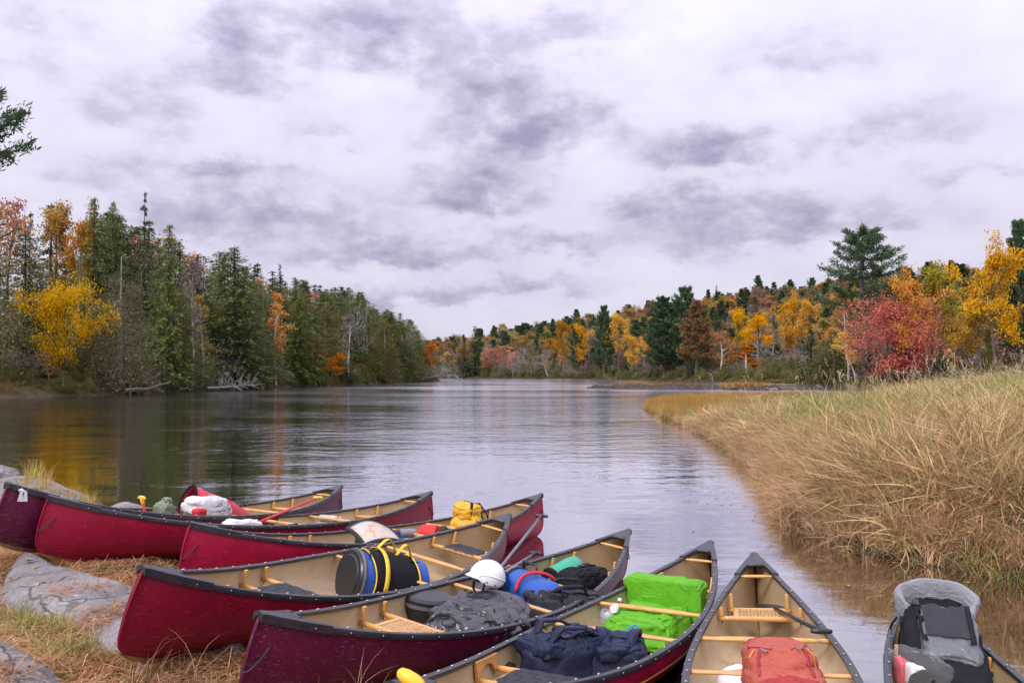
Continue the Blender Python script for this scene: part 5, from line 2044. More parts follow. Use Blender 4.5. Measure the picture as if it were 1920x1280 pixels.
x, y, z = on_ground(44000, -11, 1.2, 2.2, 10.5, lambda x, y, z: np.clip(.85 + .5 * fbm(x, y, 1.2, 3, 51), .15, 1) * (z > .05) * (x / y < .1))
z, on = lift(x, y, z)
keep = ~on | (rng.random(len(x)) < np.clip(.5 * fbm(x, y, 2.2, 3, 53) - .02, 0, .35))
x, y, z = x[keep], y[keep], z[keep]
n = len(x)
scatter('fallen_pine_needles', np.stack([x, y, z], 1), C_ndl, rng.integers(0, 3, n), np.stack([rng.normal(0, .1, n), rng.normal(0, .1, n), rng.random(n) * 6.28], 1), np.repeat(rng.uniform(.7, 1.25, n)[:, None], 3, 1))
print('needles', n)
GL = grass_mat('lawn_blades', [(.11, .15, .02), (.20, .25, .04), (.30, .34, .07), (.42, .38, .14)], [(.30, .24, .08), (.38, .31, .11), (.46, .38, .16), (.55, .45, .22)], 1.2)
C_lawn = cc('lawn_tuft', GL, [((26, .12, .35, .05, .5, .6, .0035), dict(seed=61)), ((26, .10, .35, .06, .7, .9, .0035), dict(seed=62))])
c0 = at_z(120, 1140, .47)[:2]
c1 = at_z(170, 1190, .47)[:2]
x, y, z = on_ground(16000, -5.5, .6, 2.8, 8.6, lambda x, y, z: (np.exp(-((x - c0[0]) / .55) ** 2 - ((y - c0[1]) / .42) ** 2) + .6 * np.exp(-((x - c1[0]) / .35) ** 2 - ((y - c1[1]) / .3) ** 2) + .012 + .05 * np.clip(fbm(x, y, 1.6, 3, 71), 0, 1)) * (z > .12) * (.6 + .6 * fbm(x, y, 3, 2, 72)))
z, on = lift(x, y, z)
x, y, z = x[~on], y[~on], z[~on]
lay('shore_grass', C_lawn, 2, x, y, z + .025, .7, 1.3, .2)
print('lawn', len(x))
GT = grass_mat('yellow_green_blades', [(.22, .21, .03), (.36, .33, .05), (.50, .42, .08), (.60, .48, .16)], [(.40, .24, .09), (.48, .3, .12), (.55, .38, .17), (.6, .46, .24)], 1.5)
C_tuft = cc('rock_tuft', GT, [((34, .30, .35, .07, .22, .2, .007), dict(seed=63)), ((30, .24, .35, .09, .4, .4, .007), dict(seed=64))])
px_t = [(60, 905, 1.1), (72, 900, 1.2), (50, 912, .9), (80, 920, .8), (92, 912, .8), (104, 925, .6), (120, 930, .5), (135, 925, .7), (160, 925, .8), (172, 935, .8), (182, 945, .7), (40, 925, .6), (20, 935, .5), (150, 945, .6), (165, 950, .5), (185, 960, .5), (98, 940, .5), (70, 930, .7), (130, 945, .5), (62, 897, 1.1), (175, 915, .6)]
P, sc = [], []
for px, py, s in px_t:
    for _ in range(2):
        q = at_z(px + rng.normal(0, 5), py + rng.normal(0, 3), .36)
        P.append(q); sc.append(s * .9)
P = np.array(P)
P[:, 2] = near_z(P[:, 0], P[:, 1])
zz, _ = lift(P[:, 0], P[:, 1], P[:, 2])
P[:, 2] = zz - .02
sc = np.array(sc)
scatter('rock_grass_tufts', P, C_tuft, rng.integers(0, 2, len(P)), np.stack([rng.normal(0, .1, len(P)), rng.normal(0, .1, len(P)), rng.random(len(P)) * 6.28], 1), np.repeat(sc[:, None], 3, 1))
# a few dry stems in front of the hulls
C_dry = cc('dry_stem', GM['red'], [((4, .34, .3, .05, .5, .5, .0035), dict(seed=66, seg=5, curl=.4)), ((3, .28, .3, .04, .8, .8, .003), dict(seed=67, seg=5, curl=.5))])
P = []
for px, py in [(300, 1262), (340, 1270), (385, 1262), (650, 1300), (690, 1300), (610, 1300), (670, 1295), (255, 1272), (590, 1305), (720, 1300), (270, 1285)]:
    for _ in range(2):
        q = at_z(px + rng.normal(0, 8), py, .36)
        q[2] = float(near_z(np.array([q[0]]), np.array([q[1]]))[0]); P.append(q)
P = np.array(P); n = len(P)
scatter('dry_stems', P, C_dry, rng.integers(0, 2, n), np.stack([rng.normal(0, .2, n), rng.normal(0, .2, n), rng.random(n) * 6.28], 1), np.full((n, 3), 1.0))

# fallen leaves on the ground and the rocks, and drifting by the marsh
def leaf_bits(seed, n=1):
    g = np.random.default_rng(seed)
    out = []
    for k in range(4):
        V = np.array([(-.03, 0, .004), (-.008, .016, .010), (.018, .011, .004), (.034, 0, .008), (.018, -.013, .012), (-.008, -.015, .003)]) * (1 + .3 * g.random())
        V[:, 2] += .006 * g.random(6)
        me = np_mesh('leaf', V, np.array([[0, 1, 2, 5], [2, 3, 4, 5]]), g.random(2))
        me.materials.append(LEAFM)
        out.append((me, None))
    return out


LEAFM = grass_mat('fallen_leaf', [(.16, .08, .035), (.34, .17, .04), (.50, .30, .05), (.42, .10, .05)], [(.12, .07, .04), (.24, .14, .06), (.40, .26, .08), (.5, .38, .2)], 3.0, .1)
C_leaf = source_coll('fallen_leaf', leaf_bits(300))
x, y, z = on_ground(700, -6.5, .8, 2.8, 9, lambda x, y, z: .55 * (z > .06) + 0 * x)
z, on = lift(x, y, z)
n = len(x)
scatter('fallen_leaves', np.stack([x, y, z + .012], 1), C_leaf, rng.integers(0, 4, n), np.stack([rng.normal(0, .25, n), rng.normal(0, .25, n), rng.random(n) * 6.28], 1), np.repeat(rng.uniform(.7, 1.4, n)[:, None], 3, 1))
x, y = rng.uniform(1.5, 8, 2600), rng.uniform(6.5, 24, 2600)
d = marsh_d(x, y)
k = (d < -.05) & (rng.random(len(x)) < .45 * np.exp(d / .5))
x, y = x[k], y[k]
n = len(x)
scatter('floating_leaves', np.stack([x, y, np.full(n, .004)], 1), C_leaf, rng.integers(0, 4, n), np.stack([0 * x, 0 * x, rng.random(n) * 6.28], 1), np.stack([np.full(n, 1.0), np.full(n, .8), np.full(n, .35)], 1))
# ------------------------------------------------------------------ gear in the canoes
def fabric(name, col, rough=.75, var=.16, bump=.5, fold=14, spec=.3):
    m, t, b = new_mat(name)
    v = t.node('ShaderNodeTexCoord').outputs['Object']
    n = t.noise(v, 9, 5, .6)
    t.l.new(t.ramp(n, [(.3, tuple(c * (1 - var) for c in col)), (.7, tuple(min(1, c * (1 + var)) for c in col))]), b.inputs['Base Color'])
    b.inputs['Roughness'].default_value = rough
    b.inputs['Specular IOR Level'].default_value = spec
    f = t.noise(v, fold, 3, .55, 1.2)
    f = t.m('ABSOLUTE', t.m('SUBTRACT', f, .5))
    f2 = t.noise(v, 420, 2, .5)
    bn = t.node('ShaderNodeBump')
    bn.inputs['Strength'].default_value = bump
    bn.inputs['Distance'].default_value = .03
    t.l.new(t.m('MULTIPLY_ADD', f2, .03, f), bn.inputs['Height'])
    t.l.new(bn.outputs[0], b.inputs['Normal'])
    return m


def crinkle(name, col, rough=.2, scale=7, strength=.8):
    """thin plastic film: sharp creases"""
    m, t, b = new_mat(name)
    v = t.node('ShaderNodeTexCoord').outputs['Object']
    w = t.noise(v, 5, 3, .6, 0, 1)
    mixv = t.node('ShaderNodeMix', data_type='VECTOR')
    mixv.inputs['Factor'].default_value = .18
    t.l.new(v, mixv.inputs['A']); t.l.new(w, mixv.inputs['B'])
    vo = t.node('ShaderNodeTexVoronoi', feature='F1')
    vo.inputs['Scale'].default_value = scale
    t.l.new(mixv.outputs['Result'], vo.inputs['Vector'])
    b.inputs['Base Color'].default_value = (*col, 1)
    b.inputs['Roughness'].default_value = rough
    b.inputs['Specular IOR Level'].default_value = .7
    r = t.m('ABSOLUTE', t.m('SUBTRACT', t.noise(v, scale * 1.6, 4, .6, .8), .5))
    bn = t.node('ShaderNodeBump')
    bn.inputs['Strength'].default_value = strength
    bn.inputs['Distance'].default_value = .05
    big = t.m('ABSOLUTE', t.m('SUBTRACT', t.noise(v, scale * .55, 2, .5, 2.2), .5))
    t.l.new(t.m('MULTIPLY_ADD', r, .35, t.m('MULTIPLY_ADD', vo.outputs['Distance'], .12, t.m('MULTIPLY', big, 1.6))), bn.inputs['Height'])
    t.l.new(bn.outputs[0], b.inputs['Normal'])
    return m


F = {
    'black': fabric('black_nylon', (.011, .011, .015), .75, spec=.18),
    'charcoal': fabric('charcoal_nylon', (.036, .035, .044), .75, spec=.2),
    'navy': fabric('navy_nylon', (.014, .021, .055), .6, .25, .8, 11),
    'yellowpvc': fabric('yellow_dry_bag_cloth', (.72, .40, .02), .45, .1, .7, 9, .5),
    'yellow': fabric('yellow_webbing', (.80, .52, .05), .6),
    'redpvc': fabric('red_dry_bag_cloth', (.62, .035, .06), .42, .1, .5, 8, .5),
    'red': fabric('red_nylon', (.55, .03, .035), .6),
    'lime': fabric('lime_rain_cover', (.105, .37, .010), .6, .12, .9, 6, .3),
    'terra': fabric('terracotta_nylon', (.40, .082, .052), .6, .1, .8, 7, .35),
    'terra_dark': fabric('dark_red_nylon', (.33, .03, .03), .6, .15, .8, 9),
    'sea': fabric('sea_green_dry_bag', (.06, .36, .22), .5, .1, .5, 9),
    'sage': fabric('sage_cloth', (.22, .27, .19), .8, .15, .8, 14),
    'teal': fabric('teal_cloth', (.01, .28, .40), .7),
    'grey': fabric('grey_coated_cloth', (.11, .12, .135), .35, .08, .7, 7, .6),
    'lightgrey': fabric('pale_grey_cloth', (.27, .27, .30), .6, .08, .8, 10),
    'camo': fabric('camouflage_cloth', (.06, .06, .03), .8, .6, .6, 16),
    'white': fabric('white_cloth', (.74, .73, .76), .7, .05, .8, 14),
    'bluebarrel': simple('blue_barrel_plastic', (.010, .070, .34), .4, .08, 4, spec=.5),
    'binbag': crinkle('bin_bag_film', (.026, .026, .034), .30, 3.6, .5),
    'clearbag': crinkle('clear_bag_film', (.62, .58, .60), .15, 12, .6),
    'silver': crinkle('silver_foil', (.62, .63, .68), .12, 14, .7),
    'whiteshell': simple('white_helmet_shell', (.80, .78, .82), .28, .03, 4, spec=.5, coat=.3),
    'plastic': simple('black_plastic', (.018, .018, .022), .35, .2, 20, spec=.5),
    'alu': simple('grey_anodised_shaft', (.18, .18, .205), .35, .1, 8, metal=.4),
    'redshaft': simple('red_shaft', (.60, .03, .045), .35, .1, 8),
    'yplastic': simple('yellow_plastic', (.85, .50, .03), .35, .06, 8),
    'blueshaft': simple('blue_shaft', (.01, .22, .60), .4, .1, 8),
    'mapprint': None,
    'steel': M['screw'],
    'orange': fabric('orange_loop', (.70, .22, .04), .6),
    'clearpl': simple('clear_bottle_plastic', (.52, .52, .55), .12, .05, 8, spec=.8),
    'grit': simple('grey_bottle', (.22, .21, .25), .4, .1, 8),
    'pinkred': simple('red_packaging', (.62, .06, .10), .4, .1, 8),
    'greenpk': simple('green_packaging', (.05, .30, .12), .4, .1, 8),
    'whitepk': simple('white_packaging', (.74, .70, .70), .4, .1, 8),
    'bread': simple('pale_bread', (.60, .46, .34), .8, .15, 12),
}


def grp(i, px, py, h, z, rot, name, label, cat, group=None):
    x, y = canoe_px(i, px, py, h)
    mw = CM[i] @ Matrix.Translation((x, y, z)) @ Matrix.Rotation(rot, 4, 'Z')
    return empty(name, mw=mw, label=label, cat=cat, group=group)


def grpl(i, x, y, z, rot, name, label, cat, group=None):
    mw = CM[i] @ Matrix.Translation((x, y, z)) @ Matrix.Rotation(rot, 4, 'Z')
    return empty(name, mw=mw, label=label, cat=cat, group=group)


def spow(a, e):
    return math.copysign(abs(a) ** e, a)


def bag(root, name, size, mat, e1=.45, e2=.5, amp=.05, fold=.03, seed=0, nu=44, nv=26, c=(0, 0, 0), flat=True, M3=None, freq=2.2, taper=0.0, loosen=None):
    """soft stuffed shape standing on z=0 of its own frame: rounded box with lumps and creases"""
    Lx, Wy, Hz = size
    P = []
    for j in range(nv + 1):
        ph = -PI / 2 + PI * j / nv
        row = []
        for k in range(nu):
            th = 2 * PI * k / nu
            cx, sx = math.cos(ph), math.sin(ph)
            p = Vector((spow(cx, e1) * spow(math.cos(th), e2), spow(cx, e1) * spow(math.sin(th), e2), spow(sx, e1)))
            q = Vector((p.x * Lx * freq * 2, p.y * Wy * freq * 2, p.z * Hz * freq * 2)) + Vector((seed * 5.3, seed * 2.1, seed * 3.7))
            n = amp * mnoise.noise(q) - fold * (1 - min(1, abs(mnoise.noise(q * 1.9 + Vector((9, 2, 4)))) * 5)) - fold * .6 * (1 - min(1, abs(mnoise.noise(q * 3.7)) * 5))
            k_ = 1 + n / max(.08, min(Lx, Wy, Hz))
            tz = 1 - taper * (p.z + 1) / 2
            v = Vector((p.x * Lx / 2 * k_ * tz, p.y * Wy / 2 * k_ * tz, p.z * Hz / 2 * k_ + Hz / 2))
            if flat: v.z = max(0.0, v.z)
            row.append(v)
        P.append(row)
    V = np.array([[tuple(v) for v in r] for r in P])
    if M3 is not None:
        V = V @ np.array(M3).T
    V = V + np.array(c)
    mb = MB().loft(V, True, True)
    return mb.build(name, mat, root)


def drape_z(objs, x, y, top=2.0):
    best = None
    for b in objs:
        h = b.ray_cast(Vector((x, y, top)), Vector((0, 0, -1)))
        if h[0] is not None and (best is None or h[0].z > best): best = h[0].z
    return best


def bvh_local(o):
    me = o.data
    return BVHTree.FromPolygons([v.co[:] for v in me.vertices], [p.vertices[:] for p in me.polygons])


def strap(root, name, bvs, xy, width, mat, lift_=.004, thick=.004, ends=0.0):
    """webbing laid over the bag: drops each point of the path on the surface"""
    pts = []
    xy = np.array(xy, float)
    u = np.linspace(0, 1, 18)
    X = np.interp(u, np.linspace(0, 1, len(xy)), xy[:, 0]); Y = np.interp(u, np.linspace(0, 1, len(xy)), xy[:, 1])
    for x, y in zip(X, Y):
        z = drape_z(bvs, x, y)
        if z is None: continue
        pts.append((x, y, z + lift_))
    if len(pts) < 3: return None
    pts = np.array(pts)
    if ends:
        pts = np.concatenate([[pts[0] - (0, 0, ends)], pts, [pts[-1] - (0, 0, ends)]])
    t = np.gradient(pts, axis=0)
    w = np.cross(t, (0, 0, 1.0)); w = w / (np.linalg.norm(w, axis=1)[:, None] + 1e-9) * width
    return MB().ribbon(pts, w, thick).build(name, mat, root)


def lathe(prof, n=28, axis='x'):
    """prof: (axial, radius)"""
    ang = np.arange(n) * 2 * PI / n
    R_ = []
    for a, r in prof:
        r = max(r, .0005)
        if axis == 'x': R_.append(np.stack([np.full(n, a), r * np.cos(ang), r * np.sin(ang)], 1))
        else: R_.append(np.stack([r * np.cos(ang), r * np.sin(ang), np.full(n, a)], 1))
    return MB().loft(R_)


def arc_handle(root, name, p0, p1, h, width, mat, lateral=(0, 0, 0), n=13, thick=.004):
    p0, p1 = np.array(p0, float), np.array(p1, float)
    u = np.linspace(0, 1, n)
    path = p0 + (p1 - p0) * u[:, None] + np.outer(np.sin(u * PI), np.array([lateral[0], lateral[1], h + lateral[2]]))
    d = p1 - p0
    w = np.cross(d, (0, 0, 1.0)); w = w / (np.linalg.norm(w) + 1e-9) * width
    return MB().ribbon(path, w, thick).build(name, mat, root)


def two_point(i, a, b, ha, hb_, name, label, cat, group=None, z=None):
    """frame whose +x runs from the point at pixel a to the point at pixel b inside canoe i"""
    A = Vector((*canoe_px(i, *a, ha), ha)) if len(a) == 2 else Vector(a)
    B = Vector((*canoe_px(i, *b, hb_), hb_)) if len(b) == 2 else Vector(b)
    d = B - A
    rz = math.atan2(d.y, d.x)
    ry = -math.atan2(d.z, math.hypot(d.x, d.y))
    mw = CM[i] @ Matrix.Translation(A) @ Matrix.Rotation(rz, 4, 'Z') @ Matrix.Rotation(ry, 4, 'Y')
    return empty(name, mw=mw, label=label, cat=cat, group=group), d.length


def barrel_pack(root, L, r, cloth, trim, handles=True, harness=True):
    """plastic barrel lying along +x, lid at x=0, fabric harness wrapped round the middle"""
    lathe([(.03, 0), (.03, r * .95), (.06, r), (.10, r * 1.02), (L - .10, r * 1.0), (L - .03, r * .93), (L, r * .74), (L, 0)]).build('barrel', F['bluebarrel'], root, sharp=40)
    ld = lathe([(-.012, 0), (-.012, r * .8), (0, r * .84), (0, r * 1.0), (.012, r * 1.06), (.05, r * 1.06), (.055, r * .98), (.055, 0)]).build('lid', F['plastic'], root, sharp=40)
    lathe([(.020, r * 1.05), (.020, r * 1.085), (.040, r * 1.085), (.040, r * 1.05)]).build('clamp_ring', F['alu'], ld, sharp=30)
    if not harness: return
    a0, a1 = .115, L - .15
    n, rows = 40, []
    for k, a in enumerate(np.linspace(a0, a1, 14)):
        ring = []
        for j in range(n):
            q = 2 * PI * j / n
            bump = .012 + .010 * mnoise.noise(Vector((a * 9, math.cos(q) * 3, math.sin(q) * 3))) + .012 * math.sin((a - a0) / (a1 - a0) * PI)
            ring.append((a + .02 * math.cos(q * 2), (r + bump) * math.cos(q), (r + bump) * math.sin(q)))
        rows.append(ring)
    MB().loft(rows).build('harness', F[cloth], root)
    for a in (a0, a1):
        q = np.linspace(0, 2 * PI, 41)
        rr = r + .018
        MB().tube(np.stack([a + .02 * np.cos(q * 2), rr * np.cos(q), rr * np.sin(q)], 1), .006, 6, cap=False).build('piping', F[trim], root)
    if handles:
        m = (a0 + a1) / 2
        q = np.linspace(R(-15), R(185), 26)
        rr = r + .042
        MB().ribbon(np.stack([np.full(26, a0 + .10), rr * np.cos(q), rr * np.sin(q)], 1), (.036, 0, 0), .005).build('carry_strap', F[trim], root)
        for x0, x1, y in ((a0 + .10, m + .10, .05), (m + .02, m + .18, -.07)):
            arc_handle(root, 'handle_loop', (x0, y, r + .02), (x1, y + .03, r + .0), .10, .032, F[trim])
        for y in (.10, -.10):
            pts = [(x, y * (1 - .15 * k), math.sqrt(max(.001, (r + .02) ** 2 - (y * (1 - .15 * k)) ** 2)) - .01 * k) for k, x in enumerate(np.linspace(a1 - .05, L - .02, 6))]
            MB().ribbon(pts, (0, .028, 0), .005).build('buckle_strap', F['black'], root)
        MB().box((a1 - .01, .10, r + .005), (.05, .04, .016)).build('buckle', F['plastic'], root, smooth=False, bevel=.004)
        q = np.linspace(R(60), R(120), 9)
        MB().tube(np.stack([np.full(9, .09), (r + .02) * np.cos(q), (r + .02) * np.sin(q) + .04 * np.sin((q - R(60)) / R(60) * PI)], 1), .007, 6).build('grab_cord', F['plastic'], root)


def helmet(root, shell_mat, r=.122):
    """paddling helmet, brow towards +x, rim down"""
    def limit(a):        # how far down the shell reaches, by azimuth
        c, s = math.cos(a), abs(math.sin(a))
        return -.05 + .26 * max(0, c) ** 1.2 - .62 * max(0, s - .25) ** 1.3 * (1 if c < .55 else .4) - .34 * max(0, -c)
    def surf(k, off=0.0):
        rows = []
        for a in np.linspace(0, 2 * PI, 49)[:-1]:
            lo = math.asin(max(-.85, min(.8, limit(a)))) if k is None else k
            row = []
            for u in np.linspace(0, 1, 14):
                e = lo + (PI / 2 - lo) * u
                row.append(((r * 1.16 - off) * math.cos(e) * math.cos(a), (r * .98 - off) * math.cos(e) * math.sin(a), (r * 1.06 - off) * math.sin(e)))
            rows.append(row)
        return np.array(rows).transpose(1, 0, 2)
    out, inn = surf(None), surf(None, .008)
    rings = np.concatenate([inn[::-1], out])
    MB().loft(rings, True, False).build('shell', F[shell_mat], root)
    MB().loft(surf(None, .014)[:9] * np.array([1, 1, 1]), True, False).build('liner', F['plastic'], root)
    # brim
    rows = []
    for a in np.linspace(-1.0, 1.0, 13):
        e = math.asin(limit(a)) + .06
        p = np.array([r * 1.16 * math.cos(e) * math.cos(a), r * .98 * math.cos(e) * math.sin(a), r * 1.06 * math.sin(e)])
        o = np.array([math.cos(a) * .034 * math.cos(a * 1.4), math.sin(a) * .010, -.006])
        rows.append([p + (0, 0, .012), p + o + (0, 0, .004), p + o - (0, 0, .003), p - (0, 0, .004)])
    MB().loft(rows).build('brim', F[shell_mat], root)
    # moulded wave along each side
    for s in (-1, 1):
        pts = []
        for u in np.linspace(0, 1, 15):
            a = R(38) + R(120) * u
            e = .18 - .30 * u + .12 * math.sin(u * 5.5)
            pts.append((r * 1.17 * math.cos(e) * math.cos(a), s * r * .99 * math.cos(e) * math.sin(a), r * 1.07 * math.sin(e)))
        MB().tube(pts, .0045, 6).build('side_ridge', F[shell_mat], root)
        for a, e in ((R(70), -.14), (R(98), -.36)):
            c = np.array([r * 1.165 * math.cos(e) * math.cos(a), s * r * .985 * math.cos(e) * math.sin(a), r * 1.065 * math.sin(e)])
            nrm = unit(c)
            MB().tube([c - nrm * .002, c + nrm * .003], .006, 8).build('rivet', F['plastic'], root)
        pts = [(.06, s * r * .86, -.02), (.075, s * .09, -.09), (.07, s * .03, -.135)]
        MB().ribbon(pts, (.018, 0, 0), .003).build('chin_strap', F['black'], root)
    lathe([(-.012, .017), (-.012, .02), (.012, .02), (.012, .017), (.012, 0)], 14).build('strap_clip', F['whiteshell'], root).location = (.07, .02, -.135)


def paddle(A, B, name, label, shaft, grip, blade, group=None, blade_at_b=True, bl=.48, bw=.10, rshaft=.0145, cat='paddle'):
    """T-grip paddle, grip at A (world), blade beyond B"""
    A, B = Vector(A), Vector(B)
    d = (B - A)
    L = d.length
    q = d.to_track_quat('X', 'Z')
    root = empty(name, mw=Matrix.Translation(A) @ q.to_matrix().to_4x4(), label=label, cat=cat, group=group)
    MB().tube([(.02, 0, 0), (L * .5, 0, 0), (L, 0, 0)], rshaft, 10).build('shaft', shaft, root)
    w = .062
    pts = [(.004 + .012 * (y / w) ** 2, y, 0) for y in np.linspace(-w, w, 11)]
    MB().tube(pts, [.011 + .006 * (1 - (abs(y) / w) ** 3) for y in np.linspace(-w, w, 11)], 10).build('grip', grip, root)
    MB().tube([(.005, 0, 0), (.06, 0, 0), (.085, 0, 0)], [.019, .019, .0155], 10).build('grip_socket', grip, root)
    if blade is not None:
        rows = []
        for u in np.linspace(0, 1, 12):
            x = L - .03 + bl * u
            wd = bw * min(1, (u * 5) ** .6 + .12) * (1 if u < .86 else math.sqrt(max(.02, 1 - ((u - .86) / .15) ** 2)))
            th = .012 * (1 - u * .7)
            rows.append([(x, -wd, 0), (x, -wd * .4, th * .6), (x, 0, th), (x, wd * .4, th * .6), (x, wd, 0), (x, wd * .4, -th * .6), (x, 0, -th), (x, -wd * .4, -th * .6)])
        MB().loft(rows).build('blade', blade, root)
    return root


def loose_loop(root, name, pts, r, mat):
    P = np.array(pts, float)
    u = np.linspace(0, len(P) - 1, 8 * len(P))
    k = np.minimum(u.astype(int), len(P) - 2); f = u - k
    g = lambda j: P[np.clip(j, 0, len(P) - 1)]
    p0, p1, p2, p3 = g(k - 1), g(k), g(k + 1), g(k + 2)
    f = f[:, None]
    C = .5 * (2 * p1 + (p2 - p0) * f + (2 * p0 - 5 * p1 + 4 * p2 - p3) * f ** 2 + (3 * p1 - p0 - 3 * p2 + p3) * f ** 3)
    return MB().tube(C, r, 6).build(name, mat, root)


def backpack(root, L, W, H, cloth, seed, dark='black', straps=True, lid=True, pockets=2):
    """rucksack lying on its back, top towards +x"""
    body = bag(root, 'pack_body', (L, W, H), F[cloth], .55, .6, .05, .022, seed)
    bv_ = [bvh_local(body)]
    if lid:
        l = bag(root, 'lid_pocket', (L * .34, W * .86, H * .42), F[cloth], .6, .6, .035, .02, seed + 3, c=(L * .33, 0, H * .62), flat=False)
        bv_.append(bvh_local(l))
    for k in range(pockets):
        y = (-1, 1)[k % 2] * W * .26
        p = bag(root, 'pocket', (L * .42, W * .36, H * .34), F[cloth], .6, .6, .03, .02, seed + 5 + k, c=(-L * .14, y, H * .72), flat=False)
        bv_.append(bvh_local(p))
    for y in (-W * .2, W * .22):
        strap(root, 'compression_strap', bv_, [(-L * .42, y), (L * .45, y * .8)], .026, F[dark])
    strap(root, 'compression_strap', bv_, [(-L * .05, -W * .46), (-L * .02, W * .46)], .024, F[dark])
    MB().box((L * .12, W * .22 * .9, (drape_z(bv_, L * .12, W * .2) or H) + .008), (.05, .036, .014)).build('buckle', F['plastic'], root, smooth=False, bevel=.004)
    arc_handle(root, 'haul_loop', (L * .42, -.05, H * .7), (L * .42, .05, H * .7), .06, .024, F[dark], (.05, 0, 0))
    if straps:
        for y in (-W * .18, W * .2):
            pts = [(L * .34, y, H * .9), (L * .22, y * 1.4, H * 1.22), (0, y * 1.7, H * 1.18), (-L * .2, y * 1.7, H * .98)]
            P = np.array(pts); u = np.linspace(0, 1, 16)
            path = np.stack([np.interp(u, np.linspace(0, 1, 4), P[:, c]) for c in range(3)], 1)
            MB().ribbon(path, (0, .065, 0), .016).build('shoulder_strap', F[dark], root)
    return body


# --- canoe 4th from the left: barrel pack
r0, ln = two_point(3, (652, 1080), (775, 1094), .245, .20, 'barrel_pack', 'blue barrel pack in a black harness with yellow straps, lying in the dark red canoe', 'barrel pack')
barrel_pack(r0, .66, .205, 'black', 'yellow')

# --- maroon canoe with the white helmet
r0 = grp(4, 905, 1152, .26, .03, .25, 'garbage_bag', 'shiny black garbage bag slumped before the yoke of the maroon canoe', 'garbage bag')
b0 = bag(r0, 'bag_film', (.96, .68, .33), F['binbag'], .55, .62, .06, .045, 4, 110, 64, freq=.62)
r0 = grp(4, 800, 1142, .18, .03, .5, 'round_tub', 'round black tub with a pale rim band beside the garbage bag', 'tub')
lathe([(0, 0), (0, .15), (.02, .165), (.20, .185), (.24, .19), (.26, .17), (.27, 0)], 30, 'z').build('tub_body', F['plastic'], r0, sharp=40)
lathe([(.19, .187), (.19, .194), (.215, .196), (.215, .188)], 30, 'z').build('rim_band', F['alu'], r0, sharp=40)
x, y = canoe_px(4, 912, 1090, .41)
r0 = empty('helmet', mw=CM[4] @ Matrix.Translation((x, y, .445)) @ Matrix.Rotation(R(-35), 4, 'Z') @ Matrix.Rotation(.10, 4, 'Y') @ Matrix.Rotation(.12, 4, 'X'), label='white paddling helmet resting on the yoke of the maroon canoe', cat='helmet', group='white paddling helmets')
helmet(r0, 'whiteshell')
r0, ln = two_point(4, (962, 1100), (1032, 1132), .22, .22, 'barrel', 'blue plastic barrel with a black clip handle behind the yoke', 'barrel')
barrel_pack(r0, .54, .17, 'charcoal', 'red', False, False)
MB().tube([(.05, .05, .17), (.03, .05, .225), (.20, .05, .23), (.22, .05, .165)], .010, 8).build('clip_handle', F['plastic'], r0)
q = np.linspace(R(20), R(165), 20)
MB().tube(np.stack([.30 + .05 * np.sin(q * 2), .20 * np.cos(q), .20 * np.sin(q)], 1), .014, 8).build('padded_strap', F['red'], r0)
r0 = grp(4, 1052, 1126, .24, .03, 2.2, 'backpack', 'black rucksack with padded straps leaning on the blue barrel', 'backpack', 'rucksacks in the canoes')
backpack(r0, .62, .40, .30, 'charcoal', 8, pockets=1)
r0 = grp(4, 1092, 1090, .26, .03, 2.9, 'backpack', 'black rucksack with a square top flap behind the thwart', 'backpack', 'rucksacks in the canoes')
backpack(r0, .52, .36, .34, 'black', 12, pockets=1, straps=False)
r0, ln = two_point(4, (1032, 1086), (1078, 1062), .22, .30, 'dry_bag', 'sea green dry bag propped against the cane seat', 'dry bag')
lathe([(-.02, 0), (0, .08), (.02, .10), (.30, .105), (.38, .10), (.42, .07), (.43, 0)], 24).build('bag_body', F['sea'], r0, sharp=60)
lathe([(-.015, .088), (-.012, .096), (.012, .106), (.016, .10)], 24).build('end_binding', F['black'], r0)
r0 = grp(4, 966, 1072, .26, .05, .7, 'stuff_sack', 'small red stuff sack under the black paddles', 'bag')
bag(r0, 'sack_body', (.30, .22, .26), F['red'], .7, .7, .05, .03, 21)
bag(r0, 'drawstring_neck', (.16, .12, .10), F['black'], .8, .8, .03, .02, 22, c=(.1, .02, .2), flat=False)
for px, py, lb, rz in ((1003, 1062, 'clear water bottle with a dark cap beside the thwart', .3), (1020, 1066, 'second clear bottle, black capped, closer to the green dry bag', .8)):
    r0 = grp(4, px, py, .24, .10, rz, 'water_bottle', lb, 'bottle', 'clear bottles in the maroon canoe')
    r0.matrix_world = r0.matrix_world @ Matrix.Rotation(.45, 4, 'X')
    lathe([(0, 0), (0, .036), (.01, .04), (.14, .04), (.165, .024), (.18, .02)], 20, 'z').build('bottle_body', F['clearpl'], r0, sharp=50)
    lathe([(.175, .026), (.175, .027), (.215, .027), (.215, 0)], 16, 'z').build('bottle_cap', F['plastic'], r0, sharp=40)
r0 = grp(4, 1036, 1078, .22, .10, .2, 'paper_bag', 'crumpled clear food packet beyond the thwart', 'bag')
bag(r0, 'packet_body', (.14, .05, .18), F['clearbag'], .7, .7, .03, .02, 23)
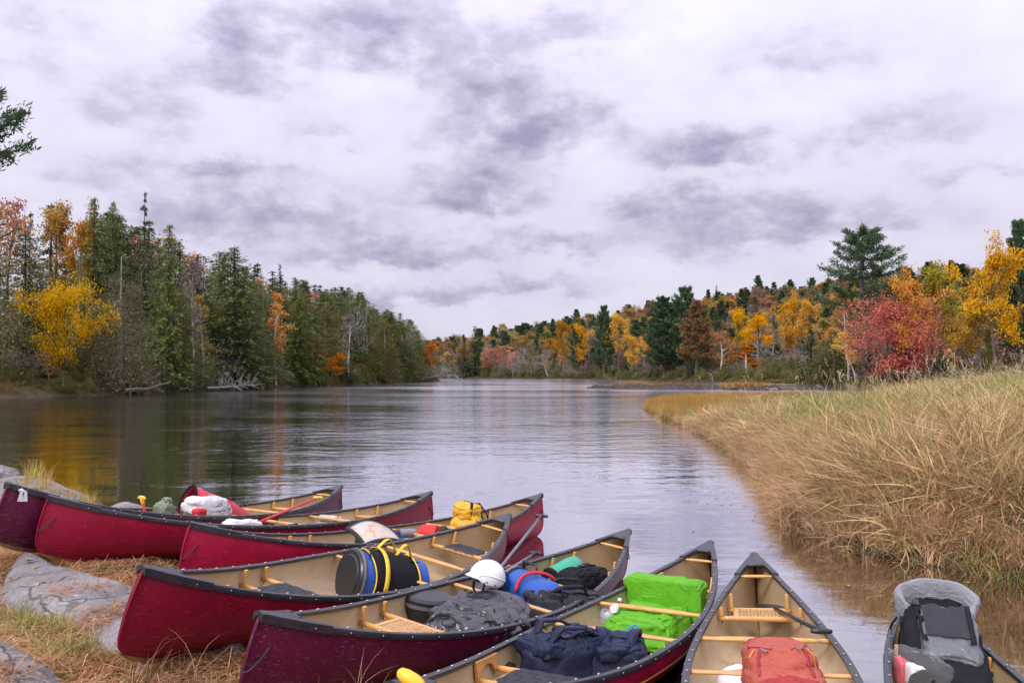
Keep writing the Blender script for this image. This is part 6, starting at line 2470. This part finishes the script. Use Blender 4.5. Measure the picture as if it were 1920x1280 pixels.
# helmet hung upside down from the carrying thwart
x, y = canoe_px(4, 1136, 1056, .20)
r0 = empty('helmet', mw=CM[4] @ Matrix.Translation((x, y, .24)) @ Matrix.Rotation(R(150), 4, 'Z') @ Matrix.Rotation(R(172), 4, 'X'), label='white paddling helmet hung upside down in the end of the maroon canoe', cat='helmet', group='white paddling helmets')
helmet(r0, 'whiteshell', .130)
Ap, Bp = at_y(1016, 966, 8.35), CM[4] @ Vector((*canoe_px(4, 935, 1068, .36), .36))
paddle(Ap, Bp, 'paddle', 'longer black paddle propped over the gunwale, its T grip highest', F['alu'], F['plastic'], F['plastic'], 'black T grip paddles')
Ap, Bp = at_y(1005, 1036, 7.75), CM[4] @ Vector((*canoe_px(4, 938, 1078, .34), .34))
paddle(Ap, Bp, 'paddle', 'shorter black paddle below the longer one, T grip over the gunwale', F['alu'], F['plastic'], F['plastic'], 'black T grip paddles')

# --- red canoe with the lime cover
r0 = grp(5, 1222, 1150, .22, .03, 0.0, 'covered_box', 'lime green rain cover wrapped over a tall box in the pinstriped canoe', 'covered box')
bag(r0, 'tall_end', (.20, .64, .42), F['lime'], .2, .2, .014, .008, 31, 60, 40, c=(-.30, .0, 0))
bag(r0, 'draped_front', (.74, .58, .25), F['lime'], .45, .4, .04, .016, 32, 70, 40, c=(.10, .02, 0), taper=.12)
r0 = grp(5, 1066, 1225, .22, .03, -.5, 'backpack', 'navy rucksack lying nearest the woven bow seat', 'backpack', 'rucksacks in the canoes')
backpack(r0, .66, .40, .32, 'navy', 35, 'navy')
loose_loop(r0, 'drawcord', [(.1, -.1, .33), (.22, -.12, .44), (.3, 0, .40), (.28, .08, .3)], .004, F['plastic'])
r0 = grp(5, 1158, 1232, .18, .03, .35, 'backpack', 'navy rucksack between the lime cover and the near gunwale', 'backpack', 'rucksacks in the canoes')
backpack(r0, .56, .36, .28, 'navy', 39, 'navy', pockets=1)
loose_loop(r0, 'blue_cord', [(-.2, .1, .27), (-.26, .12, .30), (-.27, .06, .27), (-.2, .05, .27)], .006, F['blueshaft'])
x, y = canoe_px(5, 1144, 1166, .14)
r0 = empty('helmet', mw=CM[5] @ Matrix.Translation((x, y, .17)) @ Matrix.Rotation(R(100), 4, 'Z') @ Matrix.Rotation(R(165), 4, 'X'), label='grey helmet hanging by its black strap from the thwart by the lime cover', cat='helmet')
F['greyshell'] = simple('grey_helmet_shell', (.34, .34, .37), .35, .05, 4, spec=.5)
helmet(r0, 'greyshell', .12)
x, y = canoe_px(5, 1152, 1140, .30)
r0 = empty('strap_clip', mw=CM[5] @ Matrix.Translation((x, y, .30)), label='white plastic clip and black strap buckled round the thwart', cat='clip')
lathe([(-.02, .02), (-.02, .03), (.02, .03), (.02, .02)], 14).build('clip_body', F['whiteshell'], r0, sharp=40)
MB().ribbon([(0, 0, 0), (.005, .004, -.08), (0, .01, -.16)], (.03, 0, 0), .006).build('clip_strap', F['black'], r0)
A = at_z(746, 1257, .80); B = at_z(830, 1312, .70)
d = Vector(B - A)
r0 = empty('paddle', mw=Matrix.Translation(Vector(A)) @ d.to_track_quat('X', 'Z').to_matrix().to_4x4(), label='blue paddle shaft with a bulbous yellow grip at the bottom edge', cat='paddle')
MB().tube([(.0, 0, 0), (.01, 0, 0), (.04, 0, 0), (.085, 0, 0), (.115, 0, 0), (.125, 0, 0)], [.008, .022, .031, .033, .026, .021], 14).build('grip', F['yplastic'], r0)
MB().tube([(.12, 0, 0), (.7, 0, 0), (1.25, 0, -.05)], .0175, 12).build('shaft', F['blueshaft'], r0)
x, y = canoe_px(5, 955, 1258, .20)
r0 = empty('tie_strap', mw=CM[5] @ Matrix.Translation((x, y, .222)), label='black strap knotted round the rail of the woven bow seat', cat='strap')
for k, (a, b) in enumerate(((.03, 0), (.022, .02), (.028, -.018))):
    q = np.linspace(0, 2 * PI, 17)
    MB().tube(np.stack([a * np.cos(q), np.full(17, b) + .012 * np.sin(q), .028 * np.sin(q)], 1), .006, 6, cap=False).build('strap_loop', F['black'], r0)
MB().ribbon([(.02, 0, .02), (.05, .03, .03), (.06, .05, -.02)], (.0, .02, .01), .004).build('strap_tail', F['black'], r0)

# --- canoe with the terracotta pack
r0 = grp(6, 1462, 1262, .30, .04, .08, 'backpack', 'terracotta backpack with a zipped lid, its top towards the cane seat', 'backpack', 'rucksacks in the canoes')
r0.matrix_world = r0.matrix_world @ Matrix.Scale(.87, 4)
body = bag(r0, 'pack_body', (.62, .50, .42), F['terra'], .62, .55, .05, .02, 41, 60, 36, c=(.18, 0, 0))
lidp = bag(r0, 'lid_pocket', (.52, .45, .30), F['terra'], .62, .62, .04, .016, 42, 60, 32, c=(.02, 0, .20), flat=False)
low = bag(r0, 'front_pocket', (.26, .40, .22), F['terra_dark'], .6, .6, .04, .02, 43, c=(.44, 0, .18), flat=False)
bv_ = [bvh_local(body), bvh_local(lidp), bvh_local(low)]
for s in (-1, 1):
    strap(r0, 'lid_zip', bv_, [(-.20, s * .06), (-.14, s * .17), (.0, s * .19), (.10, s * .13), (.16, s * .06)], .012, F['terra_dark'], .002, .006)
    strap(r0, 'lid_strap', bv_, [(.10, s * .12), (.22, s * .15), (.36, s * .16)], .020, F['terra_dark'])
    z = (drape_z(bv_, .16, s * .11) or .4)
    loose_loop(r0, 'zip_pull', [(.15, s * .10, z + .01), (.18, s * .125, z + .025), (.21, s * .11, z + .02), (.19, s * .09, z + .015), (.15, s * .10, z + .01)], .004, F['lightgrey'])
    strap(r0, 'orange_tab', bv_, [(.13, s * .16), (.19, s * .20)], .014, F['orange'], .006)
x, y = canoe_px(6, 1385, 1276, .12)
r0 = empty('helmet', mw=CM[6] @ Matrix.Translation((x, y, .10)) @ Matrix.Rotation(R(60), 4, 'Z') @ Matrix.Rotation(R(70), 4, 'X'), label='white helmet with a black liner half hidden beside the terracotta backpack', cat='helmet', group='white paddling helmets')
helmet(r0, 'whiteshell', .115)
Ap = CM[6] @ Vector((*canoe_px(6, 1541, 1183, .43), .43)); Bp = CM[6] @ Vector((*canoe_px(6, 1452, 1140, .30), .30))
paddle(Ap, Bp, 'paddle', 'black paddle lying over the cane seat, blade tucked in the bow', F['plastic'], F['plastic'], F['plastic'], bl=.34, bw=.10)

# --- canoe at the right edge
r0 = grp(7, 1762, 1235, .30, .05, -.06, 'dry_pack', 'big black and grey dry pack with a rolled open top at the right edge', 'backpack')
r0.matrix_world = r0.matrix_world @ Matrix.Translation((0, 0, .07)) @ Matrix.Rotation(R(27), 4, 'Y') @ Matrix.Scale(.93, 4)
body = bag(r0, 'pack_body', (.86, .50, .42), F['black'], .5, .5, .04, .015, 51, 60, 36, c=(.0, 0, 0))
fr = bag(r0, 'grey_front', (.56, .36, .20), F['grey'], .5, .45, .03, .012, 52, 60, 30, c=(-.02, .02, .30), flat=False)
base_ = bag(r0, 'bottom_cover', (.36, .50, .46), F['black'], .5, .5, .03, .012, 56, 50, 30, c=(.30, .0, .0))
bv_ = [bvh_local(body), bvh_local(fr), bvh_local(base_)]
rows = []
for u in np.linspace(-.36, .08, 10):
    row = []
    for v in np.linspace(-.13, .13, 8):
        z = drape_z(bv_, u, v) or .45
        row.append((u, v, z + .012))
    rows.append(row)
MB().grid(np.array(rows)[:, ::-1]).build('front_panel', F['charcoal'], r0)
for s in (-1, 1):
    strap(r0, 'front_strap', bv_, [(-.42, s * .15), (-.1, s * .145), (.12, s * .14)], .034, F['black'], .016)
    z = drape_z(bv_, -.33, s * .15) or .4
    MB().box((-.33, s * .15, z + .028), (.06, .045, .02)).build('buckle', F['plastic'], r0, smooth=False, bevel=.005)
    strap(r0, 'side_strap', bv_, [(-.30, s * .23), (.0, s * .245), (.25, s * .23)], .026, F['black'], .004)
# rolled collar, open
q = np.linspace(0, 2 * PI, 41)[:-1]
rows = []
for k, (rr, dx_, dz_) in enumerate([(1.0, 0, 0), (1.06, -.02, .05), (1.08, -.035, .10), (1.03, -.04, .125), (.94, -.04, .12), (.86, -.035, .08), (.80, -.03, .03), (.76, -.02, -.03)]):
    wob = np.array([1 + .05 * math.sin(3 * a + 1) + .04 * math.sin(7 * a + k * .6) for a in q])
    rows.append(np.stack([-.38 + dx_ + .11 * rr * np.cos(q) * wob, .245 * rr * np.sin(q) * wob, .30 + dz_ - .07 * np.cos(q)], 1))
MB().loft(rows, True, False).build('rolled_collar', F['lightgrey'], r0)
bag(r0, 'pack_contents', (.22, .36, .14), F['black'], .7, .7, .03, .02, 55, c=(-.40, 0, .24), flat=False)
loose_loop(r0, 'hanging_strap', [(-.30, -.26, .30), (-.28, -.30, .20), (-.22, -.32, .0), (-.15, -.31, -.1)], .008, F['black'])
r0 = grpl(7, -1.12, -.20, .13, .2, 'food_bag', 'clear plastic bag of groceries with red and white packets', 'grocery bag')
bag(r0, 'packet_red', (.12, .10, .16), F['pinkred'], .3, .3, .02, .01, 61, c=(-.08, -.03, .06))
bag(r0, 'packet_white', (.12, .10, .15), F['whitepk'], .4, .4, .02, .01, 62, c=(.04, -.02, .08))
bag(r0, 'packet_green', (.10, .09, .14), F['greenpk'], .4, .4, .02, .01, 63, c=(.0, .08, .07))
bag(r0, 'bread_loaf', (.16, .12, .14), F['bread'], .7, .7, .02, .01, 64, c=(.10, .07, .03))
film = new_mat('thin_clear_film')
film[2].inputs['Alpha'].default_value = .07
film[2].inputs['Roughness'].default_value = .08
film[2].inputs['IOR'].default_value = 1.08
film[2].inputs['Base Color'].default_value = (.95, .92, .93, 1)
F['film'] = film[0]
bag(r0, 'bag_film', (.38, .32, .30), F['film'], .6, .6, .05, .03, 65, c=(.01, .02, 0))
r0 = grp(7, 1695, 1230, .20, .06, .3, 'stuff_sack', 'bit of a blue and white bag showing behind the grocery bag', 'bag')
bag(r0, 'sack_body', (.16, .12, .20), F['bluebarrel'], .6, .6, .03, .02, 66)
r0 = grp(7, 1852, 1276, .20, .08, .3, 'foil_bag', 'silver grey plastic bag at the bottom right edge', 'bag')
bag(r0, 'bag_film', (.26, .22, .16), F['silver'], .5, .5, .05, .03, 67)

# --- bright red canoe with the yellow dry pack
r0 = grpl(2, -1.12, -.04, .05, .5, 'dry_pack', 'yellow dry pack with black straps standing in the bright red canoe', 'dry bag')
body = bag(r0, 'pack_body', (.36, .40, .44), F['yellowpvc'], .8, .8, .05, .025, 71, 56, 36)
top = bag(r0, 'rolled_top', (.32, .34, .22), F['yellowpvc'], .8, .8, .05, .03, 72, c=(.02, -.02, .30), flat=False)
bv_ = [bvh_local(body), bvh_local(top)]
strap(r0, 'closing_strap', bv_, [(.16, .06), (.02, .03), (-.13, .02)], .03, F['black'], .005, ends=.10)
strap(r0, 'closing_strap', bv_, [(-.05, .17), (-.03, .0), (-.04, -.17)], .03, F['black'], .005, ends=.14)
MB().ribbon([(-.06, .10, .50), (-.12, .19, .36), (-.13, .21, .20), (-.10, .19, .05)], (.05, .02, 0), .012).build('shoulder_strap', F['black'], r0)
MB().ribbon([(.10, .16, .42), (.12, .20, .30), (.10, .20, .12)], (.04, 0, 0), .012).build('shoulder_strap', F['black'], r0)
r0, ln = two_point(2, (662, 1006), (738, 1002), .34, .34, 'map_case', 'clear fronted map case with a grey border on the bright red canoe', 'map case')


def map_mat():
    m, t, b = new_mat('printed_map_under_film')
    v = t.node('ShaderNodeTexCoord').outputs['Object']
    n = t.noise(v, 9, 5, .6, .6)
    c = t.ramp(n, [(.30, (.36, .35, .41)), (.44, (.42, .41, .44)), (.52, (.56, .42, .18)), (.58, (.46, .41, .36)), (.66, (.46, .19, .12))])
    t.l.new(c, b.inputs['Base Color'])
    b.inputs['Roughness'].default_value = .18
    b.inputs['Coat Weight'].default_value = .6
    return m


F['mapprint'] = map_mat()
us, vs2 = np.linspace(0, 1, 12), np.linspace(0, 1, 8)


def mapz(u, v):
    return .05 + .07 * math.sin(u * PI) * (.5 + .5 * v) - .10 * (1 - v) ** 2


Pm = np.array([[(.02 + .44 * u, .20 - .42 * v + .05 * u, mapz(u, 1 - v)) for v in vs2] for u in us])
MB().loft(np.stack([np.concatenate([Pm[k] - (0, 0, .004), Pm[k][::-1] + (0, 0, .004)]) for k in range(12)])).build('map_sheet', F['mapprint'], r0)
edge = np.concatenate([Pm[:, 0], Pm[-1, 1:], Pm[::-1, -1][1:], Pm[0, ::-1][1:]])
MB().tube(edge, .024, 6, squash=(1, .6)).build('case_border', F['charcoal'], r0)
bag(r0, 'bag_under_map', (.40, .36, .22), F['charcoal'], .6, .6, .04, .02, 75, c=(.24, .02, -.22))
r0, ln = two_point(2, (741, 1000), (772, 999), .34, .34, 'water_bottle', 'grey drink bottle lying beside the map case', 'bottle')
lathe([(0, 0), (0, .034), (.03, .036), (.045, .028), (.05, .045), (.20, .046), (.215, .035), (.216, 0)], 22).build('bottle_body', F['grit'], r0, sharp=40)
lathe([(-.035, 0), (-.035, .040), (.035, .040), (.036, .02)], 20).build('bottle_cap', F['plastic'], r0, sharp=40)
r0, ln = two_point(2, (787, 1000), (812, 1002), .30, .30, 'stuff_sack', 'round red stuff sack in front of the thwart of the bright red canoe', 'bag')
lathe([(-.01, 0), (0, .08), (.03, .10), (.16, .105), (.19, .10), (.20, 0)], 24).build('sack_body', F['red'], r0, sharp=60)
r0 = grp(2, 824, 1004, .26, .17, .2, 'rolled_jacket', 'rolled camouflage jacket next to the red stuff sack', 'jacket')
bag(r0, 'roll_body', (.26, .20, .19), F['camo'], .7, .7, .04, .03, 77)
r0 = grp(2, 735, 1014, .28, .20, 0, 'folded_jacket', 'black and teal jacket bundled under the drink bottle', 'jacket')
bag(r0, 'jacket_body', (.34, .24, .12), F['teal'], .6, .6, .04, .03, 78)
bag(r0, 'jacket_hood', (.20, .20, .13), F['black'], .6, .6, .04, .03, 79, c=(.13, .03, .02))
A = CM[2] @ Vector((*canoe_px(2, 716, 989, .36), .36)); B = CM[2] @ Vector((*canoe_px(2, 786, 1003, .33), .33))
paddle(A, B, 'paddle', 'varnished wooden paddle lying from the map case towards the red stuff sack', M['wood'], M['wood'], M['wood'], bl=.42, bw=.075)

# --- the two canoes farthest left
r0, ln = two_point(0, (.30, -.04, .40), (-.55, .02, .17), 0, 0, 'dry_bag', 'open topped red dry bag lying with its mouth up in the farthest left canoe', 'dry bag')
rows = []
for u in np.linspace(0, 1, 16):
    rad = .165 + .03 * math.sin(u * 3) - .03 * u
    fl = 1.0 if u > .25 else .62 + 1.5 * u
    ring = []
    for j in range(28):
        a = 2 * PI * j / 28
        n = .018 * mnoise.noise(Vector((u * 5, math.cos(a) * 2, math.sin(a) * 2)))
        ring.append((u * .86, (rad * fl + n) * math.cos(a), (rad * (1.12 if u < .2 else 1) + n) * math.sin(a)))
    rows.append(ring)
inner = [[(x + .008, y * .96, z * .96) for x, y, z in r_] for r_ in rows[:9]][::-1]
MB().loft(inner + rows, True, False).add([(x, y, z) for x, y, z in rows[-1]], [tuple(range(28))]).build('bag_body', F['redpvc'], r0)
MB().tube(np.array(rows[0] + rows[0][:1]), .013, 6, cap=False).build('mouth_binding', F['black'], r0)
bag(r0, 'white_liner', (.18, .16, .16), F['white'], .7, .7, .03, .02, 81, c=(.14, .02, -.16), flat=False)
for u, z in ((.52, .19), (.72, .17)):
    MB().box((u, -.08, z), (.06, .04, .025)).build('buckle', F['plastic'], r0, smooth=False, bevel=.005)
r0 = grpl(0, .20, .15, .24, 0.0, 'plastic_bag', 'white plastic shopping bag with a grey oval print by the red dry bag', 'bag')
pb = bag(r0, 'bag_body', (.62, .24, .24), F['white'], .65, .6, .05, .025, 83, 60, 36)
bvp = bvh_local(pb)
bag(r0, 'red_contents', (.16, .12, .10), F['red'], .7, .7, .02, .01, 84, c=(.22, .10, .03), flat=False)


def on_side(x, z):
    h = bvp.ray_cast(Vector((x, 1.0, z)), Vector((0, -1, 0)))
    return (h[0].y if h[0] is not None else .18) + .002


# grey oval and the letters "eat" printed on the bag
ov = MB()
ring = [(x, z) for x, z in [(-.13 + .125 * math.cos(a), .125 + .055 * math.sin(a)) for a in np.linspace(0, 2 * PI, 24, endpoint=False)]]
vv = [(-.13, on_side(-.13, .125) + .001, .125)] + [(x, on_side(x, z), z) for x, z in ring]
ov.add(vv, [(0, 1 + k, 1 + (k + 1) % 24) for k in range(24)])
ov.build('oval_print', simple('grey_print', (.24, .25, .32), .5, .1), r0, smooth=False)
cu = bpy.data.curves.new('printed_letters', 'FONT')
cu.body = 'eat'
cu.size = .075
cu.extrude = .001
cu.align_x = 'CENTER'
tc_ = bpy.data.objects.new('letter_curve', cu)
COL.objects.link(tc_)
bpy.context.view_layer.update()
lm = bpy.data.meshes.new_from_object(tc_.evaluated_get(bpy.context.evaluated_depsgraph_get()))
bpy.data.objects.remove(tc_)
to = link_mesh('printed_letters', lm, None, smooth=False)
lm.materials.clear()
lm.materials.append(simple('white_print', (.8, .8, .82), .5, .03))
to.parent = r0
to.matrix_local = Matrix.Translation((-.13, on_side(-.13, .125) + .006, .105)) @ Matrix.Rotation(PI, 4, 'Z') @ Matrix.Rotation(R(90), 4, 'X')
r0 = grpl(0, .66, .02, .22, .3, 'cloth_sack', 'grey green cloth sack beside the upright red paddle', 'bag')
bag(r0, 'sack_body', (.24, .20, .20), F['sage'], .7, .7, .06, .04, 85)
bag(r0, 'gathered_neck', (.12, .10, .09), F['sage'], .8, .8, .04, .03, 86, c=(.02, 0, .16), flat=False)
A = CM[0] @ Vector((.97, .0, .47)); B = CM[0] @ Vector((.83, .03, .08))
paddle(A, B, 'paddle', 'short red paddle shaft with yellow grip standing up beside the cloth sack', F['redshaft'], F['yplastic'], None, 'red paddles with yellow grips')
A = at_y(597, 932, 10.6); B = CM[1] @ Vector((.42, .10, .27))
paddle(A, B, 'paddle', 'long red paddle with a yellow grip leaning across two canoes', F['redshaft'], F['yplastic'], F['yplastic'], 'red paddles with yellow grips')
r0 = grp(1, 452, 984, .28, .20, .1, 'plastic_bag', 'small white bag under the shaft of the long red paddle', 'bag')
bag(r0, 'bag_body', (.42, .22, .14), F['white'], .65, .6, .04, .02, 87)
r0 = grp(1, 548, 986, .28, .18, .4, 'water_shoe', 'black water shoe with a white tread beside the yoke bar', 'shoe', 'black water shoes')
bag(r0, 'shoe_upper', (.28, .11, .11), F['black'], .7, .7, .02, .01, 88, c=(0, 0, .02), taper=.25)
bag(r0, 'shoe_sole', (.30, .115, .035), F['white'], .4, .6, .005, .003, 89)
r0 = grp(1, 618, 978, .24, .16, .0, 'mesh_bag', 'white and black mesh bag with a thin hoop beside the thwart', 'net bag')
mb = MB()
for k in range(9):
    a = np.linspace(0, PI, 10)
    y = -.14 + .035 * k
    mb.tube(np.stack([.12 * np.cos(a), np.full(10, y), .15 * np.sin(a) + .01 * np.sin(a * 9 + k)], 1), .005, 4)
    a2 = PI * (k + .5) / 9
    mb.tube([(.12 * math.cos(a2), y_, .15 * math.sin(a2)) for y_ in np.linspace(-.14, .14, 6)], .005, 4)
mb.build('net', F['white'], r0)
bag(r0, 'net_contents', (.20, .24, .11), F['black'], .7, .7, .02, .02, 90)
q = np.linspace(0, 2 * PI, 25)
MB().tube(np.stack([.16 * np.cos(q) + .16, .14 * np.sin(q) + .05, .05 + .02 * np.cos(q)], 1), .006, 6, cap=False).build('hoop', F['plastic'], r0)
# white rag knotted on the farthest left bow
x = 2.30
c = CM[0] @ Vector((x, plan(x / HALF, .46) + .02, sheer(x / HALF)))
r0 = empty('tied_rag', mw=CM[0] @ Matrix.Translation((2.33, .035, sheer(2.33 / HALF) - .01)) @ Matrix.Scale(.62, 4), label='white rag tied round the end of the farthest left canoe', cat='rag')
rows = []
for u in np.linspace(0, 1, 12):
    a = np.linspace(0, PI, 9)
    rows.append([(.10 * (u - .5) * (1 + .5 * abs(math.cos(t_))) + .012 * math.sin(t_ * 7 + u * 5), .07 * math.cos(t_), .045 * math.sin(t_) - .02 + .012 * math.sin(u * 9 + t_ * 3)) for t_ in a])
MB().grid(rows).build('rag_wrap', F['white'], r0)
for s, dx_ in ((1, -.02), (1, .05)):
    P = np.array([[(dx_ + .05 * (v - .5) * (1 + u) + .02 * u * s, .075 + .03 * u + .012 * math.sin(v * 8), -.02 - .13 * u) for v in np.linspace(0, 1, 7)] for u in np.linspace(0, 1, 7)])
    MB().grid(P).build('rag_tail', F['white'], r0)
